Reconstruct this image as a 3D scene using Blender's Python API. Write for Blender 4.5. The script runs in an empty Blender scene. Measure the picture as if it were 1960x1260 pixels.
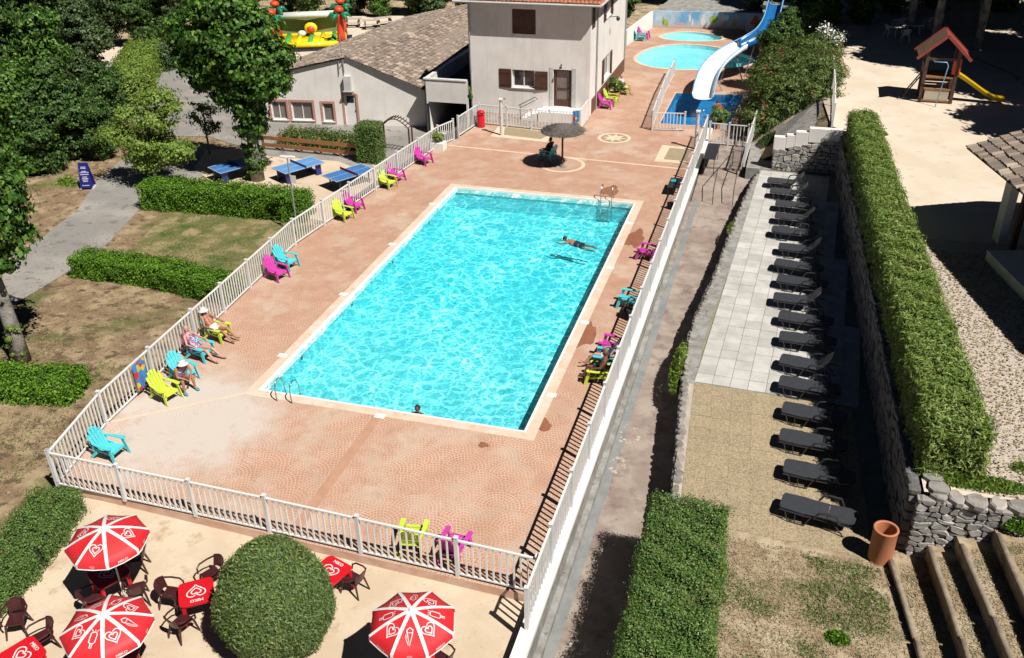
import bpy, math, random
import numpy as np
from mathutils import Vector, Matrix, Euler
random.seed(7); RNG = np.random.default_rng(7)
sc = bpy.context.scene
COL = sc.collection
PI = math.pi
# ------------------------------------------------------------------ camera
cam_d = bpy.data.cameras.new('camera'); cam = bpy.data.objects.new('camera', cam_d); COL.objects.link(cam)
cam.location = (16.37, -23.39, 17.5)
_r = Vector((0.95861686, 0.28411905, -0.01816813)); _u = Vector((-0.12422405, 0.47484462, 0.87125827))
_b = -Vector((-0.25616812, 0.83294595, -0.49048848))
cam.rotation_euler = Matrix((_r, _u, _b)).transposed().to_euler()
cam_d.sensor_width = 36; cam_d.lens = 32.73; cam_d.clip_start = 0.1; cam_d.clip_end = 600
sc.camera = cam
# ------------------------------------------------------------------ light
SUN_EL, SUN_TO = math.radians(54.4), Vector((0.865, -0.502, 0))
world = bpy.data.worlds.new('World'); sc.world = world; world.use_nodes = True
wn = world.node_tree; wn.nodes.clear()
sky = wn.nodes.new('ShaderNodeTexSky'); sky.sky_type = 'NISHITA'; sky.sun_disc = False
sky.sun_elevation = SUN_EL; sky.sun_rotation = math.atan2(SUN_TO.x, SUN_TO.y); sky.air_density = 0.15; sky.dust_density = 0.0; sky.ozone_density = 2.0
bg = wn.nodes.new('ShaderNodeBackground'); bg.inputs['Strength'].default_value = 0.05
wo = wn.nodes.new('ShaderNodeOutputWorld')
wn.links.new(sky.outputs[0], bg.inputs[0]); wn.links.new(bg.outputs[0], wo.inputs[0])
sun_d = bpy.data.lights.new('sun', 'SUN'); sun_d.energy = 5.0; sun_d.angle = math.radians(0.5); sun_d.color = (1.0, 0.96, 0.9)
sun = bpy.data.objects.new('sun', sun_d); COL.objects.link(sun)
_s = Vector((SUN_TO.x*math.cos(SUN_EL), SUN_TO.y*math.cos(SUN_EL), math.sin(SUN_EL)))
sun.rotation_euler = _s.to_track_quat('Z', 'Y').to_euler(); sun.location = (40, -30, 50)
sc.view_settings.view_transform = 'Standard'; sc.view_settings.look = 'None'
sc.view_settings.exposure = 0.3; sc.view_settings.gamma = 1.0; sc.view_settings.use_curve_mapping = False
sc.render.engine = 'CYCLES'; sc.cycles.diffuse_bounces = 1

# ------------------------------------------------------------------ node helper
class NT:
    def __init__(s, name):
        s.m = bpy.data.materials.new(name); s.m.use_nodes = True; s.t = s.m.node_tree; s.t.nodes.clear()
        s.out = s.n('ShaderNodeOutputMaterial')
    def n(s, ty, **kw):
        x = s.t.nodes.new(ty)
        for k, v in kw.items(): setattr(x, k, v)
        return x
    def l(s, a, b): s.t.links.new(a, b)
    def set(s, sock, v):
        if hasattr(v, 'is_output'): s.l(v, sock)
        else:
            if isinstance(v, tuple) and len(v) == 3 and sock.type == 'RGBA': v = (*v, 1)
            sock.default_value = v
    def math(s, op, a, b=None, c=None, clamp=False):
        x = s.n('ShaderNodeMath', operation=op, use_clamp=clamp); s.set(x.inputs[0], a)
        if b is not None: s.set(x.inputs[1], b)
        if c is not None: s.set(x.inputs[2], c)
        return x.outputs[0]
    def mix(s, f, a, b, blend='MIX'):
        x = s.n('ShaderNodeMix', data_type='RGBA', blend_type=blend)
        s.set(x.inputs[0], f); s.set(x.inputs[6], a); s.set(x.inputs[7], b)
        return x.outputs[2]
    def pos(s): return s.n('ShaderNodeNewGeometry').outputs['Position']
    def noise(s, scale, detail=4, rough=.55, vec=None, dist=0):
        x = s.n('ShaderNodeTexNoise'); x.inputs['Scale'].default_value = scale
        x.inputs['Detail'].default_value = detail; x.inputs['Roughness'].default_value = rough; x.inputs['Distortion'].default_value = dist
        s.l(vec if vec is not None else s.pos(), x.inputs['Vector'])
        return x.outputs[0]
    def ramp(s, f, lo, hi):
        x = s.n('ShaderNodeMapRange'); s.set(x.inputs[0], f); x.inputs[1].default_value = lo; x.inputs[2].default_value = hi
        return x.outputs[0]
    def bump(s, h, strength=.3, dist=.02):
        x = s.n('ShaderNodeBump'); x.inputs['Strength'].default_value = strength; x.inputs['Distance'].default_value = dist
        s.l(h, x.inputs['Height']); return x.outputs[0]
    def princ(s, col, rough=.8, metal=0, normal=None, spec=None, **kw):
        p = s.n('ShaderNodeBsdfPrincipled'); s.set(p.inputs['Base Color'], col); s.set(p.inputs['Roughness'], rough)
        s.set(p.inputs['Metallic'], metal)
        if spec is not None: p.inputs['Specular IOR Level'].default_value = spec
        if normal is not None: s.l(normal, p.inputs['Normal'])
        s.l(p.outputs[0], s.out.inputs[0]); return p
    def island(s): return s.n('ShaderNodeNewGeometry').outputs['Random Per Island']
    def objrand(s): return s.n('ShaderNodeObjectInfo').outputs['Random']

def plain(name, a, b=None, scale=3.0, rough=.7, bump=0, bscale=None, metal=0, spec=None, lo=.35, hi=.65, orand=0):
    t = NT(name)
    if b is None: b = tuple(c*.8 for c in a)
    f = t.ramp(t.noise(scale, 5, .6), lo, hi)
    c = t.mix(f, a, b)
    if orand:
        k = t.math('MULTIPLY_ADD', t.objrand(), orand*2, 1-orand)
        c = t.mix(1.0, c, k, 'MULTIPLY')
    nm = t.bump(t.noise(bscale or scale*6, 4), bump, .02) if bump else None
    t.princ(c, rough, metal, nm, spec); return t.m

def mixed(name, layers, rough=.9, bump=.4, bscale=30, bdist=.02, spec=.2):
    """layers: first colour, then (colour, scale, lo, hi, detail)"""
    t = NT(name); c = layers[0]
    for col, sca, lo, hi, det in layers[1:]:
        c = t.mix(t.ramp(t.noise(sca, det, .6), lo, hi), c, col)
    t.princ(c, rough, 0, t.bump(t.noise(bscale, 5, .65), bump, bdist), spec); return t.m

def leafmat(name, dark, mid, light, trans=.25, dry=0):
    t = NT(name); r = t.island()
    cr = t.n('ShaderNodeValToRGB'); t.l(r, cr.inputs[0])
    e = cr.color_ramp.elements; e[0].color = (*dark, 1); e[1].color = (*light, 1); m = e.new(.55); m.color = (*mid, 1)
    big = t.ramp(t.noise(.9, 2), .35, .65)
    c = t.mix(t.math('MULTIPLY', big, .5), cr.outputs[0], mid)
    if dry: c = t.mix(t.math('MULTIPLY', t.ramp(t.noise(1.6, 5, .7), .54, .70), dry), c, (.30, .25, .10))
    p = t.n('ShaderNodeBsdfPrincipled'); t.l(c, p.inputs['Base Color']); p.inputs['Roughness'].default_value = .55
    p.inputs['Specular IOR Level'].default_value = .3
    tr = t.n('ShaderNodeBsdfTranslucent'); t.l(c, tr.inputs[0]); mx = t.n('ShaderNodeMixShader'); mx.inputs[0].default_value = trans
    t.l(p.outputs[0], mx.inputs[1]); t.l(tr.outputs[0], mx.inputs[2]); t.l(mx.outputs[0], t.out.inputs[0]); return t.m

MT = {}
def m_deck():
    t = NT('stamped_concrete'); ps = t.n('ShaderNodeSeparateXYZ'); t.l(t.pos(), ps.inputs[0]); X, Y = ps.outputs[0], ps.outputs[1]
    W = 1.5; H = W/2; Rr = W/2
    j0 = t.math('FLOOR', t.math('DIVIDE', Y, H))
    def cand(j):
        off = t.math('MULTIPLY', t.math('MODULO', t.math('ABSOLUTE', j), 2.0), W/2)
        u = t.math('SUBTRACT', X, off)
        k = t.math('ROUND', t.math('DIVIDE', u, W))
        dx = t.math('SUBTRACT', u, t.math('MULTIPLY', k, W))
        dy = t.math('SUBTRACT', Y, t.math('MULTIPLY', j, H))
        r = t.math('SQRT', t.math('ADD', t.math('MULTIPLY', dx, dx), t.math('MULTIPLY', dy, dy)))
        return dx, dy, r
    a = cand(j0); b = cand(t.math('SUBTRACT', j0, 1.0))
    ins = t.math('LESS_THAN', a[2], Rr)
    def sel(p, q):
        x = t.n('ShaderNodeMix', data_type='FLOAT'); t.l(ins, x.inputs[0]); t.l(q, x.inputs[2]); t.l(p, x.inputs[3]); return x.outputs[0]
    dx, dy, r = sel(a[0], b[0]), sel(a[1], b[1]), sel(a[2], b[2])
    rs = t.math('DIVIDE', r, .112); ring = t.math('FLOOR', rs); fr = t.math('FRACT', rs)
    ang = t.math('ARCTAN2', dx, dy)
    k = t.math('ROUND', t.math('MULTIPLY', t.math('ADD', ring, .6), 1.05))
    fa = t.math('FRACT', t.math('ADD', t.math('MULTIPLY', ang, k), t.math('MULTIPLY', ring, .37)))
    e1 = t.math('ABSOLUTE', t.math('SUBTRACT', fr, .5)); e2 = t.math('ABSOLUTE', t.math('SUBTRACT', fa, .5))
    j = t.math('MAXIMUM', e1, e2)
    joint = t.ramp(j, .33, .45)
    big = t.noise(.45, 5, .65); big2 = t.noise(.16, 3, .5); fine = t.noise(9, 4, .7)
    n1 = t.noise(1.1, 5, .6)
    stone = t.mix(t.ramp(n1, .3, .7), (.40, .225, .15), (.50, .305, .215))
    stone = t.mix(t.math('MULTIPLY', t.ramp(fine, .35, .7), .35), stone, (.36, .18, .11))
    jf = t.math('MULTIPLY', t.math('MULTIPLY_ADD', t.ramp(Y, 9.0, .5), .5, .34), t.math('MULTIPLY_ADD', t.ramp(t.noise(.5, 4), .42, .62), -.45, 1.0))
    col = t.mix(t.math('MULTIPLY', joint, jf), stone, (.76, .51, .38))
    wear = t.math('ADD', t.math('MULTIPLY', t.ramp(big, .50, .62), .7), t.math('MULTIPLY', t.ramp(t.noise(1.9, 6, .7), .52, .66), .45), clamp=True)
    col = t.mix(t.math('MULTIPLY', wear, .8), col, (.59, .46, .36))
    # pale scaling patches near the near-left corner
    dd = t.n('ShaderNodeVectorMath', operation='DISTANCE'); t.l(t.pos(), dd.inputs[0]); dd.inputs[1].default_value = (-1.4, -2.3, 0)
    near = t.math('MULTIPLY', t.ramp(t.math('ADD', dd.outputs['Value'], t.math('MULTIPLY', t.noise(.8, 5, .7), 4.5)), 6.0, 4.3), .85)
    col = t.mix(near, col, (.60, .54, .48))
    dirt = t.ramp(t.noise(.9, 8, .75), .54, .70)
    col = t.mix(t.math('MULTIPLY', dirt, .5), col, (.33, .22, .15))
    ht = t.math('MULTIPLY', t.ramp(j, .36, .5), -1.0)
    t.princ(col, .75, 0, t.bump(ht, .5, .015), .25); return t.m
MT['deck'] = m_deck()

MT['drain'] = plain('smooth_concrete_strip', (.50, .29, .19), (.42, .23, .15), 1.5, .8)
def m_water(name, deep, trans, wave=1.0, glint=.5, cs=1.45, shallow=False):
    """water sheet: tinted transmission with bright caustic lines and dark ripple streaks painted into its colour, plus Fresnel gloss"""
    t = NT(name); pos = t.pos()
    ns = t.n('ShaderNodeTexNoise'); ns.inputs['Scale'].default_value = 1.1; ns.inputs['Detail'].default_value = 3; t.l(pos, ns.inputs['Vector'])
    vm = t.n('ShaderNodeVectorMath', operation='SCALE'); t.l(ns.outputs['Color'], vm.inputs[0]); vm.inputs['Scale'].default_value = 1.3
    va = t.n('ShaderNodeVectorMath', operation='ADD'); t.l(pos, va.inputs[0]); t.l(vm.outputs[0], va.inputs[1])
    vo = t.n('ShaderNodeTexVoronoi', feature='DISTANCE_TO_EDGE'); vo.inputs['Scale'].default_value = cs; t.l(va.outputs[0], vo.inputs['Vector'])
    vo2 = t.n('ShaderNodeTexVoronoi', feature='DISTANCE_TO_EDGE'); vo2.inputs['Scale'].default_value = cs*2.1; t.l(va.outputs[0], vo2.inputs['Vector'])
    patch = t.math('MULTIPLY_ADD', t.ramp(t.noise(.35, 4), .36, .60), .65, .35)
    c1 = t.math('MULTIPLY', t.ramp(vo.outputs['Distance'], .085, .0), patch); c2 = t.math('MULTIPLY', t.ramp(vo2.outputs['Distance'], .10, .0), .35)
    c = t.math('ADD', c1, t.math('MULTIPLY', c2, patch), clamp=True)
    sp = t.n('ShaderNodeSeparateXYZ'); t.l(pos, sp.inputs[0])
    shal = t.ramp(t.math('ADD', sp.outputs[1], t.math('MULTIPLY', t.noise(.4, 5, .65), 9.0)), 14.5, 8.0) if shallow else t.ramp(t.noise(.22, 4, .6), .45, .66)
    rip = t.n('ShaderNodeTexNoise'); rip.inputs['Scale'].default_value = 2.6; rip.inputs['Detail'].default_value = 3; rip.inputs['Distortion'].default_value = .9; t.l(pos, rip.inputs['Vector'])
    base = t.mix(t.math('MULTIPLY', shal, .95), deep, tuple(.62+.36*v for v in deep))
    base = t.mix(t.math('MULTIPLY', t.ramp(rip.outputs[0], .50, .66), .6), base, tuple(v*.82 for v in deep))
    tc = t.mix(c, base, trans)  # caustic light painted in as brighter lines of transmission colour
    tb = t.n('ShaderNodeBsdfTransparent'); t.l(tc, tb.inputs[0])
    h = t.math('ADD', t.noise(3.2*wave, 4, .6, dist=.6), t.math('MULTIPLY', t.noise(9*wave, 3, .5), .35))
    g = t.n('ShaderNodeBsdfGlossy'); g.inputs['Roughness'].default_value = .04; g.inputs['Color'].default_value = (1, 1, 1, 1)
    bp = t.bump(h, glint, .12); t.l(bp, g.inputs['Normal'])
    fz = t.n('ShaderNodeFresnel'); fz.inputs[0].default_value = 1.33; t.l(bp, fz.inputs['Normal'])
    mx = t.n('ShaderNodeMixShader'); t.l(fz.outputs[0], mx.inputs[0]); t.l(tb.outputs[0], mx.inputs[1]); t.l(g.outputs[0], mx.inputs[2])
    t.l(mx.outputs[0], t.out.inputs[0]); return t.m
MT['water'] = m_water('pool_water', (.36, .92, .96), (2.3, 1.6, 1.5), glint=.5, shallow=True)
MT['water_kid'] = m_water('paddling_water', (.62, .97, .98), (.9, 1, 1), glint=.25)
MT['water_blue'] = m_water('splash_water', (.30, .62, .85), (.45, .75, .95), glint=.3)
MT['liner'] = plain('pool_liner', (.13, .59, .64), (.11, .55, .62), .6, .5)
MT['liner_kid'] = plain('paddling_liner', (.44, .78, .83), (.40, .74, .80), 1, .5)
MT['liner_blue'] = plain('splash_liner', (.03, .40, .58), (.03, .35, .54), 1, .5)
MT['coping'] = mixed('coping_concrete', [(.66, .48, .36), ((.70, .58, .48), 1.5, .4, .65, 4), ((.50, .36, .27), 4, .55, .75, 4)], .8, .2)
MT['band'] = mixed('cream_band', [(.74, .56, .42), ((.66, .46, .33), 2, .45, .7, 4)], .8, .2)
MT['white_edge'] = plain('white_edge', (.82, .80, .76), (.72, .70, .66), 2, .5)
MT['white'] = plain('white_lacquer', (.78, .77, .75), (.70, .69, .67), 2.5, .4, spec=.4)
MT['white_dirty'] = plain('white_plastic_dull', (.62, .62, .60), (.5, .5, .48), 3, .5)
MT['post_grey'] = plain('white_post_shell', (.70, .70, .70), (.60, .61, .61), 2.5, .4)
MT['curb'] = mixed('salmon_curb', [(.60, .36, .26), ((.68, .48, .38), 2, .4, .6, 4)], .85, .3)
MT['sand'] = mixed('sand_ground', [(.54, .425, .30), ((.62, .505, .375), .6, .4, .6, 4), ((.42, .31, .19), 1.7, .58, .72, 6), ((.36, .28, .19), 14, .64, .74, 3)], .95, .35, 40)
MT['sand_pale'] = mixed('playground_sand', [(.60, .50, .385), ((.66, .56, .45), .5, .4, .6, 4), ((.45, .36, .26), 1.2, .60, .75, 7), ((.40, .33, .25), 8, .66, .76, 4)], .95, .3, 30)
MT['gravel'] = None
MT['lawn'] = mixed('dry_lawn', [(.25, .17, .10), ((.40, .30, .18), 1.1, .45, .62, 10), ((.12, .135, .04), .33, .54, .66, 8), ((.12, .08, .05), 2.0, .52, .64, 10), ((.46, .37, .24), 7, .62, .70, 6), ((.09, .065, .04), 11, .62, .70, 5)], .95, .8, 22, .06)
MT['lawn_green'] = mixed('green_lawn', [(.17, .16, .06), ((.34, .26, .14), .9, .48, .62, 9), ((.08, .12, .03), .7, .5, .64, 8), ((.42, .34, .2), 8, .64, .72, 5), ((.07, .08, .03), 9, .62, .7, 5)], .95, .8, 22, .06)
MT['asphalt'] = mixed('pale_asphalt', [(.25, .235, .215), ((.34, .315, .285), .4, .45, .62, 8), ((.17, .155, .14), 1.6, .55, .68, 9), ((.40, .36, .30), 5, .66, .74, 5)], .9, .2, 60)
MT['walk'] = mixed('walkway_concrete', [(.275, .215, .18), ((.36, .30, .25), 1.0, .42, .62, 7), ((.19, .145, .125), 1.8, .5, .68, 7), ((.44, .38, .32), 5, .66, .74, 4)], .9, .3, 25)
MT['gutter'] = mixed('gutter_concrete', [(.20, .21, .21), ((.26, .26, .25), 2, .4, .6, 5)], .85, .2)
MT['rough_wall'] = mixed('rough_concrete', [(.34, .33, .31), ((.22, .21, .19), 2.2, .4, .62, 7), ((.12, .12, .11), 5, .6, .7, 5)], .95, .6, 14, .05)
MT['slab'] = plain('pale_paving_slab', (.53, .51, .475), (.42, .405, .375), 1.6, .85, .2, 30, orand=.12)
MT['slab_tan'] = plain('tan_paving_slab', (.44, .35, .225), (.22, .17, .10), 24, .95, .6, 60, orand=.06, lo=.40, hi=.62)
MT['joint'] = plain('slab_joint', (.27, .26, .2), (.2, .2, .12), 2, .95)
MT['joint_tan'] = plain('tan_joint', (.25, .19, .115), (.2, .16, .08), 2, .95)
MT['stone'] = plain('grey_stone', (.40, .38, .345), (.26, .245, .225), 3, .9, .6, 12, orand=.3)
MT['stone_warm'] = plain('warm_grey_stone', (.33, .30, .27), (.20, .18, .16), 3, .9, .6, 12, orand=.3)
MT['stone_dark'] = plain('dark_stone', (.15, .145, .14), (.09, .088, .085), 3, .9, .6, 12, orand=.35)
MT['mortar'] = plain('mortar', (.20, .185, .165), (.12, .11, .1), 4, .95, .5)
MT['mortar_pale'] = plain('pale_mortar', (.50, .44, .36), (.38, .33, .27), 2, .95, .3)
MT['soil'] = mixed('straw_soil', [(.38, .285, .18), ((.54, .44, .30), 1.3, .45, .62, 8), ((.22, .15, .09), 2.2, .54, .68, 8), ((.10, .12, .04), .75, .54, .66, 7)], .95, .9, 30, .05)
MT['render_wall'] = plain('cream_render', (.80, .755, .705), (.72, .675, .625), .9, .9, .12, 40)
MT['render_white'] = plain('white_render', (.80, .765, .71), (.73, .69, .64), .9, .9, .12, 40)
def m_render(name, a, b):
    t = NT(name); mp = t.n('ShaderNodeMapping'); mp.inputs['Scale'].default_value = (2.2, 2.2, .22); t.l(t.pos(), mp.inputs['Vector'])
    c = t.mix(t.ramp(t.noise(.9, 5), .35, .65), a, b); c = t.mix(t.math('MULTIPLY', t.ramp(t.noise(1.4, 6, .7, vec=mp.outputs[0]), .50, .72), .35), c, tuple(v*.62 for v in a))
    c = t.mix(t.math('MULTIPLY', t.ramp(t.noise(.55, 4, .6), .60, .66), .22), c, tuple(v*.80 for v in a))
    t.princ(c, .9, 0, t.bump(t.noise(45, 5, .7), .25, .01), .2); return t.m
MT['render_wall'] = m_render('streaked_render', (.84, .80, .75), (.76, .715, .665))
MT['render_white'] = m_render('streaked_white_render', (.84, .80, .75), (.78, .74, .69))
MT['pink'] = plain('pink_trim', (.55, .27, .22), (.47, .23, .19), 2, .8)
MT['brown_paint'] = plain('brown_paint', (.10, .038, .022), (.07, .028, .018), 3, .6, .1)
MT['brown_dado'] = plain('brown_dado', (.16, .075, .045), (.12, .055, .035), 2, .7)
MT['rooftile'] = plain('old_roof_tile', (.27, .20, .155), (.165, .125, .10), 1.3, .9, .5, 20, orand=.2)
def m_tile():
    t = NT('mottled_roof_tile'); cr = t.n('ShaderNodeValToRGB'); t.l(t.math('FRACT', t.math('ADD', t.island(), t.math('MULTIPLY', t.objrand(), 7.3))), cr.inputs[0])
    e = cr.color_ramp.elements; e[0].color = (.15, .115, .095, 1); e[1].color = (.48, .40, .32, 1); k = e.new(.45); k.color = (.25, .195, .155, 1); k = e.new(.75); k.color = (.31, .23, .175, 1)
    c = t.mix(t.math('MULTIPLY', t.ramp(t.noise(1.2, 5), .5, .7), .6), cr.outputs[0], (.13, .115, .10)); t.princ(c, .95, 0, t.bump(t.noise(20, 4), .4, .02)); return t.m
MT['rooftile'] = m_tile()
MT['redtile'] = plain('red_roof_tile', (.46, .17, .09), (.34, .13, .08), 3, .85, .3, 20)
MT['glass'] = plain('window_glass', (.03, .035, .045), (.02, .02, .03), 1, .06, spec=.8)
MT['glass_pale'] = plain('curtained_glass', (.22, .19, .17), (.16, .13, .12), 1, .15, spec=.7)
MT['dark'] = plain('dark_interior', (.012, .012, .014), (.01, .01, .012), 1, .8)
MT['metal'] = plain('steel', (.5, .5, .5), (.42, .42, .42), 3, .25, metal=.9)
MT['metal_dark'] = plain('dark_metal', (.035, .035, .04), (.025, .025, .03), 3, .45)
MT['galv'] = plain('galvanised_steel', (.45, .46, .46), (.36, .37, .37), 4, .45, metal=.4)
MT['thatch'] = plain('reed_thatch', (.17, .145, .125), (.09, .078, .07), 12, .95, .8, 40)
MT['turq'] = plain('turquoise_plastic', (.09, .60, .66), (.08, .54, .60), 2, .4)
MT['lime'] = plain('lime_plastic', (.58, .72, .07), (.52, .66, .06), 2, .4)
MT['magenta'] = plain('magenta_plastic', (.60, .06, .38), (.53, .05, .33), 2, .4)
MT['brown_plastic'] = plain('brown_plastic', (.062, .016, .018), (.05, .013, .015), 2, .32, spec=.5)
MT['red_plastic'] = plain('red_plastic', (.62, .012, .02), (.55, .01, .018), 2, .3, spec=.5)
MT['red_fabric'] = plain('red_fabric', (.66, .02, .028), (.58, .015, .022), 2.5, .6)
MT['print_white'] = plain('white_print', (.80, .76, .74), (.76, .72, .70), 2, .6)
MT['lounger'] = plain('charcoal_mesh', (.045, .048, .055), (.038, .04, .046), 6, .5, .15, 80)
MT['blue_table'] = plain('blue_table_top', (.06, .20, .46), (.05, .17, .41), 1.5, .35)
MT['blue_pale'] = plain('faded_blue_top', (.13, .31, .60), (.11, .28, .55), 1.5, .35)
MT['blue_dark'] = plain('blue_leg', (.02, .03, .22), (.018, .025, .18), 2, .4)
MT['blue_sign'] = plain('navy_sign', (.012, .02, .20), (.01, .016, .16), 2, .4)
MT['wood'] = plain('oiled_wood', (.34, .16, .06), (.25, .11, .045), 4, .7, .3)
MT['wood_dark'] = plain('dark_wood', (.10, .045, .025), (.065, .03, .018), 4, .7, .3)
MT['wood_red'] = plain('red_stained_wood', (.30, .055, .035), (.22, .04, .028), 4, .6, .2)
MT['log'] = plain('weathered_log', (.33, .265, .19), (.22, .175, .125), 5, .85, .5, 18)
MT['slide_white'] = plain('slide_gelcoat', (.76, .82, .86), (.70, .77, .82), 1.5, .25, spec=.5)
MT['slide_blue'] = plain('slide_blue', (.015, .13, .36), (.015, .11, .30), 1.5, .3, spec=.5)
MT['slide_light'] = plain('slide_light_blue', (.20, .44, .66), (.16, .38, .60), 1.5, .3)
MT['yellow'] = plain('yellow_plastic', (.72, .47, .01), (.64, .40, .01), 2, .35)
MT['red_pl2'] = plain('orange_red_plastic', (.66, .07, .03), (.58, .055, .025), 2, .4)
MT['inf_red'] = plain('inflatable_red', (.72, .07, .02), (.64, .055, .018), 2, .4)
MT['inf_yellow'] = plain('inflatable_yellow', (.85, .62, .01), (.8, .56, .01), 2, .4)
MT['inf_green'] = plain('inflatable_green', (.07, .42, .08), (.06, .36, .07), 2, .4)
MT['inf_dgreen'] = plain('inflatable_dark_green', (.01, .20, .09), (.01, .17, .08), 2, .4)
MT['inf_white'] = plain('inflatable_white', (.66, .70, .64), (.6, .64, .58), 2, .45)
MT['inf_mesh'] = plain('inflatable_wall', (.22, .27, .16), (.13, .20, .09), 1.6, .6)
MT['terracotta'] = plain('terracotta', (.50, .19, .09), (.43, .16, .08), 2.5, .75, .1)
MT['bark'] = mixed('ivy_bark', [(.30, .28, .24), ((.16, .15, .13), 2.5, .45, .6, 6)], .95, .8, 8, .06)
MT['hedge_core'] = plain('hedge_dark_core', (.012, .016, .008), (.008, .010, .006), 3, .95)  # near black stands in for the shade inside clipped foliage
MT['leaf_hedge'] = leafmat('leaf_hedge', (.025, .07, .008), (.10, .24, .015), (.28, .46, .04))
MT['leaf_box'] = leafmat('leaf_box', (.035, .085, .018), (.105, .20, .04), (.30, .40, .12), .25, .5)
MT['leaf_bush'] = leafmat('leaf_bush', (.055, .11, .03), (.17, .26, .085), (.36, .43, .18), .35, .3)
MT['leaf_bamboo'] = leafmat('leaf_bamboo', (.08, .15, .025), (.20, .30, .06), (.44, .50, .17), .3, .4)
MT['leaf_tree'] = leafmat('leaf_tree', (.012, .04, .006), (.06, .15, .018), (.24, .38, .07))
MT['leaf_forest'] = leafmat('leaf_forest', (.008, .028, .006), (.045, .105, .02), (.20, .30, .07), .2)
MT['leaf_grey'] = leafmat('leaf_grey_green', (.016, .034, .012), (.07, .12, .04), (.21, .27, .11), .2)
MT['leaf_young'] = leafmat('leaf_young', (.10, .17, .02), (.21, .32, .05), (.36, .46, .12), .35)
MT['leaf_olea'] = leafmat('leaf_oleander', (.028, .055, .018), (.10, .16, .035), (.32, .38, .11), .3)
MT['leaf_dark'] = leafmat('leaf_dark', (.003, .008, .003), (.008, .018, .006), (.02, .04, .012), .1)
MT['flower_red'] = plain('red_flower', (.55, .05, .06), (.45, .03, .05), 3, .7)
MT['flower_white'] = plain('white_flower', (.80, .78, .74), (.72, .70, .66), 3, .7)
MT['straw'] = leafmat('straw_bits', (.16, .12, .07), (.34, .27, .16), (.58, .48, .32), .1)
MT['grass'] = leafmat('grass_tuft', (.045, .09, .015), (.11, .18, .03), (.22, .30, .07), .25)
MT['hair_dark'] = plain('dark_hair', (.02, .012, .008), (.012, .008, .006), 12, .6)
MT['hair_grey'] = plain('grey_hair', (.35, .3, .25), (.24, .2, .17), 12, .6)
MT['skin_tan'] = plain('tanned_skin', (.38, .17, .10), (.34, .15, .09), 5, .5)
MT['skin_pink'] = plain('pink_skin', (.55, .29, .21), (.50, .26, .19), 5, .5)  # pale pink skin tone
MT['skin_brown'] = plain('brown_skin', (.20, .085, .05), (.17, .07, .042), 5, .45)
MT['cloth_white'] = plain('white_cloth', (.70, .68, .66), (.6, .58, .57), 9, .85)
MT['cloth_black'] = plain('black_cloth', (.015, .015, .02), (.01, .01, .014), 9, .85)
MT['cloth_navy'] = plain('navy_cloth', (.012, .015, .05), (.01, .012, .035), 9, .8)
MT['cloth_teal'] = plain('teal_shoe', (.03, .36, .38), (.025, .3, .32), 9, .6)
MT['cloth_red'] = plain('red_cloth', (.6, .03, .03), (.5, .02, .03), 9, .8)
def m_print(name, cols, scale):
    t = NT(name); vo = t.n('ShaderNodeTexVoronoi'); vo.inputs['Scale'].default_value = scale; t.l(t.pos(), vo.inputs['Vector'])
    sp = t.n('ShaderNodeSeparateColor'); t.l(vo.outputs['Color'], sp.inputs[0])
    cr = t.n('ShaderNodeValToRGB'); cr.color_ramp.interpolation = 'CONSTANT'; t.l(sp.outputs[0], cr.inputs[0])
    e = cr.color_ramp.elements; e[0].color = (*cols[0], 1); e[1].position = 1-1/len(cols); e[1].color = (*cols[-1], 1)
    for i, c in enumerate(cols[1:-1]): k = e.new((i+1)/len(cols)); k.color = (*c, 1)
    t.princ(cr.outputs[0], .8); return t.m
MT['swim_print'] = m_print('patterned_swimsuit', [(.12, .16, .45), (.5, .5, .6), (.4, .12, .08), (.06, .08, .25)], 22)
MT['towel_print'] = m_print('patterned_towel', [(.05, .2, .5), (.5, .03, .03), (.6, .5, .05), (.05, .25, .5)], 6)
def m_gravel():
    t = NT('pale_gravel'); vo = t.n('ShaderNodeTexVoronoi'); vo.inputs['Scale'].default_value = 34; t.l(t.pos(), vo.inputs['Vector'])
    sp = t.n('ShaderNodeSeparateColor'); t.l(vo.outputs['Color'], sp.inputs[0])
    c = t.mix(sp.outputs[0], (.42, .35, .29), (.68, .60, .52))
    c = t.mix(t.math('MULTIPLY', t.ramp(vo.outputs['Distance'], .3, .75), .6), c, (.26, .21, .17))
    t.princ(c, .95, 0, t.bump(vo.outputs['Distance'], -.8, .03), .2); return t.m
MT['gravel'] = m_gravel()
def m_mural():
    t = NT('sea_mural'); p = t.n('ShaderNodeSeparateXYZ'); t.l(t.pos(), p.inputs[0])
    n = t.noise(.55, 4, .5); n2 = t.noise(1.1, 3)
    c = t.mix(t.ramp(n, .40, .58), (.16, .40, .66), (.50, .66, .76))
    c = t.mix(t.ramp(p.outputs[2], .55, .1), c, (.60, .50, .46))
    c = t.mix(t.math('MULTIPLY', t.ramp(n2, .58, .68), .7), c, (.62, .42, .52))
    t.princ(c, .6); return t.m
MT['mural'] = m_mural()

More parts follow.
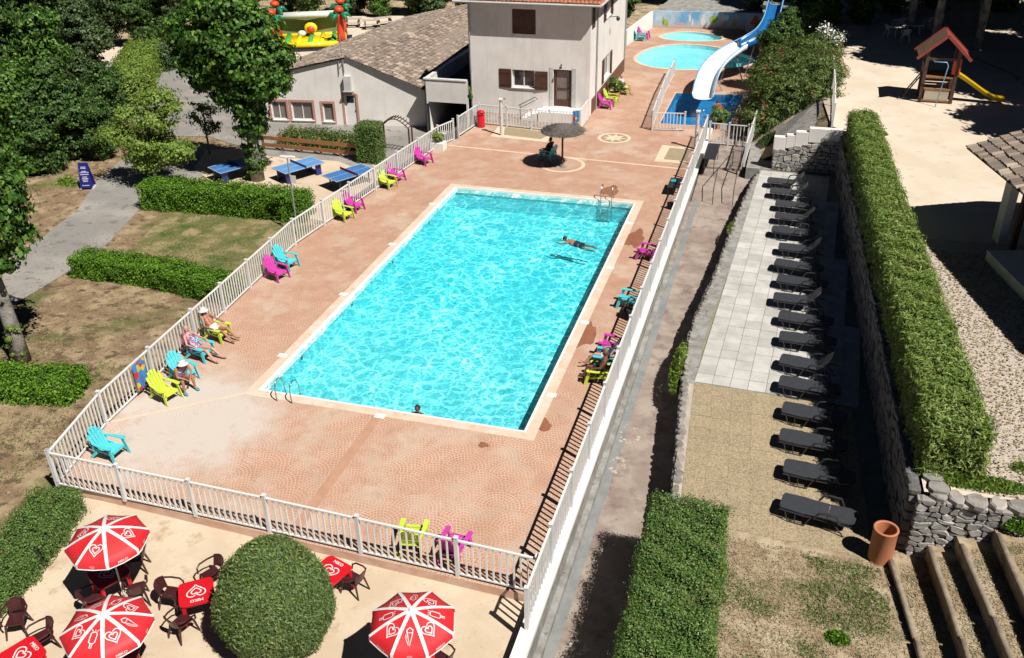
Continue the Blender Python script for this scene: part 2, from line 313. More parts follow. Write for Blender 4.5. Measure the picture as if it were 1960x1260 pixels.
# ------------------------------------------------------------------ mesh helpers
class MB:
    def __init__(s): s.v = []; s.f = []
    def add(s, vs, fs):
        o = len(s.v); s.v += [tuple(v) for v in vs]; s.f += [tuple(i+o for i in f) for f in fs]; return s
    def box(s, c, d, rz=0, M=None):
        x, y, z = d[0]/2, d[1]/2, d[2]/2
        vs = [Vector((a*x, b*y, e*z)) for e in (-1, 1) for b in (-1, 1) for a in (-1, 1)]
        R = M if M is not None else Matrix.Rotation(rz, 3, 'Z')
        vs = [R @ v + Vector(c) for v in vs]
        return s.add(vs, [(0, 2, 3, 1), (4, 5, 7, 6), (0, 1, 5, 4), (2, 6, 7, 3), (0, 4, 6, 2), (1, 3, 7, 5)])
    def beam(s, a, b, w, h, up=(0, 0, 1)):
        a, b = Vector(a), Vector(b); d = (b-a); L = d.length; d.normalize(); u = Vector(up)
        if abs(d.dot(u)) > .98: u = Vector((0, 1, 0))
        sd = d.cross(u).normalized(); u2 = sd.cross(d)
        M = Matrix((sd, d, u2)).transposed()
        return s.box((a+b)/2, (w, L, h), M=M)
    def tube(s, pts, r, n=6, cap=True):
        pts = [Vector(p) for p in pts]; k = len(pts); rr = r if isinstance(r, (list, tuple)) else [r]*k
        o = len(s.v); prev = None
        for i, p in enumerate(pts):
            d = (pts[min(i+1, k-1)]-pts[max(i-1, 0)]).normalized()
            if prev is None:
                u = Vector((0, 0, 1)) if abs(d.z) < .9 else Vector((1, 0, 0)); sd = d.cross(u).normalized()
            else: sd = (prev - d*prev.dot(d)).normalized()
            prev = sd; u2 = sd.cross(d)
            for j in range(n):
                a = 2*PI*j/n; s.v.append(tuple(p+(sd*math.cos(a)+u2*math.sin(a))*rr[i]))
        for i in range(k-1):
            for j in range(n):
                a = o+i*n+j; b = o+i*n+(j+1) % n; s.f.append((a, b, b+n, a+n))
        if cap: s.f.append(tuple(o+j for j in range(n))[::-1]); s.f.append(tuple(o+(k-1)*n+j for j in range(n)))
        return s
    def poly(s, pts, z0, z1=None):
        n = len(pts)
        if z1 is None: return s.add([(p[0], p[1], z0) for p in pts], [tuple(range(n))])
        vs = [(p[0], p[1], z0) for p in pts]+[(p[0], p[1], z1) for p in pts]
        return s.add(vs, [tuple(range(n))[::-1], tuple(range(n, 2*n))]+[(i, (i+1) % n, (i+1) % n+n, i+n) for i in range(n)])
    def lathe(s, prof, n=16, c=(0, 0, 0), cap=False):
        o = len(s.v)
        for r, z in prof:
            for j in range(n): a = 2*PI*j/n; s.v.append((c[0]+r*math.cos(a), c[1]+r*math.sin(a), c[2]+z))
        for i in range(len(prof)-1):
            for j in range(n):
                a = o+i*n+j; b = o+i*n+(j+1) % n; s.f.append((a, b, b+n, a+n))
        if cap: s.f.append(tuple(o+j for j in range(n))[::-1]); s.f.append(tuple(o+(len(prof)-1)*n+j for j in range(n)))
        return s
    def ball(s, c, r, n=8, m=6):
        rr = r if isinstance(r, (tuple, list)) else (r, r, r); o = len(s.v)
        for i in range(m+1):
            p = PI*i/m
            for j in range(n): a = 2*PI*j/n; s.v.append((c[0]+rr[0]*math.sin(p)*math.cos(a), c[1]+rr[1]*math.sin(p)*math.sin(a), c[2]+rr[2]*math.cos(p)))
        for i in range(m):
            for j in range(n):
                a = o+i*n+j; b = o+i*n+(j+1) % n; s.f.append((a, a+n, b+n, b))
        return s
    def mesh(s, name, smooth=False):
        me = bpy.data.meshes.new(name); me.from_pydata(s.v, [], s.f); me.update()
        if smooth: me.polygons.foreach_set('use_smooth', [True]*len(me.polygons))
        return me

def link(o, parent=None):
    COL.objects.link(o)
    if parent is not None: o.parent = parent
    return o
def part(name, mb, mat, parent=None, smooth=False, bevel=0, label=None):
    me = mb if isinstance(mb, bpy.types.Mesh) else mb.mesh(name, smooth)
    if mat is not None and not me.materials: me.materials.append(MT[mat])
    o = bpy.data.objects.new(name, me); link(o, parent)
    if bevel:
        b = o.modifiers.new('bevel', 'BEVEL'); b.width = bevel; b.segments = 2; b.limit_method = 'ANGLE'
    if label: o['label'] = label
    return o
def tag(o, label, cat, group=None):
    o['label'] = label; o['category'] = cat
    if group: o['group'] = group
    return o
def thing(name, label, cat, loc=(0, 0, 0), rz=0, group=None):
    o = bpy.data.objects.new(name, None); link(o); o.location = loc; o.rotation_euler = (0, 0, rz); o.empty_display_size = .2
    return tag(o, label, cat, group)
def setting(name, mb, mat, smooth=False, kind='structure'):
    o = part(name, mb, mat, None, smooth); o['kind'] = kind; return o
def copy_tree(o, parent=None):
    c = o.copy(); link(c)
    c.parent = parent
    for ch in list(o.children): copy_tree(ch, c)
    return c
def clone(o, label, loc, rz=0, group=None, scale=None):
    c = copy_tree(o); c['label'] = label; c.location = loc; c.rotation_euler = (0, 0, rz)
    if group: c['group'] = group
    if scale: c.scale = scale
    return c

def quadcloud(name, C, N, S, mat, asp=.6, seed=0):
    """leaf-shaped quads: centres C, normals N, sizes S"""
    rg = np.random.default_rng(seed); n = len(C)
    N = N/np.maximum(np.linalg.norm(N, axis=1, keepdims=True), 1e-6)
    R = rg.normal(size=(n, 3)); U = np.cross(N, R); U /= np.maximum(np.linalg.norm(U, axis=1, keepdims=True), 1e-6); W = np.cross(N, U)
    S = np.asarray(S).reshape(-1, 1)*np.ones((n, 1))
    V = np.empty((n, 4, 3))
    V[:, 0] = C-U*S*.5; V[:, 1] = C-W*S*asp*.5+N*S*.08; V[:, 2] = C+U*S*.5; V[:, 3] = C+W*S*asp*.5+N*S*.08
    me = bpy.data.meshes.new(name); me.vertices.add(4*n); me.vertices.foreach_set('co', V.reshape(-1).astype(np.float32))
    me.loops.add(4*n); me.loops.foreach_set('vertex_index', np.arange(4*n, dtype=np.int32))
    me.polygons.add(n); me.polygons.foreach_set('loop_start', np.arange(0, 4*n, 4, dtype=np.int32))
    me.polygons.foreach_set('loop_total', np.full(n, 4, dtype=np.int32)); me.update(calc_edges=True)
    me.materials.append(MT[mat]); return me

def crown_mesh(name, blobs, n, size, mat, seed=1, clump=.45, fill=.35, up=.35, asp=.65):
    """blobs: (cx,cy,cz,rx,ry,rz); leaves gathered in clumps near the blobs' surfaces"""
    rg = np.random.default_rng(seed); B = np.array(blobs, float); w = (B[:, 3]*B[:, 4]*B[:, 5])**(2/3); w /= w.sum()
    per = 45; k = max(8, n//per)
    bi = rg.choice(len(B), k, p=w); d = rg.normal(size=(k, 3)); d /= np.linalg.norm(d, axis=1, keepdims=True)
    rad = np.where(rg.random(k) < fill, rg.uniform(.3, .85, k), rg.uniform(.82, 1.08, k))
    cc = B[bi, :3]+d*B[bi, 3:]*rad[:, None]
    ci = np.repeat(np.arange(k), per); m = len(ci)
    off = rg.normal(size=(m, 3))*clump*np.array([1, 1, .55])*rg.uniform(.6, 1.2, k)[ci][:, None]*.6
    C = cc[ci]+off
    N = off/clump + d[ci]*.8 + rg.normal(size=(m, 3))*.55 + np.array([0, 0, up])
    return quadcloud(name, C, N, rg.uniform(.7, 1.3, m)*size, mat, asp, seed)

def hedge(label, path, w, h, leaf, n, size, group=None, name='hedge', cat='hedge', jit=.05, round_=0.0, asp=.6, zb=None, seed=3, upright=0.0):
    """clipped hedge along a ground path (points x,y,z)"""
    rg = np.random.default_rng(seed); pts = [Vector(p) for p in path]
    base = pts[0]; t = thing(name, label, cat, base, 0, group)
    L = [0]
    for a, b in zip(pts, pts[1:]): L.append(L[-1]+(b-a).length)
    tot = L[-1]
    def at(sv):
        i = min(max(np.searchsorted(L, sv)-1, 0), len(pts)-2); f = (sv-L[i])/(L[i+1]-L[i]); p = pts[i].lerp(pts[i+1], f); d = (pts[i+1]-pts[i]); d.z = 0; d.normalize()
        return p, Vector((d.y, -d.x, 0)), d
    ww = w if callable(w) else (lambda s_: w)
    # near-black solid core added behind the leaves, so gaps look shaded
    mb = MB(); K = 14; hc = h-.12
    ring = []
    for i in range(K+1):
        p, sd, d = at(tot*i/K if 0 < i < K else (.08 if i == 0 else tot-.08)); hw = ww(i/K)/2-.1
        q = [p-sd*hw, p-sd*hw*(1-round_*.4)+Vector((0, 0, hc)), p+sd*hw*(1-round_*.4)+Vector((0, 0, hc)), p+sd*hw]
        ring.append([v-base for v in q])
    vs = [v for r in ring for v in r]; fs = [(i*4+j, i*4+j+1, i*4+j+5, i*4+j+4) for i in range(K) for j in range(3)]
    fs += [(0, 1, 2, 3), (K*4+3, K*4+2, K*4+1, K*4)]
    mb.add(vs, fs); part('dark_core', mb, 'hedge_core', t)
    aw = ww(.5); at_, as_, ae = tot*aw, tot*h*2, aw*h*2; A = at_+as_+ae
    C = np.empty((n, 3)); N = np.empty((n, 3))
    r1 = rg.random(n); r2 = rg.random(n); r3 = rg.random(n)
    lump = lambda a, b: .04*math.sin(a*5.1+b*3)+.035*math.sin(a*2.3-b*4.7)+.03*math.sin(a*9.7+b*7.1)
    for i in range(n):
        x = r1[i]*A
        if x < at_:
            sv = r2[i]*tot; f = r3[i]*2-1; p, sd, d = at(sv); W = ww(sv/tot)/2; zz = h-(round_*abs(f)**3*h*.35)+lump(sv, f*W)*1.5; q = p+sd*f*W+Vector((0, 0, zz)); nn = Vector((0, 0, 1))+sd*f*abs(f)**2*.5
            e = min(sv, tot-sv)
            if round_ and e < .4: q.z -= round_*(.4-e)
        elif x < at_+as_:
            sv = r2[i]*tot; sg = 1 if rg.random() < .5 else -1; f = r3[i]; p, sd, d = at(sv); W = ww(sv/tot)/2
            q = p+sd*sg*(W*(1-round_*.25*f**3)+lump(sv, f)*1.2)+Vector((0, 0, f*h)); nn = sd*sg+Vector((0, 0, .35))
        else:
            sg = rg.random() < .5; sv = tot if sg else 0; p, sd, d = at(sv); f = r2[i]*2-1; W = ww(sv/tot)/2
            q = p+sd*f*W+d*((1 if sg else -1)*(lump(f, r3[i])-round_*.2*abs(f)))+Vector((0, 0, r3[i]*h)); nn = d*(1 if sg else -1)+Vector((0, 0, .35))
        C[i] = q-base; N[i] = nn
    C += rg.normal(size=(n, 3))*jit; stray = rg.random(n) < .05; C[stray] += N[stray]*rg.uniform(.03, .16, (stray.sum(), 1)); N += rg.normal(size=(n, 3))*.45
    if upright: N[:, 2] *= (1-upright)
    o = part('foliage', quadcloud('foliage', C, N, rg.uniform(.7, 1.35, n)*size, leaf, asp, seed), None, t)
    return t

# ------------------------------------------------------------------ setting
def filled(outer, holes, z):
    """flat sheet with holes"""
    bm = bmesh.new(); es = []
    for lp in [outer]+holes:
        vs = [bm.verts.new((p[0], p[1], z)) for p in lp]
        es += [bm.edges.new((vs[i], vs[(i+1) % len(vs)])) for i in range(len(vs))]
    bmesh.ops.triangle_fill(bm, use_beauty=True, use_dissolve=False, edges=es, normal=(0, 0, 1))
    for f in bm.faces:
        if f.normal.z < 0: f.normal_flip()
    me = bpy.data.meshes.new('sheet'); bm.to_mesh(me); bm.free(); return me
import bmesh
def ell(cx, cy, rx, ry, n=40, rot=0, wob=None):
    o = []
    for i in range(n):
        a = 2*PI*i/n; k = 1+(wob(a) if wob else 0); x, y = rx*k*math.cos(a), ry*k*math.sin(a)
        o.append((cx+x*math.cos(rot)-y*math.sin(rot), cy+x*math.sin(rot)+y*math.cos(rot)))
    return o
def structure(me, name, mat):
    me.materials.append(MT[mat]); o = bpy.data.objects.new(name, me); link(o); o['kind'] = 'structure'; return o
PW, PL = 9.53, 20.2
POOL = [(0, 0), (PW, 0), (PW, PL), (0, PL)]
KID = ell(8.6, 51.6, 4.45, 4.1, 48, 0, lambda a: .07*math.cos(3*a+.5))
TOT = ell(7.6, 58.9, 2.5, 1.7, 40, 0, lambda a: .06*math.cos(3*a+1.1))
SPL = [(8.75, 33.7), (12.9, 33.9), (13.3, 41.4), (8.75, 41.0)]
DECK = [(-3.3, -6.2), (11.9, -6.8), (12.0, 31), (13.3, 33.2), (13.6, 41.4), (14.2, 62.8), (3.8, 62.0), (2.9, 54.6), (1.5, 47), (4.1, 45.8), (4.1, 33.6), (4.1, 31.2),
        (1.05, 30.9), (-2.32, 31.2), (-2.65, 27.9), (-3.25, 26.3), (-4.75, 11.4), (-4.2, 2.5), (-3.85, -3.2)]
structure(filled(DECK, [POOL, KID, TOT, SPL], 0), 'pool_deck', 'deck')
sk = MB(); n = len(DECK)
sk.add([(p[0], p[1], 0) for p in DECK]+[(p[0], p[1], -2) for p in DECK], [(i, i+n, (i+1) % n+n, (i+1) % n) for i in range(n)])
setting('deck_side_wall', sk, 'curb')
# wide ground far below and round everything
def zl(Y): return -0.30 if Y < -6 else (-1.5 if Y > 12 else -0.30-1.20*(Y+6)/18)
g = MB(); g.poly([(-260, -120), (260, -120), (260, 400), (-260, 400)], -1.9); setting('ground', g, 'soil')
def lawn_sheet(name, poly, mat, dz=0, step=1.0):
    """sheet that follows the slope of the lower garden"""
    me = filled(poly, [], 0); bm = bmesh.new(); bm.from_mesh(me)
    for c in range(int(-40), 110, 1):
        if min(p[1] for p in poly) < c < max(p[1] for p in poly) and c in (-6, -3, 0, 3, 6, 9, 12):
            bmesh.ops.bisect_plane(bm, geom=bm.verts[:]+bm.edges[:]+bm.faces[:], plane_co=(0, c, 0), plane_no=(0, 1, 0))
    for v in bm.verts: v.co.z = zl(v.co.y)+dz
    me2 = bpy.data.meshes.new(name); bm.to_mesh(me2); bm.free(); return structure(me2, name, mat)
lawn_sheet('dry_grass', [(-90, -20), (5, -20), (-2.5, -7), (-3.4, -6.0), (-3.6, 30), (-30, 32), (-60, 40), (-90, 60)], 'lawn')
LP = [(-15.94,12.44,-1.5)[:2], (-17.62,16.91,-1.5)[:2], (-11.48,18.04,-1.5)[:2], (-7.35,16.82,-1.5)[:2], (-7.19,12.22,-1.5)[:2]]
lawn_sheet('green_grass', [(-13.6, 9.0), (-15.6, 17.3), (-7.2, 16.9), (-4.9, 14), (-4.5, 7.0)], 'lawn_green', .012)
lawn_sheet('garden_path', [(-13.42,-0.81,-0.65)[:2], (-14.82,4.71,-1.01)[:2], (-15.25,9.01,-1.3)[:2], (-15.94,12.44,-1.5)[:2], (-17.39,17.2,-1.5)[:2], (-16.61,21.39,-1.5)[:2], (-17.63,26.53,-1.5)[:2], (-24.3,28.28,-1.5)[:2], (-22.75,20.35,-1.5)[:2], (-20.58,15.78,-1.5)[:2], (-19.43,10.84,-1.42)[:2], (-19.33,4.67,-1.01)[:2]], 'asphalt', .02)
lawn_sheet('ping_pong_court', [(-18.06,23.19,-1.5)[:2], (-19.24,26.36,-1.5)[:2], (-15.96,27.57,-1.5)[:2], (-7.15,25.83,-1.5)[:2], (-3.9, 21), (-4.3, 16.5), (-6.4, 17.4), (-12.5, 18.6)], 'sand', .024)
lawn_sheet('access_road', [(-3.0, 27), (-7.8, 25.2), (-10, 26.4), (-14.6, 26.2), (-20.67,28.91,-1.5)[:2], (-24.5, 28), (-30, 33), (-44, 43), (-36, 58), (-28, 52), (-17, 33.3), (-7, 34.4), (-2.4, 34.5)], 'asphalt', .028)
lawn_sheet('castle_clearing', [(-46, 46), (-14, 44), (-8, 66), (-14, 72), (-40, 66)], 'sand_pale', .034)
lawn_sheet('cafe_terrace', [(-3.5, -6.25), (-1.85, -7.6), (-1.2, -10.2), (-1.6, -15), (2, -22), (12, -22), (11.9, -6.6), (4, -6.3)], 'sand', .03)
# cream bands in the deck
def band(a, b, w, z=.004):
    a, b = Vector((*a, 0)), Vector((*b, 0)); d = (b-a).normalized(); s = Vector((-d.y, d.x, 0))*w/2
    return MB().poly([a-s, b-s, b+s, a+s], z)
def ringm(c, r0, r1, n, z):
    m = MB(); m.v = [(c[0]+r*math.cos(2*PI*i/n), c[1]+r*math.sin(2*PI*i/n), z) for r in (r0, r1) for i in range(n)]
    m.f = [(i, (i+1) % n, (i+1) % n+n, i+n) for i in range(n)]; return m
m = band((-2.7, 26.62), (11.9, 25.74), .16)
m2 = ringm((4.66, 24.92), 1.06, 1.26, 40, .008); m.add(m2.v, m2.f)
m2 = band((-3.9, -3.1), (-.4, -.35), .10); m.add(m2.v, m2.f)
m2 = ringm((6.53, 30.25), .80, 1.0, 40, .004); m.add(m2.v, m2.f)
setting('deck_bands', m, 'band')
m = MB().poly(ell(6.53, 30.25, .8, .8, 32), .004); setting('medallion', m, 'slab_tan')
st = []
for i in range(16): a = PI*i/8; r = .78 if i % 2 == 0 else .36; st.append((6.53+r*math.cos(a), 30.25+r*math.sin(a)))
setting('medallion_star', MB().poly(st, .008), 'band')
setting('drain_strip', MB().poly([(4.45, -.42), (4.78, -.42), (4.78, -6.15), (4.45, -6.15)], .004), 'drain')
setting('shower_border', MB().poly([(-.95, 30.95), (2.75, 30.5), (2.8, 28.55), (-.8, 28.85)], .004), 'band')
setting('shower_pad', MB().poly([(-.5, 30.85), (2.2, 30.5), (2.52, 29.7), (2.3, 29.0), (-.1, 29.3)], .008), 'slab_tan')
setting('shower_border', MB().poly([(9.5, 29.6), (11.2, 29.45), (11.2, 26.7), (9.5, 26.65)], .004), 'band')
setting('shower_pad', MB().poly([(10.0, 29.2), (11.2, 29.1), (11.2, 27.1), (9.95, 27.1)], .008), 'slab_tan')
MT['wet'] = plain('wet_concrete', (.27, .11, .06), (.32, .14, .08), 2, .3)
rw = random.Random(3)
for c, rx, ry in (((8.47, -1.02), .17, .14), ((9.93, 0.5), .36, .34), ((10.05, 6.6), .38, .95), ((10.3, 15.9), .42, 1.0), ((8.0, 21.6), .45, .7)):
    ph = rw.random()*6
    setting('wet_patch', MB().poly(ell(c[0], c[1], rx, ry, 28, 0, lambda a: .16*math.sin(3*a+ph)+.1*math.sin(5*a+2*ph)+.06*math.sin(9*a)), .006), 'wet')
# ---- pool
pm = MB(); D = -.95
pm.add([(0, 0, 0), (PW, 0, 0), (PW, PL, 0), (0, PL, 0), (0, 0, D), (PW, 0, D), (PW, PL, D-.2), (0, PL, D-.2)], [(4, 5, 6, 7), (0, 1, 5, 4), (1, 2, 6, 5), (2, 3, 7, 6), (3, 0, 4, 7)])
pool = part('swimming_pool', pm, 'liner'); pool['kind'] = 'structure'
def rect_ring(x0, y0, x1, y1, w, z0, z1, mat, name, parent=None, inner=0):
    m = MB()
    a = inner
    for (ax, ay, bx, by) in ((x0-w, y0-w, x1+w, y0+a), (x0-w, y1-a, x1+w, y1+w), (x0-w, y0+a, x0+a, y1-a), (x1-a, y0+a, x1+w, y1-a)):
        m.poly([(ax, ay), (bx, ay), (bx, by), (ax, by)], z0, z1)
    return part(name, m, mat, parent)
rect_ring(0, 0, PW, PL, .40, -.02, .012, 'coping', 'coping', pool)
rect_ring(0, 0, PW, PL, .05, -.03, .022, 'white_edge', 'pool_edge', pool, .03)
m = MB()
for (ax, ay, bx, by) in ((.03, .03, PW-.03, .045), (.03, PL-.045, PW-.03, PL-.03), (.03, .05, .045, PL-.05), (PW-.045, .05, PW-.03, PL-.05)): m.poly([(ax, ay), (bx, ay), (bx, by), (ax, by)], -.28, -.031)
part('tile_line', m, 'white_edge', pool)
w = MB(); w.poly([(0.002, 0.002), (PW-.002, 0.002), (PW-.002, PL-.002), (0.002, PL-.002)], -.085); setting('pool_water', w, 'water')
for p, w_ in (((4.68,-0.41,0), 'in the near edge paving'), ((9.83,2.26,0), 'nearest on the right side of the pool'), ((9.81,7.51,0), 'second on the right side of the pool'), ((9.79,12.56,0), 'third on the right side of the pool'), ((9.75,17.59,0), 'farthest on the right side of the pool'), ((-0.37,2.27,0), 'nearest on the left side of the pool'), ((-0.34,7.35,0), 'second on the left side of the pool'), ((-0.35,12.54,0), 'third on the left side of the pool'), ((-0.31,17.64,0), 'farthest on the left side of the pool')):
    c = part('skimmer_lid', MB().box((0, 0, .012), (.34, .24, .024)), 'white_edge', None, bevel=.006); c.location = (p[0], p[1], .003)
    tag(c, f'small white skimmer lid, {w_}', 'skimmer lid', 'skimmer lids round the pool')
for y in (2.9, 7.3, 11.6, 16.2): part('inlet', MB().box((.035, y, -.40), (.03, .12, .06)), 'metal_dark', pool)
# round paddling pools
def free_pool(loop, depth, water, liner, name, wz=-.05, cw=.28):
    n = len(loop); cx = sum(p[0] for p in loop)/n; cy = sum(p[1] for p in loop)/n
    m = MB(); inner = [(cx+(p[0]-cx)*.82, cy+(p[1]-cy)*.82) for p in loop]
    m.add([(p[0], p[1], 0) for p in loop]+[(p[0], p[1], depth*.5) for p in loop]+[(p[0], p[1], depth) for p in inner], [(i, i+n, (i+1) % n+n, (i+1) % n) for i in range(n)]+[(i+n, i+2*n, (i+1) % n+2*n, (i+1) % n+n) for i in range(n)]+[tuple(range(2*n, 3*n))])
    b = part(name, m, liner); b['kind'] = 'structure'
    k = 1+cw/4.2; m = MB(); out = [(cx+(p[0]-cx)*(1+cw/max(.1, math.hypot(p[0]-cx, p[1]-cy))), cy+(p[1]-cy)*(1+cw/max(.1, math.hypot(p[0]-cx, p[1]-cy)))) for p in loop]
    m.add([(p[0], p[1], .014) for p in loop]+[(p[0], p[1], .014) for p in out]+[(p[0], p[1], -.04) for p in loop], [(i, (i+1) % n, (i+1) % n+n, i+n) for i in range(n)]+[(i, (i+1) % n, (i+1) % n+2*n, i+2*n) for i in range(n)])
    part('coping', m, 'band', b)
    m = MB().poly([(cx+(p[0]-cx)*.999, cy+(p[1]-cy)*.999) for p in loop], wz); setting(name.replace('pool', 'water'), m, water)
free_pool(KID, -.6, 'water_kid', 'liner_kid', 'paddling_pool')
free_pool(TOT, -.35, 'water_kid', 'liner_kid', 'toddler_pool')
free_pool(SPL, -1.0, 'water_blue', 'liner_blue', 'splash_pool', -.06, .12)
# ---- walkway below the right-hand fence
def zw(Y): return -.85 if Y < 3 else -.85+.35*min(1, (Y-3)/18)
ys = [-24, -10, -4, 0, 3, 8, 14, 21, 22.4]
m = MB()
for a, b in zip(ys, ys[1:]): m.add([(12.0, a, zw(a)), (16.6, a, zw(a)), (16.6, b, zw(b)), (12.0, b, zw(b))], [(0, 1, 2, 3)])
setting('walkway', m, 'walk')
m = MB()
for a, b in zip(ys, ys[1:]): m.add([(12.22, a, zw(a)+.006), (12.5, a, zw(a)+.006), (12.5, b, zw(b)+.006), (12.22, b, zw(b)+.006)], [(0, 1, 2, 3)])
setting('gutter', m, 'gutter')
m = MB(); r = random.Random(5)
for (c, rx, ry) in (((12.62,1.89,-0.85), .3, .5), ((12.51,0.17,-0.85), .22, .35), ((13.03,-7.34,-0.85), .2, .2)):
    for i in range(26):
        a = r.random()*2*PI; q = (c[0]+rx*math.cos(a)+r.gauss(0, .04), c[1]+ry*math.sin(a)+r.gauss(0, .05)); s = r.uniform(.02, .07)
        m.poly(ell(q[0], q[1], s, s*r.uniform(.6, 1.4), 6, a), zw(q[1])+.008+.0006*(i % 13))
setting('lime_stain', m, 'mortar_pale')
setting('ramp', MB().add([(12.1, 22.4, -.5), (16.6, 22.4, -.5), (14.4, 26.5, -.12), (12.1, 26.5, -.12)], [(0, 1, 2, 3)]), 'walk')
part('step', MB().poly([(12.16, 26.5), (14.4, 26.5), (14.45, 33), (12.16, 33)], -.6, -.003), 'walk')['kind'] = 'structure'
# retaining wall of the deck, under the right fence
m = MB(); m.poly([(11.74, -18), (12.04, -18), (12.04, 33), (11.74, 33)], -2, .02); setting('deck_retaining_wall', m, 'rough_wall')
m = MB(); m.poly([(11.70, -18), (12.06, -18), (12.06, 33), (11.70, 33)], .02, .17); setting('wall_coping', m, 'render_white')
m = MB(); m.poly([(12.042, -18), (12.22, -18), (12.22, 22), (12.042, 22)], -1.4, -.62); setting('wall_footing', m, 'rough_wall')

# ---- stone helpers
def stone_mesh(r, w, h, d, jit=.16):
    """rough block: w along x, d along y (front at -y), h along z, centred"""
    k = 6; m = MB(); pts = []
    n = 8
    for i in range(n):
        a = 2*PI*(i+r.uniform(-.25, .25))/n+.4; cx, cy = math.cos(a), math.sin(a)
        s = 1/max(abs(cx), abs(cy)); s = min(s, 1.36)
        pts.append((cx*s*w/2*r.uniform(1-jit*.6, 1.03), cy*s*h/2*r.uniform(1-jit*.6, 1.03)))
    vs = [(x, d*.5, z) for x, z in pts]+[(x, -d*.32, z) for x, z in pts]+[(x*.88, -d*.5*r.uniform(.8, 1.2), z*.86) for x, z in pts]
    m.add(vs, [tuple(range(n))]+[(i, i+n, (i+1) % n+n, (i+1) % n) for i in range(n)]+[(i+n, i+2*n, (i+1) % n+2*n, (i+1) % n+n) for i in range(n)]+[tuple(range(2*n, 3*n))[::-1]])
    return m
STONES = {}
def stone_pool(mat):
    if mat not in STONES:
        r = random.Random(11); L = []
        for i in range(12):
            me = stone_mesh(r, 1, 1, 1).mesh('stone'); me.materials.append(MT[mat]); L.append(me)
        STONES[mat] = L
    return STONES[mat]
def stone_face(parent, A, B, top_fn, bot_fn, mat, sw=.34, sh=.2, seed=1, thick=.2, maxn=300, lump=False, out=None, gap=.011):
    """fitted rubble courses along A->B between bot_fn(t) and top_fn(t); neighbours share wavy joints"""
    r = random.Random(seed); A, B = Vector((A[0], A[1], 0)), Vector((B[0], B[1], 0)); L = (B-A).length; d = (B-A)/L
    nrm = Vector((d.y, -d.x, 0))
    if out is not None and nrm.dot(Vector((*out, 0))) < 0: nrm = -nrm
    zmin = min(bot_fn(0), bot_fn(1)); zmax = max(top_fn(0), top_fn(1)); zs = [zmin]
    while zs[-1] < zmax-.05: zs.append(zs[-1]+sh*r.uniform(.7, 1.35))
    zs[-1] = zmax; ph = [r.uniform(0, 6) for _ in zs]
    wave = lambda k, x: (0 if k in (0, len(zs)-1) else sh*(.20*math.sin(x*3.1/sw*.5+ph[k])+.12*math.sin(x*7.3/sw*.5+2*ph[k])))
    cnt = 0; big = MB(); base = Vector(parent.location)
    for k in range(len(zs)-1):
        x = -r.uniform(0, sw*.5); lean = r.uniform(-.03, .03)
        while x < L:
            w = sw*r.uniform(.55, 1.55); x1 = x+w; nl = r.uniform(-.035, .035); t = min(max((x+w/2)/L, 0), 1); zc = (zs[k]+zs[k+1])/2
            xa, xb = max(x, 0), min(x1, L)
            if xb-xa > .05 and bot_fn(t)-.1 <= zc <= top_fn(t)+.02:
                g = gap/2; xm = (xa+xb)/2; cx = min(.05, (xb-xa)*.16); q = lambda kk, xx: zs[kk]+wave(kk, xx)
                lo, hi = q(k, xm), q(k+1, xm); cz = min(.045, (hi-lo)*.2)
                pts = [(xa+cx+lean+g, q(k, xa+cx)+g), (xm, lo+g), (xb-cx+nl-g, q(k, xb-cx)+g), (xb+nl-g, q(k, xb)+cz), (xb-nl-g, q(k+1, xb)-cz), (xb-cx-nl-g, q(k+1, xb-cx)-g), (xm, hi-g), (xa+cx-lean+g, q(k+1, xa+cx)-g), (xa-lean+g, q(k+1, xa)-cz), (xa+lean+g, q(k, xa)+cz)]
                c = A+d*xm+Vector((0, 0, (lo+hi)/2)); dp = r.uniform(-.02, .03); tx, tz = r.uniform(-.05, .05), r.uniform(-.05, .05); n = 10
                P3 = lambda px, pz, o: A+d*px+Vector((0, 0, pz))+nrm*o-c
                vs = [P3(px, pz, -thick*.5) for px, pz in pts]+[P3(px, pz, thick*.28+dp) for px, pz in pts]+[P3(xm+(px-xm)*.86, (lo+hi)/2+(pz-(lo+hi)/2)*.84, thick*.5+dp+tx*(px-xm)/w+tz*(pz-lo)+r.uniform(-.006, .006)) for px, pz in pts]
                m = MB().add(vs, [(i, i+n, (i+1) % n+n, (i+1) % n) for i in range(n)]+[(i+n, i+2*n, (i+1) % n+2*n, (i+1) % n+n) for i in range(n)]+[tuple(range(2*n, 3*n))])
                if lump or cnt >= maxn: big.add([v+c-base for v in m.v and [Vector(v_) for v_ in m.v]], m.f)
                else:
                    o = part('stone', m, mat, parent); o.location = c-base; cnt += 1
            x = x1; lean = nl
    if big.v: o = part('stonework', big, mat, parent); o['kind'] = 'stuff'

# ---- lounger terrace
TEDGE = [(14.75, -4.2), (14.61, -2.43), (14.42, .08), (14.12, 3.34), (13.92, 6.2), (13.98, 8.62), (14.3, 12.51), (14.62, 18.36), (15.0, 23.43), (15.3, 25.6)]
terr = [(14.75, -4.2), (14.3, -10), (14.2, -24), (24, -24), (24, -2.6), (20.6, -2.9), (19.2, 25.9), (15.3, 25.6)]
full = TEDGE[:1]+terr[1:7]+[(15.3, 25.9)]+TEDGE[::-1][:-1]
setting('terrace_base', MB().poly(full, .36), 'joint')
n = len(TEDGE)
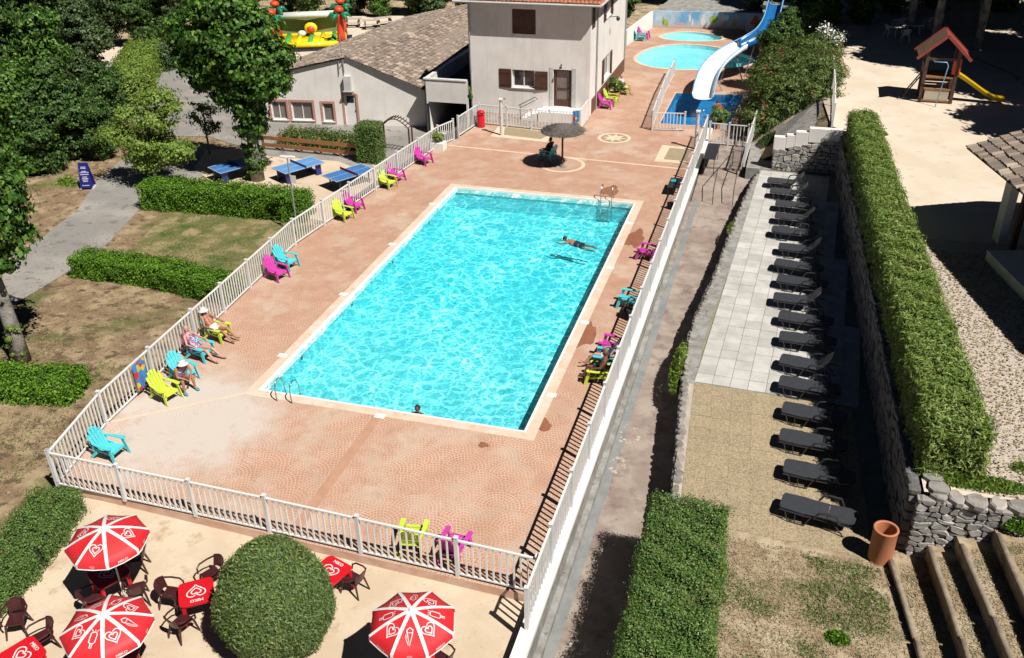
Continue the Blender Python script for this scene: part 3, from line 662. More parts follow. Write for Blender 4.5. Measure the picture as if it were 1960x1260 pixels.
# dry-stone wall of the terrace
tw = thing('stone_wall', 'low curving dry-stone wall with flat mortared top between the sunken walkway and the lounger terrace', 'stone wall', (14.2, 8, 0))
m = MB(); m.add([(p[0]+.06, p[1]-8, .33) for p in TEDGE]+[(p[0]+.02, p[1]-8, -1.3) for p in TEDGE], [(i, i+n, i+n+1, i+1) for i in range(n-1)])
core = part('mortar_bed', m, 'mortar', tw); core.location.x = -14.2
capw = [.62, .6, .42, .40, .50, .52, .5, .42, .38, .38]
m = MB(); m.add([(p[0]-14.2+.02, p[1]-8, .385) for p in TEDGE]+[(p[0]-14.2+capw[i], p[1]-8, .385) for i, p in enumerate(TEDGE)], [(i, i+1, i+n+1, i+n) for i in range(n-1)])
part('wall_top', m, 'rough_wall', tw)
for i in range(n-1):
    a, b = TEDGE[i], TEDGE[i+1]
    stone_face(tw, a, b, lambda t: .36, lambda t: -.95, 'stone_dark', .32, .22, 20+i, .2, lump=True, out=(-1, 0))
# capstones: flat stones along the edge
r = random.Random(8); cap_me = []
for i in range(10):
    mm = MB(); pts = ell(0, 0, .5, .5, 8, .39, None); pts = [(x*r.uniform(.82, 1.12), y*r.uniform(.82, 1.12)) for x, y in pts]; k = 8
    mm.add([(x, y, -.5) for x, y in pts]+[(x, y, .25) for x, y in pts]+[(x*.8, y*.8, .5*r.uniform(.8, 1.2)) for x, y in pts], [tuple(range(k))[::-1]]+[(i2, (i2+1) % k, (i2+1) % k+k, i2+k) for i2 in range(k)]+[(i2+k, (i2+1) % k+k, (i2+1) % k+2*k, i2+2*k) for i2 in range(k)]+[tuple(range(2*k, 3*k))])
    me = mm.mesh('capstone'); me.materials.append(MT['stone_warm']); cap_me.append(me)
cum = [0]
for a, b in zip(TEDGE, TEDGE[1:]): cum.append(cum[-1]+math.dist(a, b))
s_ = .1
while s_ < cum[-1]-.1:
    i = max(j for j in range(n-1) if cum[j] <= s_); f = (s_-cum[i])/(cum[i+1]-cum[i]); a, b = TEDGE[i], TEDGE[i+1]
    x, y = a[0]+(b[0]-a[0])*f, a[1]+(b[1]-a[1])*f; L = r.uniform(.26, .46) if y < 4 else r.uniform(.14, .3)
    o = bpy.data.objects.new('capstone', r.choice(cap_me)); link(o, tw); W = r.uniform(.22, .34) if y < 4 else r.uniform(.12, .2)
    o.location = (x-14.2+r.uniform(.0, .08), y-8, .36+r.uniform(0, .03)); o.rotation_euler = (0, 0, math.atan2(b[1]-a[1], b[0]-a[0])-PI/2+r.uniform(-.15, .15)); o.scale = (W, L, .12); s_ += L*.93
# slabs
def slab_field(name, A, B, C, mat, jmat, w, gap=.012, z=.40, skip=None, limit=300, seed=1, zt=.035):
    """slabs fill the parallelogram A + u(B-A) + v(C-A)"""
    r = random.Random(seed); A, B, C = (Vector((*p, 0)) for p in (A, B, C)); U, V = B-A, C-A; nu, nv = round(U.length/w), round(V.length/w)
    root = thing_free(name); du, dv = U/nu, V/nv; me = MB().box((0, 0, 0), (du.length-gap, dv.length-gap, zt)).mesh('paving_slab'); me.materials.append(MT[mat])
    rz = math.atan2(dv.y, dv.x)-PI/2; cnt = 0
    for j in range(nv):
        for i in range(nu):
            p = A+du*(i+.5)+dv*(j+.5)
            if skip and skip(p): continue
            o = bpy.data.objects.new('paving_slab', me); link(o, root); o.location = (p.x, p.y, z-zt/2+r.uniform(-.004, .004)); o.rotation_euler = (r.gauss(0, .004), r.gauss(0, .004), rz+r.gauss(0, .004))
def thing_free(name):
    o = bpy.data.objects.new(name, None); link(o); o['kind'] = 'structure'; return o
slab_field('slab_paving', (14.44, 3.75), (19.7, 3.55), (15.32, 25.4), 'slab', 'joint', .60, skip=lambda p: p.x > 19.9-.05*(p.y-3))
slab_field('tan_paving', (14.86, -3.3), (19.9, -3.6), (14.44, 3.7), 'slab_tan', 'joint_tan', .62, seed=2, gap=.008, zt=.03)
setting('worn_strip', MB().poly([(14.6, -3.2), (14.9, -3.2), (14.5, 3.6), (14.14, 3.6)], .392), 'mortar_pale')
setting('lower_lawn', MB().poly([(14.2, -24), (23, -24), (21, -3.2), (14.9, -3.42), (14.3, -8)], .388), 'soil')
# upper ground and the retaining wall beside the loungers
U = [(20.75, -3.2), (23.5, -2.9), (60, -2.9), (75, 90), (16, 90), (14.9, 63), (15.2, 45), (17.6, 38), (18.6, 27.2), (19.3, 26.4), (19.45, 25.9), (20.0, 14)]
setting('upper_ground', MB().poly(U, 2.5), 'sand_pale')
setting('gravel_strip', MB().poly([(21.6, -2.9), (60, -2.9), (60, 12), (24.5, 13.2), (21.8, 13), (21.9, 4)], 2.506), 'gravel')
m = MB(); m.add([(14.4, 27, -.1), (14.6, 45, -.1), (14.7, 63, -.1), (18.7, 27.2, 2.48), (17.7, 38, 2.48), (15.3, 45, 2.48), (15.2, 63, 2.48)], [(0, 3, 4, 1), (1, 4, 5), (1, 5, 6, 2)])
setting('planted_bank', m, 'soil')
rw_ = thing('stone_wall', 'tall dark dry-stone retaining wall running behind the row of charcoal loungers', 'stone wall', (20, 10, .4))
m = MB(); m.add([(v[0]-20, v[1]-10, v[2]-.4) for v in [(20.60, -3.2, -.2), (19.22, 26, -.2), (19.5, 26, 2.5), (20.85, -3.2, 2.5), (20.35, 26, 2.5), (21.4, -3.2, 2.5)]], [(0, 1, 2, 3), (3, 2, 4, 5)])
part('mortar_bed', m, 'mortar', rw_)
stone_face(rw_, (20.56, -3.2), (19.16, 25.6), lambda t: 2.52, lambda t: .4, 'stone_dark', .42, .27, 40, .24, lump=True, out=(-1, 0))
m = MB(); r = random.Random(12)
for i in range(70):
    t = i/70; x = 20.86-1.4*t+r.uniform(0, .5); y = -3.0+28.8*t
    mm = stone_mesh(r, .5, .45, .12); M_ = Matrix.Translation((x-20, y-10, 2.13)) @ Matrix.Rotation(PI/2, 4, 'X'); m.add([M_ @ Vector(v) for v in mm.v], mm.f)
o = part('rough_capping', m, 'stone', rw_); o['kind'] = 'stuff'
# masonry end wall facing the camera, right of the loungers
ew = thing('stone_wall', 'sunlit grey stone wall with pale flat coping at the head of the log steps', 'stone wall', (20.7, -3.35, .4))
W2 = lambda t: .5+1.5*t**.8
m = MB().poly([(20.62, -3.2), (25.2, -3.2), (25.2, -2.8), (20.62, -2.8)], -.2, 2.36)
m.v = [(v[0]-20.7, v[1]+3.35, v[2]-.4) for v in m.v]; part('mortar_bed', m, 'mortar', ew)
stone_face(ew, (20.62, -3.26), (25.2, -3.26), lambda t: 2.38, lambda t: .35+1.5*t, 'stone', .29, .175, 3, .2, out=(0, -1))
r = random.Random(4); x = 20.9
while x < 25.2:
    w_ = r.uniform(.38, .62); o = bpy.data.objects.new('capstone', r.choice(cap_me)); link(o, ew); o.location = (x-20.7+w_/2, .22+r.uniform(-.05, .05), 2.03); o.scale = (w_*1.02, .62, .15); o.rotation_euler = (0, 0, r.uniform(-.2, .2)); x += w_*.95
# far stone wall at the head of the terrace with stepped white parapet
fw = thing('stone_wall', 'grey rubble wall under a stepped white parapet at the far end of the lounger terrace', 'stone wall', (15.8, 25.7, .4))
m = MB(); m.add([(0, .1, -.4), (3.5, .1, -.4), (3.5, .1, 1.85), (0, .1, .9), (0, 5, -.4), (3.5, 5, -.4), (3.5, 5, 1.85), (0, 5, .9)], [(0, 1, 2, 3), (3, 2, 6, 7), (0, 3, 7, 4)])
part('mortar_bed', m, 'mortar', fw)
stone_face(fw, (15.85, 25.75), (19.2, 25.75), lambda t: 1.45+.8*t, lambda t: .38, 'stone', .3, .2, 9, .2, out=(0, -1), maxn=300)
for (x0, x1, z0, z1) in ((.0, .62, .9, 1.78), (.62, 1.06, 1.2, 1.92), (1.06, 1.7, 1.35, 2.12), (1.7, 3.35, 1.6, 2.35)):
    part('parapet_block', MB().box(((x0+x1)/2, .16, (z0+z1)/2), (x1-x0-.006, .34, z1-z0)), 'render_white', fw, bevel=.02)
m = MB(); m.add([(0.0, .4, 1.2), (1.9, .4, 2.06), (2.5, 8, 2.12), (.2, 6, .6)], [(0, 1, 2, 3)]); part('paved_slope', m, 'rough_wall', fw)
setting('stair_landing', MB().poly([(14.55, 25.6), (15.85, 25.6), (15.85, 30), (14.55, 30)], -.3, .42), 'rough_wall')
# ---- log steps
r = random.Random(6)
LG = [((20.25, -3.56, .55), (21.1, -8.9), 'lowest'), ((21.12, -3.5, 1.0), (21.95, -9.2), 'second'), ((21.76, -3.7, 1.42), (22.55, -8.2), 'third'), ((22.5, -3.6, 1.85), (23.2, -8.6), 'highest')]
prevx = None
for i, (a, b, wd) in enumerate(LG):
    z = a[2]
    nx = LG[i+1] if i < 3 else ((24.5, -3.5, 0), (26, -9), '')
    k_ = (b[0]-a[0])/(b[1]-a[1]); m = MB().poly([(a[0]+k_*(-3.25-a[1]), -3.25), (a[0]+k_*(-18-a[1]), -18), (30, -18), (30, -3.25)], z-.5, z-.02); setting('step_tread', m, 'soil')
    for k in (0, 1):
        P0 = Vector((a[0], a[1], z)).lerp(Vector((b[0], b[1], z)), 0 if k == 0 else .52); P1 = Vector((a[0], a[1], z)).lerp(Vector((b[0], b[1], z)), .5 if k == 0 else 1)
        mid = (P0+P1)/2; m = MB(); pts = [P0-mid, (P0-mid)*.5+Vector((r.uniform(-.01, .01), 0, .005)), Vector((r.uniform(-.015, .015), 0, .01)), (P1-mid)*.5, P1-mid+Vector((r.uniform(-.04, .04), 0, 0))]
        m.tube([tuple(p) for p in pts], [.075, .08, .078, .074, .07], 10)
        o = part('log', m, 'log', None, True); o.location = mid
        tag(o, f'weathered log edging the {wd} earth step, {"end nearer the stone wall" if k == 0 else "end farther from the wall"}', 'log', 'logs edging the earth steps')
for i, (px, py) in enumerate(((-3.9, .0), )): pass

# ------------------------------------------------------------------ fences
PICK = {}
def picket_mesh(h):
    k = round(h, 2)
    if k not in PICK:
        me = MB().box((0, 0, h/2), (.045, .036, h)).mesh('picket'); me.materials.append(MT['white']); PICK[k] = me
    return PICK[k]
def fence(label, pts, h=1.22, post_sp=2.3, pick_sp=.19, group=None, base=.10, posts=True, name='fence', skip=()):
    pts = [Vector(p) for p in pts]; o0 = pts[0]; t = thing(name, label, 'fence', o0, 0, group)
    pm_ = MB().box((0, 0, (h+.10)/2), (.10, .10, h+.10)).box((0, 0, h+.11), (.12, .12, .02)).mesh('post'); pm_.materials.append(MT['post_grey'])
    hh = h-base-.05; me = picket_mesh(hh)
    for i, (a, b) in enumerate(zip(pts, pts[1:])):
        d = b-a; L = d.length; n = max(1, round(L/post_sp)); rz = math.atan2(d.y, d.x)
        for j in range(n):
            A, B = a.lerp(b, j/n), a.lerp(b, (j+1)/n)
            if posts:
                p = bpy.data.objects.new('post', pm_); link(p, t); p.location = A-o0; p.rotation_euler = (0, 0, rz)
            u = (B-A).normalized(); s, e = A+u*.07, B-u*.07
            m = MB().beam(s-o0+Vector((0, 0, h)), e-o0+Vector((0, 0, h)), .06, .05); part('top_rail', m, 'white', t)
            m = MB().beam(s-o0+Vector((0, 0, base)), e-o0+Vector((0, 0, base)), .05, .045); part('bottom_rail', m, 'white', t)
            k = max(1, round((e-s).length/pick_sp)-1)
            for q in range(k):
                P = s.lerp(e, (q+1)/(k+1)); o = bpy.data.objects.new('picket', me); link(o, t); o.location = P-o0+Vector((0, 0, base+.024)); o.rotation_euler = (0, 0, rz)
    p = bpy.data.objects.new('post', pm_); link(p, t); p.location = pts[-1]-o0
    return t
fence('long white picket railing along the left edge of the pool deck, beside the lawn', [(-3.19, -6.27, 0), (-3.82, -3.2, 0), (-4.15, 2.5, 0), (-4.68, 11.35, 0), (-3.18, 26.2, 0), (-2.72, 27.6, 0)])
fence('short white picket railing from the planter to the red bin, in front of the garage', [(-2.66, 28.3, 0), (-2.33, 31.1, 0)])
fence('white picket railing at the near end of the pool, above the cafe terrace', [(-3.19, -6.27, 0), (4.0, -6.42, 0), (9.6, -6.62, 0), (11.78, -6.72, 0)], post_sp=2.35)
fence('long white railing on the right-hand wall, between the pool deck and the sunken walkway', [(11.86, -8.0, .17), (11.86, 31.0, .17)], h=1.25, base=.07)
fence('white picket railing in front of the house steps', [(-2.30, 31.15, 0), (-.4, 30.95, 0), (1.25, 30.75, 0), (2.4, 30.75, 0), (4.1, 30.9, 0)], post_sp=1.9)
t = thing('privacy_screen', 'solid white screen panel joining the house corner to the picket railing', 'fence panel', (4.2, 31.2, 0))
part('panel', MB().box((.02, 1.15, .68), (.03, 2.3, 1.2)), 'white', t); part('rail', MB().box((.02, 1.15, 1.3), (.06, 2.36, .05)), 'white', t)
part('post', MB().box((.02, -.03, .66), (.09, .09, 1.32)), 'post_grey', t)
fence('white railing along the left side of the splash pool', [(8.45, 32.3, 0), (8.05, 40.0, 0), (7.95, 45.6, 0)], h=1.15)
fence('short white picket gate panel in front of the splash pool', [(8.5, 32.25, 0), (10.4, 32.5, 0)], h=1.1)
gt = fence('white picket gate across the head of the sunken walkway', [(12.1, 30.4, 0), (14.3, 30.3, 0)], h=1.25, post_sp=1.1)
part('sign_plate', MB().box((0, 0, 0), (.4, .02, .3)), 'white_dirty', gt).location = (.75, -.06, 1.05)
fence('white railing beside the stair landing, near the stone wall', [(14.42, 25.9, .36), (14.5, 29.2, .42), (14.6, 33.2, .42)], h=1.2)
fence('white railing at the edge of the playground, beside the oleander', [(18.62, 27.0, 2.5), (18.66, 31.0, 2.5), (18.6, 37.5, 2.5)], h=1.15)
kw = thing('wall', 'low white wall on the left of the toddler pool, meeting the mural wall', 'wall', (2.86, 54.4, 0))
m = MB().add([(0, 0, -.2), (.92, 7.6, -.2), (.92, 7.6, 1.4), (0, 0, 1.22), (-.2, 0, -.2), (.72, 7.6, -.2), (.72, 7.6, 1.4), (-.2, 0, 1.22)], [(0, 1, 2, 3), (7, 6, 5, 4), (3, 2, 6, 7), (0, 3, 7, 4), (1, 5, 6, 2)])
part('wall_face', m, 'render_white', kw)
mu = thing('wall', 'low wall painted with an underwater scene in blues and pinks behind the toddler pool', 'mural wall', (3.8, 62.1, 0))
L = 10.6; m = MB().box((L/2, .1, .6), (L, .2, 1.6)); part('painted_face', m, 'mural', mu); mu.rotation_euler = (0, 0, .075)
MT['coral'] = plain('coral_paint', (.66, .20, .10), (.55, .16, .09), 3, .6); MT['weed'] = plain('weed_paint', (.38, .52, .10), (.3, .45, .1), 3, .6); MT['pinkp'] = plain('pink_paint', (.68, .42, .52), (.6, .36, .46), 3, .6)
for x, z, rx, rz, c in ((1.05, .42, .22, .34, 'weed'), (.88, .62, .09, .40, 'weed'), (1.25, .30, .10, .22, 'weed'), (3.2, .85, .10, .34, 'print_white'), (3.45, .5, .07, .3, 'print_white'), (4.35, .62, .22, .34, 'print_white'), (4.4, 1.08, .14, .12, 'print_white'), (5.25, .8, .42, .30, 'weed'), (6.05, .85, .17, .2, 'print_white'), (6.2, .45, .22, .18, 'pinkp'), (7.0, .45, .26, .17, 'weed'), (7.2, .92, .34, .13, 'pinkp'), (8.9, .55, .46, .45, 'coral'), (8.85, 1.0, .24, .22, 'coral'), (1.95, 1.0, .18, .12, 'pinkp'), (2.4, .35, .3, .08, 'pinkp')):
    o = part('painted_motif', MB().add([(p[0], 0, p[1]) for p in ell(0, 0, rx, rz, 16, 0, lambda a: .10*math.sin(2*a+x)+.06*math.sin(5*a+z*9))], [tuple(range(16))]), c, mu); o.location = (x, -.004, z)
bpy.context.view_layer.update()
fr = thing('flat_roof', 'weathered grey flat roof behind the mural wall', 'roof', (7, 66, 0))
m = MB().add([(-3.2, -3.0, 1.25), (6.2, -2.4, 1.25), (3.6, 14, 2.0), (-1.0, 14, 2.0), (-3.2, -3.0, 0), (6.2, -2.4, 0), (3.6, 14, 0), (-1.0, 14, 0)], [(0, 1, 2, 3), (4, 5, 1, 0), (5, 6, 2, 1), (7, 4, 0, 3)]); part('roof_surface', m, 'rough_wall', fr)

# ------------------------------------------------------------------ buildings
def wall(parent, A, B, z0, z1, holes, thick, mat, name='wall', tops=None):
    """vertical wall A->B in local coords with rectangular openings (u0,u1,z0,z1)"""
    A, B = Vector((*A, 0)), Vector((*B, 0)); L = (B-A).length; d = (B-A)/L; nrm = Vector((d.y, -d.x, 0))
    us = sorted({0, L, *[h[0] for h in holes], *[h[1] for h in holes]}); zs = sorted({z0, z1, *[h[2] for h in holes], *[h[3] for h in holes]})
    m = MB()
    inside = lambda u, z: any(h[0] < u < h[1] and h[2] < z < h[3] for h in holes)
    q = lambda u, z, k: A+d*u-nrm*k*thick+Vector((0, 0, z))
    for u0, u1 in zip(us, us[1:]):
        for a, b in zip(zs, zs[1:]):
            if inside((u0+u1)/2, (a+b)/2): continue
            for k, o in ((0, 1), (1, -1)):
                f = [q(u0, a, k), q(u1, a, k), q(u1, b, k), q(u0, b, k)]; m.add(f if o == 1 else f[::-1], [(0, 1, 2, 3)])
    for h in holes:
        c = [(h[0], h[2]), (h[1], h[2]), (h[1], h[3]), (h[0], h[3])]
        for (a, b) in zip(c, c[1:]+c[:1]): m.add([q(*a, 0), q(*b, 0), q(*b, 1), q(*a, 1)], [(0, 1, 2, 3)])
    return part(name, m, mat, parent), (lambda u, z, k=0.0: A+d*u+nrm*k+Vector((0, 0, z))), math.atan2(d.y, d.x)
def window(parent, fn, rz, u0, u1, z0, z1, mat='white', glass='glass', deep=.16, mull=1, name='window', fw=.07, sill=True, rows=1):
    w, h = u1-u0, z1-z0; m = MB()
    for c, s in (((0, 0, -h/2+fw/2), (w, .06, fw)), ((0, 0, h/2-fw/2), (w, .06, fw)), ((-w/2+fw/2, 0, 0), (fw, .062, h-2*fw)), ((w/2-fw/2, 0, 0), (fw, .062, h-2*fw))): m.box(c, s)
    for i in range(mull): m.box((-w/2+w*(i+1)/(mull+1), 0, 0), (fw*.8, .058, h-2*fw))
    for i in range(rows-1): m.box((0, 0, -h/2+h*(i+1)/rows), (w-2*fw, .05, fw*.6))
    o = part(name, m, mat, parent); o.location = fn((u0+u1)/2, (z0+z1)/2, -deep); o.rotation_euler = (0, 0, rz)
    part('pane', MB().box((0, .02, 0), (w-fw, .012, h-fw)), glass, o)
    if sill: s = part('sill', MB().box((0, -deep*.5-.02, -h/2-.03), (w+.14, deep+.12, .05)), 'render_white', o)
    return o
def shutter(parent, fn, rz, u0, u1, z0, z1, k=.03, mat='brown_paint', ang=0):
    w, h = u1-u0, z1-z0; m = MB(); nb = max(3, round(w/.14)); bw = w/nb
    for i in range(nb): m.box((-w/2+bw*(i+.5), 0, 0), (bw-.008, .03, h))
    for z in (-h*.32, h*.32): m.box((0, -.026, z), (w*.94, .02, .07))
    o = part('shutter', m, mat, parent); o.location = fn((u0+u1)/2, (z0+z1)/2, k); o.rotation_euler = (0, 0, rz+ang); return o

house = thing('house', 'tall cream rendered house with brown shutters and a red tile roof, standing beside the deck', 'house', (-3.7, 33.8, 0))
HW, HD, HH = 7.9, 11.9, 6.95
f1, F, rzF = wall(house, (0, 0), (HW, 0), -1.8, HH, [(2.85, 4.32, 1.72, 2.84), (5.55, 6.72, .62, 2.98), (2.90, 4.42, 5.06, 6.55)], .35, 'render_wall')
f2, S, rzS = wall(house, (HW, 0), (HW, HD), 0, HH, [(4.3, 6.4, 1.3, 2.75), (4.55, 6.1, 5.3, 6.6), (.25, 1.45, 5.35, 6.7)], .35, 'render_white')
wall(house, (HW, HD), (0, HD), 0, HH, [], .3, 'render_wall'); wall(house, (0, HD), (0, 0), -1.8, HH, [], .3, 'render_wall')
window(house, F, rzF, 2.85, 4.32, 1.72, 2.84, glass='glass', deep=.2, fw=.08)
shutter(house, F, rzF, 1.98, 2.80, 1.66, 2.86, .04, ang=-.05); shutter(house, F, rzF, 4.36, 5.2, 1.62, 2.82, .05, ang=.06)
shutter(house, F, rzF, 2.90, 3.66, 5.06, 6.55, -.06); shutter(house, F, rzF, 3.67, 4.42, 5.06, 6.55, -.06)
# door
m = MB()
for c, s in (((-.50, 0, 0), (.17, .10, 2.34)), ((.50, 0, 0), (.17, .10, 2.34)), ((0, 0, 1.12), (.83, .10, .1)), ((0, 0, -.95), (.83, .08, .42)), ((0, 0, -.05), (.83, .05, .06))): m.box(c, s)
door = part('door', m, 'brown_paint', house); door.location = F(6.13, 1.80, -.18)
part('pane', MB().box((0, .03, .15), (.82, .02, 1.8)), 'glass_pale', door); part('handle', MB().box((-.38, -.07, -.1), (.03, .05, .14)), 'metal', door)
part('door_surround', MB().box((5.42, -.004, 1.85), (.22, .05, 2.5)).box((6.90, -.004, 1.85), (.26, .05, 2.5)), 'white_dirty', house)
lamp = part('wall_lamp', MB().tube([(0, 0, 0), (0, -.22, .12), (0, -.30, .02)], .025, 6).ball((0, -.32, -.06), .09), 'metal_dark', house); lamp.location = F(6.1, 3.25, 0)
# side wall
window(house, S, rzS, 4.3, 6.4, 1.3, 2.75, deep=.18, mull=2); window(house, S, rzS, 4.55, 6.1, 5.3, 6.6, deep=.18)
for a, b, z0, z1 in ((3.75, 4.25, 1.2, 2.8), (6.45, 6.95, 1.2, 2.8), (3.85, 4.5, 5.2, 6.7), (6.15, 6.8, 5.2, 6.7)): shutter(house, S, rzS, a, b, z0, z1, .05)
shutter(house, S, rzS, .25, 1.45, 5.35, 6.7, -.05)
part('downpipe', MB().tube([S(1.75, 6.9, .07), S(1.75, .1, .07)], .05, 8).tube([S(1.75, 3.4, .07), S(1.75, 3.2, .07)], .062, 8), 'galv', house)
part('downpipe', MB().tube([S(11.75, 6.9, .07), S(11.75, .1, .07)], .05, 8), 'galv', house)
part('downpipe', MB().tube([F(.1, 6.8, .06), F(.1, .1, .06)], .045, 8), 'galv', house)
part('dado', MB().box((HW+.02, HD/2+.3, .52), (.045, HD-.62, 1.04)), 'brown_dado', house)
part('skirting', MB().box((HW+.035, HD/2, .04), (.03, HD, .16)), 'curb', house)
br = part('bracket_lamp', MB().tube([(0, 0, 0), (.55, 0, .06)], .022, 6).ball((.58, 0, -.08), (.13, .13, .16)), 'metal_dark', house); br.location = S(5.8, 5.15, 0)
# eaves and low hipped roof with rows of barrel tiles
ov = .66
part('soffit', MB().poly([(-ov, -ov), (HW+ov, -ov), (HW+ov, HD+ov), (-ov, HD+ov)], HH-.02, HH+.10), 'render_white', house)
part('gutter', MB().tube([(-ov-.05, -ov-.06, HH+.06), (HW+ov+.05, -ov-.06, HH+.06)], .07, 8).tube([(HW+ov+.06, -ov, HH+.06), (HW+ov+.06, HD+ov, HH+.06)], .07, 8), 'white_dirty', house)
def barrel_rows(origin, U, V, nu, nv, r0, mat, parent, name='roof_tile', over=1.12, seed=1, stuff=True, jitter=.01, U2=None):
    """tiles: U along the eave, V up the slope"""
    rg = random.Random(seed); U, V, O = Vector(U), Vector(V), Vector(origin); N = U.cross(V).normalized(); u, v = U/nu, V/nv
    if N.z < 0: N = -N
    big = MB(); seg = 4
    tm = MB()
    un, vn = u.normalized(), v.normalized()
    def verts(base, k):
        L = v.length*over; r = u.length*.52; vs = []
        for e in (0, 1):
            rr = r*(1.08 if e == 0 else .86)
            for i in range(seg+1):
                a = PI*i/seg; vs.append(base+vn*L*e+un*(-math.cos(a)*rr)+N*(math.sin(a)*rr*.62+(.035 if e == 0 else 0)))
        return vs
    fs = [(i, i+1, i+seg+2, i+seg+1) for i in range(seg)]+[tuple(range(seg, -1, -1))]
    if stuff:
        for j in range(nv):
            for i in range(nu):
                tw = (Vector(U2)-U)*((i+.5)/nu)*(j/nv) if U2 is not None else Vector((0, 0, 0))
                big.add(verts(O+u*(i+.5)+v*j+tw+N*rg.uniform(0, jitter)+vn*rg.uniform(-.03, .03), 0), fs)
        o = part(name, big, mat, parent); o['kind'] = 'stuff'; return o
    me = MB().add(verts(Vector((0, 0, 0)), 0), fs).mesh(name); me.materials.append(MT[mat])
    for j in range(nv):
        for i in range(nu):
            o = bpy.data.objects.new(name, me); link(o, parent); o.location = O+u*(i+.5)+v*j+N*rg.uniform(0, jitter)+vn*rg.uniform(-.03, .03); o.rotation_euler = (0, 0, rg.gauss(0, .02))
rf = MB(); pk = 1.6
c4 = [(-ov, -ov, HH+.10), (HW+ov, -ov, HH+.10), (HW+ov, HD+ov, HH+.10), (-ov, HD+ov, HH+.10), (HW/2, 4.6, HH+pk), (HW/2, HD-4.6, HH+pk)]
rf.add(c4, [(0, 1, 4), (1, 2, 5, 4), (2, 3, 5), (3, 0, 4, 5)]); part('roof', rf, 'redtile', house)
barrel_rows((-ov, -ov-.04, HH+.11), (HW+2*ov, 0, 0), (0, 1.6, .5), 36, 4, .1, 'redtile', house, seed=3)
# entrance steps behind the railing
part('landing', MB().poly([(4.9, -1.3), (7.85, -1.3), (7.85, -.01), (4.9, -.01)], -.2, .60), 'render_wall', house)
for i in range(3): part('step', MB().poly([(4.9-.35*(i+1), -1.25), (4.9-.35*i-.002, -1.25), (4.9-.35*i-.002, -.02), (4.9-.35*(i+1), -.02)], -.2, .45-.15*i), 'render_wall', house)
part('handrail', MB().tube([(3.6, -1.2, .9), (4.7, -1.2, 1.5), (4.85, -1.2, 1.35)], .025, 6).tube([(3.6, -1.2, .7), (4.7, -1.2, 1.3)], .02, 6).tube([(3.7, -1.2, 0), (3.7, -1.2, .95)], .02, 6), 'metal_dark', house)
setting('house_yard', MB().poly([(-2.4, 31.0), (4.2, 31.0), (4.2, 33.8), (-3.6, 33.8)], -.02), 'walk')

# long low building with a pitched tile roof
lb = thing('long_building', 'long low white building with a weathered tile roof and pink window surrounds', 'building', (-12.2, 33.44, -1.5))
def lw(p): return (p[0]+12.2, p[1]-33.44, p[2]+1.5)
GA, GB = Vector((-18.4, 32.55, 0)), Vector((-7.1, 34.2, 0)); gl = (GB-GA).length; gd = (GB-GA)/gl
A_, B_ = (GA.x+12.2, GA.y-33.44), (GB.x+12.2, GB.y-33.44)
def gu(x): return (x-GA.x)/gd.x
HO = [(gu(-16.45), gu(-14.95), .3, 1.55), (gu(-14.25), gu(-13.5), .25, 1.5), (gu(-12.68), gu(-11.85), .02, 2.12), (gu(-17.9), gu(-16.8), .3, 1.55)]
g1, GF, rzG = wall(lb, A_, B_, -.4, 2.57, HO, .3, 'render_wall')
zap, zr, zl_ = 4.55, 2.57, 3.0
uap = gu(-12.2)
m = MB(); q = lambda u, z, k: GF(u, z, -k)
m.add([q(0, 2.57, 0), q(gl, 2.57, 0), q(uap, zap, 0), q(0, 3.2, 0), q(0, 2.57, .3), q(gl, 2.57, .3), q(uap, zap, .3), q(0, 3.2, .3)], [(0, 1, 2, 3), (7, 6, 5, 4)]); part('gable', m, 'render_wall', lb)
RA, RB = Vector(lw((-12.2, 33.3, 3.12))), Vector(lw((-9.9, 53.0, 3.12)))
EA, EB = Vector(lw((-7.0, 33.9, 1.12))), Vector(lw((-6.2, 53.5, 1.12)))
FA, FB = Vector(lw((-18.6, 32.3, 1.72))), Vector(lw((-16.0, 53.5, 1.72)))
m = MB().add([EA, EB, RB, RA, FB, FA], [(0, 1, 2, 3), (3, 2, 4, 5)]); part('roof', m, 'rooftile', lb)
m = MB().add([EA+Vector((-.3, .3, -.1)), EB, EB-Vector((0, 0, 2.8)), EA-Vector((.3, -.3, 2.8))], [(0, 1, 2, 3)]); part('side_wall', m, 'render_wall', lb)
barrel_rows(EA+Vector((0, 0, .03)), EB-EA, RA-EA, 78, 18, .1, 'rooftile', lb, seed=5, jitter=.03, U2=RB-RA)
barrel_rows(FA+Vector((0, 0, .03)), FB-FA, RA-FA, 78, 18, .1, 'rooftile', lb, seed=6, jitter=.03, U2=RB-RA)
part('ridge_tiles', MB().tube([RA+Vector((0, 0, .05)), RB+Vector((0, 0, .05))], .13, 8), 'rooftile', lb)
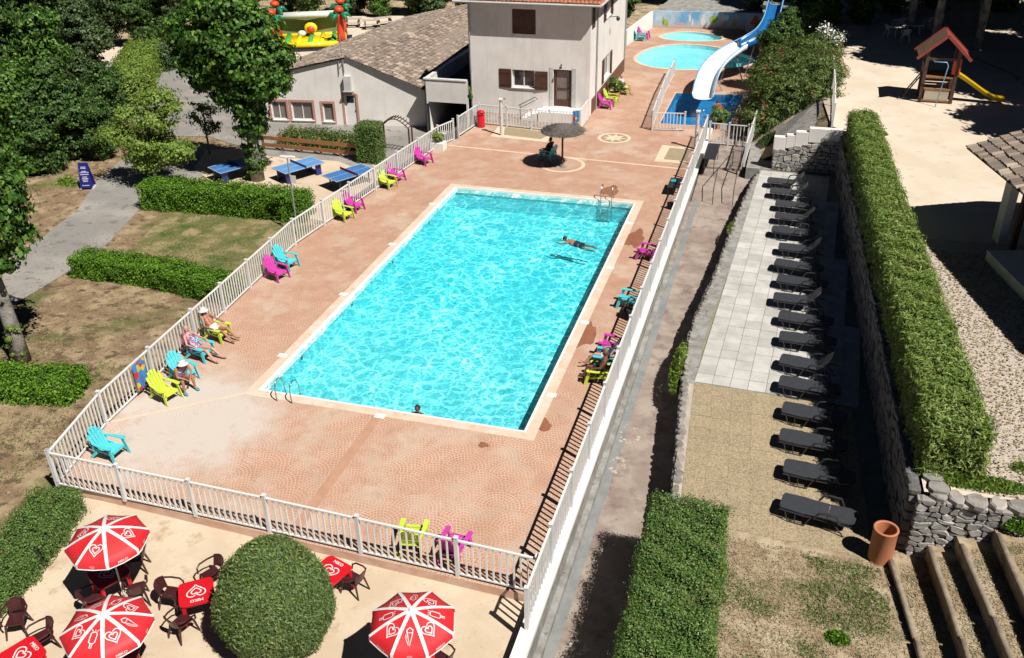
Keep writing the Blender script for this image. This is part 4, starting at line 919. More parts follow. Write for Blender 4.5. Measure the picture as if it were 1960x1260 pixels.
for i, (a, b, c, d) in enumerate(HO):
    if i == 2:
        o = part('door', MB().box((0, 0, 0), (b-a, .06, d-c)), 'white', lb); o.location = GF((a+b)/2, (c+d)/2, -.1); o.rotation_euler = (0, 0, rzG)
        part('pane', MB().box((.0, -.035, .72), ((b-a)*.6, .02, .45)), 'glass', o); part('handle', MB().box((.3, -.05, -.05), (.04, .04, .12)), 'metal', o)
        fs = .15; parts_ = [((a-fs/2), (c+d)/2, fs, d-c+fs), ((b+fs/2), (c+d)/2, fs, d-c+fs), ((a+b)/2, d+fs/2, b-a, fs)]
    else:
        window(lb, GF, rzG, a, b, c, d, glass='glass_pale', deep=.12, mull=1 if i != 1 else 0)
        fs = .15; parts_ = [((a-fs/2), (c+d)/2, fs, d-c+2*fs), ((b+fs/2), (c+d)/2, fs, d-c+2*fs), ((a+b)/2, d+fs/2, b-a, fs)]
    m = MB()
    for u, z, w_, h_ in parts_: m.box(GF(u, z, .012), (w_, .03, h_), rz=rzG)
    part('door_surround' if i == 2 else 'window_surround', m, 'pink', lb)
mt = part('meter_box', MB().box((0, 0, 0), (.48, .3, .95)).box((0, -.05, -.52), (.6, .4, .06)), 'white_dirty', lb); mt.location = GF(gu(-12.25), 2.95, .15); mt.rotation_euler = (0, 0, rzG)
part('antenna_mast', MB().tube([GF(gu(-12.44), 3.6, .08), GF(gu(-12.5), 6.1, .08)], .035, 6).tube([GF(gu(-12.8), 3.5, .08), GF(gu(-12.75), 4.8, .08)], .03, 6).tube([GF(gu(-12.75), 3.9, .1), GF(gu(-12.3), 4.6, .1)], .02, 5), 'galv', lb)
# garage annex between the two buildings
ax = thing('garage_annex', 'white flat-roofed garage annex with a dark open doorway below, left of the tall house', 'garage', (-6.5, 33.0, -1.5))
wall(ax, (0, 0), (2.85, 0), 0, 3.6, [(.12, 2.75, .05, 2.15)], .2, 'render_wall')
part('side_wall', MB().poly([(-.1, .1), (.1, .1), (.2, 10), (0, 10)], 0, 3.55), 'render_wall', ax)
part('flat_roof', MB().poly([(.1, .2), (2.9, .2), (2.9, 10), (.2, 10)], 2.5, 2.7), 'dark', ax)
part('roof_coping', MB().poly([(-.15, -.05), (2.8, -.05), (2.8, .22), (-.15, .22)], 3.6, 3.68).poly([(-.15, .22), (.12, .22), (.22, 10), (-.05, 10)], 3.58, 3.66), 'white', ax)
part('interior', MB().poly([(.1, 5), (2.8, 5), (2.8, 5.1), (.1, 5.1)], 0, 2.6).poly([(-.1, .25), (.0, .25), (.0, 5), (-.1, 5)], 0, 2.6), 'dark', ax)
part('post', MB().box((.12, -.08, 1.0), (.12, .12, 2.1)), 'metal_dark', ax)

# pavilion at the right edge of the picture
pv = thing('pavilion', 'open pavilion with a mottled tile roof and white pillar at the right edge', 'pavilion', (24.6, 12, 2.5))
def pl_(p): return Vector((p[0]-24.6, p[1]-12, p[2]-2.5))
C0, C1 = pl_((23.12, 14.95, 5.6)), pl_((25.5, 5.8, 5.6)); Uv = C1-C0; Vd = Vector((-Uv.y, Uv.x, 0)).normalized()*-1
Vd = Vector((Uv.y, -Uv.x, 0)).normalized(); Vd = Vd if Vd.x > 0 else -Vd
C1 = C0+Uv.normalized()*12; up = Vd*4.6+Vector((0, 0, 1.5))
m = MB().add([C0, C1, C1+up, C0+up], [(0, 1, 2, 3)]).add([C0+up, C1+up, C1+Vd*9.2, C0+Vd*9.2], [(0, 1, 2, 3)]); part('roof_deck', m, 'wood_dark', pv)
barrel_rows(C0+Vector((0, 0, .02)), Uv.normalized()*6.3, up, 25, 12, .1, 'rooftile', pv, name='roof_tile', seed=9, stuff=False, jitter=.03)
barrel_rows(C0+Uv.normalized()*6.3+Vector((0, 0, .02)), Uv.normalized()*5.7, up, 23, 12, .1, 'rooftile', pv, name='roof_tile', seed=10, stuff=True, jitter=.03)
m = MB(); o_ = pl_((24.75, 13.5, 2.5)); rzp = math.atan2(Uv.y, Uv.x)
part('pillar', MB().box(o_+Vector((0, 0, 1.6)), (.5, .32, 3.2), rz=rzp), 'render_wall', pv)
part('pillar', MB().box(o_+Uv.normalized()*4.6+Vector((0, 0, 1.6)), (.5, .32, 3.2), rz=rzp), 'render_wall', pv)
part('post', MB().box(o_+Uv.normalized()*.8+Vector((.15, 0, 1.6)), (.18, .18, 3.2), rz=rzp), 'wood_dark', pv)
a = pl_((24.0, 11.5, 2.5)); m = MB().add([a+Vector((0, 0, 0)), a+Uv.normalized()*8, a+Uv.normalized()*8+Vd*8, a+Vd*8, a+Vector((0, 0, .4)), a+Uv.normalized()*8+Vector((0, 0, .4)), a+Uv.normalized()*8+Vd*8+Vector((0, 0, .4)), a+Vd*8+Vector((0, 0, .4))], [(4, 5, 6, 7), (0, 1, 5, 4), (3, 0, 4, 7), (1, 2, 6, 5)])
part('floor_slab', m, 'render_wall', pv)
part('back_wall', MB().box(a+Vd*3.2+Uv.normalized()*4+Vector((0, 0, 1.9)), (8, .3, 3.8), rz=rzp), 'render_wall', pv)
bpy.context.view_layer.update()

# ------------------------------------------------------------------ chairs
def adirondack(label, col, loc, rz, back=None, group='plastic adirondack chairs round the pool'):
    key = (col, back)
    if key in ADI: return clone(ADI[key], label, loc, rz, group)
    t = thing('adirondack_chair', label, 'chair', loc, rz, group); bc = back or col
    m = MB()
    for i in range(7):
        f = i/6; x0 = .36-.60*f; z0 = .36-.12*f+.01*math.sin(f*3)
        m.box((x0, 0, z0), (.085, .50, .022), M=Matrix.Rotation(.19, 3, 'Y'))
    m.box((.40, 0, .33), (.025, .50, .09)); m.box((.06, .25, .29), (.70, .03, .06), M=Matrix.Rotation(.19, 3, 'Y')); m.box((.06, -.25, .29), (.70, .03, .06), M=Matrix.Rotation(.19, 3, 'Y'))
    part('seat', m, col, t)
    m = MB(); tilt = -.42
    for i in range(5):
        y = (i-2)*.112; h = .80-.045*(i-2)**2; fan = (i-2)*.035
        a = Vector((-.20, y*.86, .24)); b = a+Vector((math.sin(tilt)*h, y*.25+fan*0, math.cos(tilt)*h)); m.beam(a, b, .096, .022, up=(1, 0, .4))
    m.beam((-.30, -.26, .46), (-.30, .26, .46), .02, .05); m.beam((-.43, -.28, .78), (-.43, .28, .78), .02, .05)
    part('backrest', m, bc, t)
    for s in (-1, 1):
        m = MB(); pts = [(.44, .33), (.40, .40), (.1, .39), (-.34, .30), (-.34, .24), (.1, .26), (.42, .25)]
        m.poly([(x, s*y) for x, y in (pts if s > 0 else pts[::-1])], .545, .57); part('armrest', m, col, t)
        m = MB().beam((.33, s*.30, .55), (.46, s*.33, 0), .03, .11, up=(1, 0, 0)); part('leg', m, col, t)
        m = MB().beam((-.30, s*.27, .55), (-.34, s*.27, .26), .03, .06, up=(1, 0, 0)).beam((-.22, s*.27, .26), (-.50, s*.29, 0), .03, .09, up=(1, 0, 0)); part('leg', m, col, t)
    ADI[key] = t; return t
ADI = {}
E_ = -.12
adirondack('turquoise adirondack chair alone in the near left corner of the deck', 'turq', (-2.63,-4.58,0), E_+.05)
adirondack('empty lime adirondack chair between the hanging towel and the seated woman in patterned swimsuit', 'lime', (-2.88,-1.3,0), E_-.15)
adirondack('turquoise adirondack chair behind the woman sitting forward in a patterned swimsuit', 'turq', (-3,-0.05,0), E_-.25)
adirondack('turquoise adirondack chair with magenta back under the second sunbather', 'turq', (-3.24,1.4,0), E_, 'magenta')
adirondack('lime adirondack chair with turquoise back under the farthest of the three sunbathers', 'lime', (-3.39,2.79,0), E_, 'turq')
adirondack('magenta adirondack chair paired with a turquoise one halfway along the left railing', 'magenta', (-3.81,8.07,0), E_-.2)
adirondack('turquoise adirondack chair paired with a magenta one halfway along the left railing', 'turq', (-3.93,9.16,0), E_-.1)
adirondack('lime adirondack chair beside a magenta one, opposite the middle of the pool', 'lime', (-3.89,14.78,0), E_-.2)
adirondack('magenta adirondack chair beside a lime one, opposite the middle of the pool', 'magenta', (-3.88,15.96,0), E_-.15)
adirondack('lime adirondack chair of the pair level with the far end of the pool', 'lime', (-3.53,19.36,0), E_-.2)
adirondack('magenta adirondack chair of the pair level with the far end of the pool', 'magenta', (-3.46,20.34,0), E_-.2)
adirondack('magenta adirondack chair alone beside the boxed plant at the left railing', 'magenta', (-3.01,23.29,0), E_-.2)
adirondack('magenta adirondack chair against the side wall of the tall house', 'magenta', (4.76,36.33,0), -.1)
adirondack('lime adirondack chair against the house wall, next to the magenta one', 'lime', (4.88,37.49,0), -.1)
adirondack('lime adirondack chair with a seated bather against the far end of the house wall', 'lime', (5.24,39.95,0), -.1)
adirondack('turquoise adirondack chair by the low white wall of the toddler pool', 'turq', (3.56,56.55,0), .2)
adirondack('magenta adirondack chair by the low white wall of the toddler pool', 'magenta', (3.76,57.41,0), -.1)
adirondack('lime adirondack chair seen from behind through the near railing', 'lime', (8.05, -5.85, 0), 1.75)
adirondack('magenta adirondack chair seen from behind through the near railing', 'magenta', (9.25, -5.9, 0), 1.5)
adirondack('magenta adirondack chair in the railing shade, level with the swimmer', 'magenta', (11.22, 13.9, 0), 3.0)
adirondack('turquoise adirondack chair in the railing shade with a dark towel', 'turq', (11.25, 9.3, 0), 3.1)
adirondack('magenta adirondack chair in the railing shade, behind the two seated people', 'magenta', (11.27, 5.5, 0), 3.0)
adirondack('lime adirondack chair in the railing shade under a seated man', 'lime', (11.25, 3.55, 0), 3.15)
adirondack('turquoise adirondack chair in the railing shade under the person in white top', 'turq', (11.27, 4.55, 0), 3.1)
adirondack('turquoise adirondack chair in the shade of the reed parasol', 'turq', (3.67,25.62,0), 2.7)

def monobloc(label, loc, rz, mat='brown_plastic', group='brown plastic chairs of the cafe terrace'):
    if mat in MONO: return clone(MONO[mat], label, loc, rz, group)
    t = thing('plastic_chair', label, 'chair', loc, rz, group)
    part('seat', MB().poly([(.22, -.20), (.24, 0), (.22, .20), (-.20, .18), (-.20, -.18)], .41, .44), mat, t, bevel=.01)
    arc = [(-.18+.30*math.cos(a)*-1*.0, 0) for a in (0,)]
    pts = [(-.20, -.17), (-.25, -.10), (-.27, 0), (-.25, .10), (-.20, .17)]
    m = MB(); n = len(pts)
    lo = [(x, y, .46) for x, y in pts]; hi = [(x-.09, y*1.12, .80-.05*abs(y)/.17) for x, y in pts]
    m.add(lo+hi, [(i, i+1, i+n+1, i+n) for i in range(n-1)]+[(i+n, i+n+1, i+1, i) for i in range(n-1)])
    m.tube([(-.20, -.17, .44)]+[(x-.09, y*1.2, .81-.05*abs(y)/.17) for x, y in pts]+[(-.20, .17, .44)], .018, 6)
    part('backrest', m, mat, t)
    for s in (-1, 1):
        part('armrest', MB().tube([(-.28, s*.20, .72), (-.12, s*.29, .67), (.12, s*.30, .655), (.22, s*.27, .60), (.24, s*.24, .45)], .024, 6), mat, t)
        part('leg', MB().tube([(.20, s*.19, .43), (.27, s*.25, 0)], [.032, .022], 6), mat, t)
        part('leg', MB().tube([(-.20, s*.17, .43), (-.30, s*.23, 0)], [.032, .022], 6), mat, t)
    MONO[mat] = t; return t
MONO = {}
SZ = -.268
def hearts(s=1.0):
    """stroke polylines of a double swirling heart"""
    def h(k, cut0, cut1, rot=0, n=26):
        o = []
        for i in range(n+1):
            a = 2*PI*(cut0+(cut1-cut0)*i/n); x = .062*16*math.sin(a)**3*k; y = .062*(13*math.cos(a)-5*math.cos(2*a)-2*math.cos(3*a)-math.cos(4*a))*k+.1*k
            o.append((x*s*math.cos(rot)-y*s*math.sin(rot), x*s*math.sin(rot)+y*s*math.cos(rot)))
        return o
    return [(h(1.0, .08, .97), .13*s), (h(.52, .03, .99), .13*s)]
def pop_icon(s=1.0):
    L = [(-.30, .55), (-.18, .72), (.18, .72), (.30, .55), (.30, -.20), (.12, -.32), (-.12, -.32), (-.30, -.20), (-.30, .55)]
    st = [(-.09, -.34), (-.09, -.72), (.09, -.72), (.09, -.34)]
    return [([(x*s, y*s) for x, y in L], .10*s), ([(x*s, y*s) for x, y in st], .09*s)]+[([(x*s, .8*s), (x*1.5*s, .98*s)], .06*s) for x in (-.22, 0.001, .22)]
def cone_icon(s=1.0):
    L = [(-.26, .28), (-.30, .52), (-.05, .78), (.26, .55), (.26, .28), (-.26, .28), (0, -.85), (.26, .28)]
    return [([(x*s, y*s) for x, y in L], .10*s), ([(-.38*s, .1*s), (-.34*s, -.3*s), (-.12*s, -.8*s)], .06*s)]
def strokes(lines, fn, mb):
    for pts, w in lines:
        P = [Vector((*p, 0)) for p in pts]; L = []; R = []
        for i, p in enumerate(P):
            d = (P[min(i+1, len(P)-1)]-P[max(i-1, 0)]); d = d.normalized() if d.length > 1e-6 else Vector((1, 0, 0)); s_ = Vector((-d.y, d.x, 0))*w/2
            L.append(fn(*(p+s_)[:2])); R.append(fn(*(p-s_)[:2]))
        n = len(P); mb.add(L+R, [(i, i+1, i+n+1, i+n) for i in range(n-1)])
    return mb
def text_mesh(body, size):
    c = bpy.data.curves.new('lettering', 'FONT'); c.body = body; c.size = size; c.align_x = 'CENTER'; c.align_y = 'CENTER'; c.resolution_u = 2; c.offset = size*.02
    o = bpy.data.objects.new('lettering', c); link(o); dg = bpy.context.evaluated_depsgraph_get(); me = bpy.data.meshes.new_from_object(o.evaluated_get(dg)); bpy.data.objects.remove(o); return me
def cafe_table(label, loc, rz):
    t = thing('cafe_table', label, 'table', loc, rz, 'red plastic cafe tables')
    R = .42; pts = []
    for i in range(4):
        for k in range(4):
            a = PI/2*i+PI/2*k/3; cx = (.30 if i in (0, 3) else -.30); cy = (.30 if i in (0, 1) else -.30); pts.append((cx+.13*math.cos(a), cy+.13*math.sin(a)))
    tp = part('tabletop', MB().poly(pts, .70, .73), 'red_plastic', t, bevel=.008)
    part('apron', MB().poly([(x*.93, y*.93) for x, y in pts], .64, .70), 'red_plastic', t)
    for sx in (-1, 1):
        for sy in (-1, 1): part('leg', MB().tube([(sx*.33, sy*.33, .66), (sx*.37, sy*.37, 0)], [.06, .035], 5), 'red_plastic', t)
    m = strokes(hearts(.23), lambda x, y: (y*-1+.04, x, .7335), MB()); part('printed_logo', m, 'print_white', tp)
    me = text_mesh('MIKO', .13); o = part('printed_lettering', me, 'print_white', tp); o.location = (-.30, 0, .734); o.rotation_euler = (0, 0, PI/2)
    return t
cafe_table('red cafe table in the shade of the farthest parasol, by the hedge corner', (*(1.05,-9.36,0.46)[:2], SZ), -.5)
cafe_table('red cafe table in full sun between the round bush and the two left parasols', (*(3.62,-9.33,0.46)[:2], SZ), 2.2)
cafe_table('red cafe table half hidden behind the round bush, close to the railing', (*(6.54,-7.75,0.46)[:2], SZ), -1.9)
cafe_table('red cafe table cut off by the lower left corner of the picture', (*(0.8,-12.16,0.46)[:2], SZ), -2.0)
cafe_table('red cafe table under the parasol at the bottom left', (*(3.09,-11.77,0.46)[:2], SZ), .3)
cafe_table('red cafe table under the parasol right of the round bush', (*(9.71,-9.83,0.46)[:2], SZ), .2)
for (px_, py_, rz, lb_) in (((1.03,-10.01,0.15), 0, .95, 'brown plastic chair on the near left side of the shaded table by the hedge corner'), ((1.86,-9.41,0.15), 0, 2.3, 'brown plastic chair on the near right side of the shaded table by the hedge corner'),
        ((1.09,-8.44,0.15), 0, 3.6, 'brown plastic chair on the far right side of the shaded table by the hedge corner'), ((2.8,-9.28,0.15), 0, .1, 'brown plastic chair left of the sunlit red table'),
        ((3.41,-8.4,0.15), 0, 4.3, 'brown plastic chair on the far side of the sunlit red table, by the round bush'), ((3.61,-10.05,0.15), 0, 1.3, 'brown plastic chair on the near side of the sunlit red table'),
        ((0.59,-11.4,0.15), 0, 4.2, 'brown plastic chair behind the table in the lower left corner'), ((7.08,-7.58,0.15), 0, 2.9, 'brown plastic chair right of the table hidden by the round bush'),
        ((10.16,-9.42,0.15), 0, 2.8, 'brown plastic chair mostly under the parasol right of the round bush'), ((-0.43,-11.08,0.15), 0, 5.2, 'brown plastic chair in shade at the left edge of the cafe terrace')):
    monobloc(lb_, (px_[0], px_[1], SZ), rz)
def parasol(label, loc, seq, a0):
    t = thing('parasol', label, 'parasol', loc, 0, 'red and white cafe parasols')
    R, zr_, za = .98, 2.14, 2.50; sag = .03
    part('pole', MB().tube([(0, 0, 0), (0, 0, za)], .022, 8), 'white', t); part('base', MB().lathe([(0, .10), (.12, .10), (.26, .06), (.27, 0)], 16), 'white_dirty', t)
    cn = part('finial', MB().ball((0, 0, za+.02), .05), 'white', t)
    tl = []
    for i in range(8):
        b0, b1 = a0-PI/8+i*PI/4, a0+PI/8+i*PI/4
        e0, e1 = Vector((R*math.cos(b0), R*math.sin(b0), zr_)), Vector((R*math.cos(b1), R*math.sin(b1), zr_)); ap = Vector((0, 0, za))
        m = MB(); K = 5; rows = []
        for k in range(K+1):
            f = k/K; p0, p1 = ap.lerp(e0, f), ap.lerp(e1, f); bow = Vector((0, 0, .05*math.sin(PI*f))); mid = (p0+p1)/2-Vector((0, 0, sag*f))
            rows.append([p0+bow, mid+bow, p1+bow])
        # valance
        dn = Vector((0, 0, -.13)); rows.append([e0*1.0+dn, (e0+e1)/2+dn*1.05-Vector((0, 0, sag)), e1+dn])
        vs = [v for rr in rows for v in rr]; m.add(vs, [(k*3+j, k*3+j+3, k*3+j+4, k*3+j+1) for k in range(K+1) for j in range(2)])
        pn = part('canopy_panel', m, 'red_fabric', t, True)
        mid = (e0+e1)/2; ux = (e1-e0).normalized(); vy = (ap-mid).normalized(); nn = ux.cross(vy); nn = nn if nn.z > 0 else -nn
        ic = seq[i % len(seq)]
        if ic:
            ctr = mid.lerp(ap, .36 if ic == 'heart' else .38); 
            hgt_, hw_ = (ap-mid).length, (e1-e0).length/2
            def f_(x, y, ctr=ctr, ux=ux, vy=vy, nn=nn, mid=mid, hgt_=hgt_, hw_=hw_):
                p = ctr+ux*x+vy*y; f = 1-(p-mid).dot(vy)/hgt_; l = min(1, abs(x)/(hw_*f)); return p+Vector((0, 0, .05*math.sin(PI*f)-sag*f*(1-l)+.014))
            ls = hearts(.165) if ic == 'heart' else (pop_icon(.23) if ic == 'pop' else cone_icon(.23))
            part('printed_logo', strokes(ls, f_, MB()), 'print_white', pn)
        cen = mid+Vector((0, 0, -.075)); out = Vector((mid.x, mid.y, 0)).normalized()
        if i % 2 == 1:
            me = text_mesh('MIKO', .10); o = part('printed_lettering', me, 'print_white', pn); z_ = Vector((0, 0, 1)); o.matrix_local = Matrix.Translation(cen+out*.008) @ Matrix((ux, z_, out)).transposed().to_4x4() if ux.cross(z_).dot(out) > 0 else Matrix.Translation(cen+out*.008) @ Matrix((-ux, z_, out)).transposed().to_4x4()
        else: part('printed_logo', strokes(hearts(.055), lambda x, y: cen+out*.01+ux*x+Vector((0, 0, y)), MB()), 'print_white', pn)
        # seam tape
        m = MB(); vs = []
        for k in range(K+1):
            f = k/K; p = ap.lerp(e0, f)+Vector((0, 0, .05*math.sin(PI*f)+.012)); wv = Vector((-math.sin(b0), math.cos(b0), 0))*(.036+.012*(1-f)); vs += [p-wv, p+wv]
        vs += [e0+dn*1.0+Vector((math.cos(b0), math.sin(b0), 0))*.012-wv, e0+dn+Vector((math.cos(b0), math.sin(b0), 0))*.012+wv]
        m.add(vs, [(2*k, 2*k+1, 2*k+3, 2*k+2) for k in range(K+1)]); part('seam_tape', m, 'print_white', t)
        q0, q1 = e0+dn, e1+dn; part('hem', MB().tube([q0, (q0+q1)/2-Vector((0, 0, sag)), q1], .016, 5), 'print_white', t)
    return t
A_DN = math.radians(-75)
parasol('red parasol with heart logos on every other panel, nearest the corner of the railing', (*(1.53,-9.54,2.25)[:2], SZ), ['heart', None], A_DN)
parasol('red parasol with an ice lolly on its front panel, at the bottom left', (*(3.35,-11.93,2.25)[:2], SZ), ['pop', 'heart', 'cone', 'heart'], A_DN-.08)
parasol('red parasol with an ice-cream cone on its front panel, right of the round bush', (*(9.82,-10.01,2.25)[:2], SZ), ['cone', 'heart', 'pop', 'heart'], A_DN+.05)

# ------------------------------------------------------------------ loungers
def lounger(raised):
    t = thing('sun_lounger', '', 'sun lounger')
    # local x from foot (0) to head (1.95), bed height .36
    m = MB(); W = .36
    m.poly([(0.05, -W*.9), (0.0, -W*.6), (0, W*.6), (.05, W*.9), (.62, W), (.70, W*.94), (1.25, W*.94), (1.25, -W*.94), (.70, -W*.94), (.62, -W)][::-1], .34, .40); part('bed', m, 'lounger', t, bevel=.012)
    m = MB()
    a = raised; L = .70
    bk = [(0, -W*.94), (0, W*.94), (L*.75, W*.94), (L*.97, W*.7), (L, W*.3), (L, -W*.3), (L*.97, -W*.7), (L*.75, -W*.94)]
    c, s = math.cos(a), math.sin(a)
    vs = [(1.27+x*c-.0*s, y, .35+x*s) for x, y in bk]+[(1.27+x*c-.05*s, y, .35+x*s+.05*c) for x, y in bk]; n = 8
    m.add(vs, [tuple(range(n))[::-1], tuple(range(n, 2*n))]+[(i, (i+1) % n, (i+1) % n+n, i+n) for i in range(n)]); part('backrest', m, 'lounger', t)
    m = MB()
    for sy in (-1, 1): m.tube([(.02, sy*W*.98, .33), (.66, sy*W*1.06, .33), (1.3, sy*W, .33), (1.9, sy*W*.95, .33)], .018, 6)
    part('frame', m, 'metal_dark', t)
    for sy in (-1, 1):
        part('leg', MB().tube([(.18, sy*W, .32), (.28, sy*W*1.08, .02), (.72, sy*W*1.08, .02), (.86, sy*W, .32)], .02, 6).tube([(.45, sy*W, .32), (.47, sy*W*1.05, .03)], .016, 5), 'metal_dark', t)
        part('leg', MB().tube([(1.45, sy*W, .32), (1.75, sy*W*1.1, 0)], .02, 6), 'metal_dark', t)
    for sy in (-1, 1): part('armrest', MB().tube([(.95, sy*W*1.08, .38), (1.05, sy*W*1.13, .56), (1.2, sy*W*1.15, .60), (1.5, sy*W*1.15, .60), (1.6, sy*W*1.1, .38)], .03, 6), 'metal_dark', t)
    return t
LPOS = [(15.76,23.07,0.76), (15.96,21.62,0.76), (16.29,19.99,0.76), (16.34,18.4,0.76), (16.28,16.76,0.76), (16.66,14.92,0.76), (16.58,13.28,0.76), (16.74,11.75,0.76), (16.68,10.08,0.76), (16.94,8.58,0.76), (17.03,7.02,0.76), (17.13,5.4,0.76), (17.16,3.96,0.76), (17.33,2.39,0.76), (17.31,0.87,0.76), (17.49,-0.67,0.76), (17.49,-2.25,0.76)]
LB = ['farthest, against the rubble wall', 'second from the rubble wall', 'third from the rubble wall', 'fourth from the rubble wall', 'fifth from the rubble wall', 'sixth from the rubble wall, after the gap', 'seventh from the rubble wall',
      'eighth from the rubble wall', 'ninth, in the middle of the row', 'eighth from the terracotta bin', 'seventh from the terracotta bin', 'sixth from the terracotta bin', 'fifth from the terracotta bin, last on pale paving', 'fourth from the terracotta bin, on tan paving', 'third from the terracotta bin', 'second from the terracotta bin', 'nearest, beside the terracotta bin']
flat, rais = lounger(.06), lounger(.85); use = [False, False]
r = random.Random(5)
for i, p in enumerate(LPOS):
    k = 1 if i in (0, 1, 3, 5, 8, 11) else 0; src = (flat, rais)[k]
    lab = f'charcoal sun lounger with {"raised back" if k else "flat back"}, {LB[i]}'
    if not use[k]: o = src; use[k] = True
    else: o = copy_tree(src)
    o.location = (p[0], p[1], .40); o.rotation_euler = (0, 0, -.10+r.uniform(-.07, .07)); o['label'] = lab; o['group'] = 'charcoal loungers in a row on the terrace'

# ------------------------------------------------------------------ people
def capsule(mb, a, b, ra, rb, n=10):
    a, b = Vector(a), Vector(b); d = b-a; L = d.length
    if L < 1e-5: return mb.ball(a, ra, n, 6)
    mb.tube([a-d*0, a+d*.25, a+d*.5, a+d*.75, b], [ra, ra*.75+rb*.25, (ra+rb)/2, ra*.25+rb*.75, rb], n); mb.ball(tuple(a), ra, n, 6); mb.ball(tuple(b), rb, n, 6); return mb
def remeshed(name, mb, vox, mat, parent):
    me = mb.mesh(name); o = bpy.data.objects.new(name, me); link(o); md = o.modifiers.new('r', 'REMESH'); md.mode = 'VOXEL'; md.voxel_size = vox
    sm = o.modifiers.new('s', 'SMOOTH'); sm.iterations = 3; sm.factor = .5
    dg = bpy.context.evaluated_depsgraph_get(); me2 = bpy.data.meshes.new_from_object(o.evaluated_get(dg)); bpy.data.objects.remove(o)
    me2.polygons.foreach_set('use_smooth', [True]*len(me2.polygons)); me2.materials.clear(); me2.materials.append(MT[mat]); me2.name = name
    return part(name, me2, None, parent)
def person(label, J, loc, rz, skin, wear, hair='hair_dark', fem=False, hat=None, shoes=None, cat='person', top=None, vox=.011, heavy=1.0):
    t = thing('person', label, cat, loc, rz); V = {k: Vector(v) for k, v in J.items()}; m = MB(); g = heavy
    pe, ch, nk, hd = V['pelvis'], V['chest'], V['neck'], V['head']; face = V['face'].normalized()
    side = (V['shl']-V['shr']).normalized(); sw = Vector(side)
    for s in (-.06, .06): capsule(m, pe+sw*s*g, ch+sw*s*1.1*g, .115*g, .118*g); capsule(m, ch+sw*s, nk-(nk-ch)*.25+sw*s*.8, .11, .075)
    capsule(m, ch, nk, .07, .052); capsule(m, nk, hd, .052, .055)
    up = (hd-nk).normalized(); fx = (face-up*face.dot(up)).normalized(); sx = up.cross(fx)
    m.ball(tuple(hd+up*.03), (.085, .095, .115), 12, 8); m.ball(tuple(hd+fx*.03-up*.045), .065, 10, 6); capsule(m, hd+fx*.088, hd+fx*.108-up*.02, .012, .016, 6)
    for s in (-1, 1): m.ball(tuple(hd+sx*s*.088), (.022, .022, .032), 6, 5)
    for k in 'lr':
        sh, el, wr, hp, kn, an, to = (V[n+k] for n in ('sh', 'el', 'wr', 'hp', 'kn', 'an', 'to'))
        capsule(m, nk-(nk-ch)*.15, sh, .05, .056); capsule(m, sh, el, .052*g, .038); capsule(m, el, wr, .040, .026)
        d = (wr-el).normalized(); hnd = wr+d*.05; ax = d.cross(Vector((0, 0, 1))); ax = ax.normalized() if ax.length > .1 else Vector((1, 0, 0)); nrm = d.cross(ax)
        capsule(m, wr, hnd, .026, .03)
        for f in (-1.5, -.5, .5, 1.5):
            b = hnd+ax*f*.017+d*.015; ln = .075-.008*abs(f-.3); m1 = b+d*ln*.55+nrm*.008; capsule(m, b, m1, .0105, .0098, 5); capsule(m, m1, m1+d*ln*.4+nrm*.022, .0098, .0085, 5)
        sd = 1 if k == 'l' else -1; tb = wr+d*.02+ax*sd*.02; capsule(m, tb, tb+ax*sd*.03+d*.03, .013, .011, 5); capsule(m, tb+ax*sd*.03+d*.03, tb+ax*sd*.035+d*.06, .011, .009, 5)
        capsule(m, pe+(hp-pe)*.4, hp, .09*g, .092*g); capsule(m, hp, kn, .086*g, .056); capsule(m, kn, kn.lerp(an, .35), .056, .058); capsule(m, kn.lerp(an, .35), an, .056, .036)
        capsule(m, an, to, .04, .03); capsule(m, an, an-(to-an)*.3, .036, .032)
    if fem:
        for s in (-1, 1): m.ball(tuple(ch+(nk-ch)*.25+sw*s*.075+(sw.cross(nk-ch)).normalized()*-.075), .065, 8, 6)
    remeshed('body', m, vox, skin, t)
    for s in (-1, 1): part('eye', MB().ball(tuple(hd+fx*.083+sx*s*.032+up*.005), .012, 6, 4), 'hair_dark', t)
    part('mouth', MB().box(tuple(hd+fx*.092-up*.055), (.04, .012, .008)), 'cloth_red', t)
    hm = MB(); hm.ball(tuple(hd+up*.045-fx*.022), (.097, .105, .118), 12, 8)
    if fem: hm.ball(tuple(hd-up*.05-fx*.06), (.07, .075, .09), 10, 6)
    part('hair', hm, hair, t, True)
    if hat: part('hat', MB().lathe([(0, .13), (.09, .12), (.11, .03), (.20, .0), (.20, -.01), (.11, .02)], 16, tuple(hd+up*.05)), hat, t, True)
    # clothing follows the same bones, slightly larger
    c = MB()
    for s in (-.06, .06): capsule(c, pe+sw*s*g, pe.lerp(ch, .35 if not top else 1.0)+sw*s*1.08*g, .127*g, .128*g)
    for k in 'lr':
        hp, kn = V['hp'+k], V['kn'+k]; capsule(c, pe+(hp-pe)*.4, hp.lerp(kn, .05 if fem or wear == 'brief' else .42), .10*g, .10*g)
        if top == 'shirt': capsule(c, V['sh'+k], V['sh'+k].lerp(V['el'+k], .55), .068, .06); capsule(c, nk-(nk-ch)*.15, V['sh'+k], .06, .066)
    if top: capsule(c, ch, nk-(nk-ch)*.35, .125, .095)
    if fem and top:
        for s in (-1, 1): c.ball(tuple(ch+(nk-ch)*.25+sw*s*.075+(sw.cross(nk-ch)).normalized()*-.075), .074, 8, 6)
    remeshed('swimsuit' if top != 'shirt' else 'clothes', c, .014, wear if wear != 'brief' else 'cloth_navy', t)
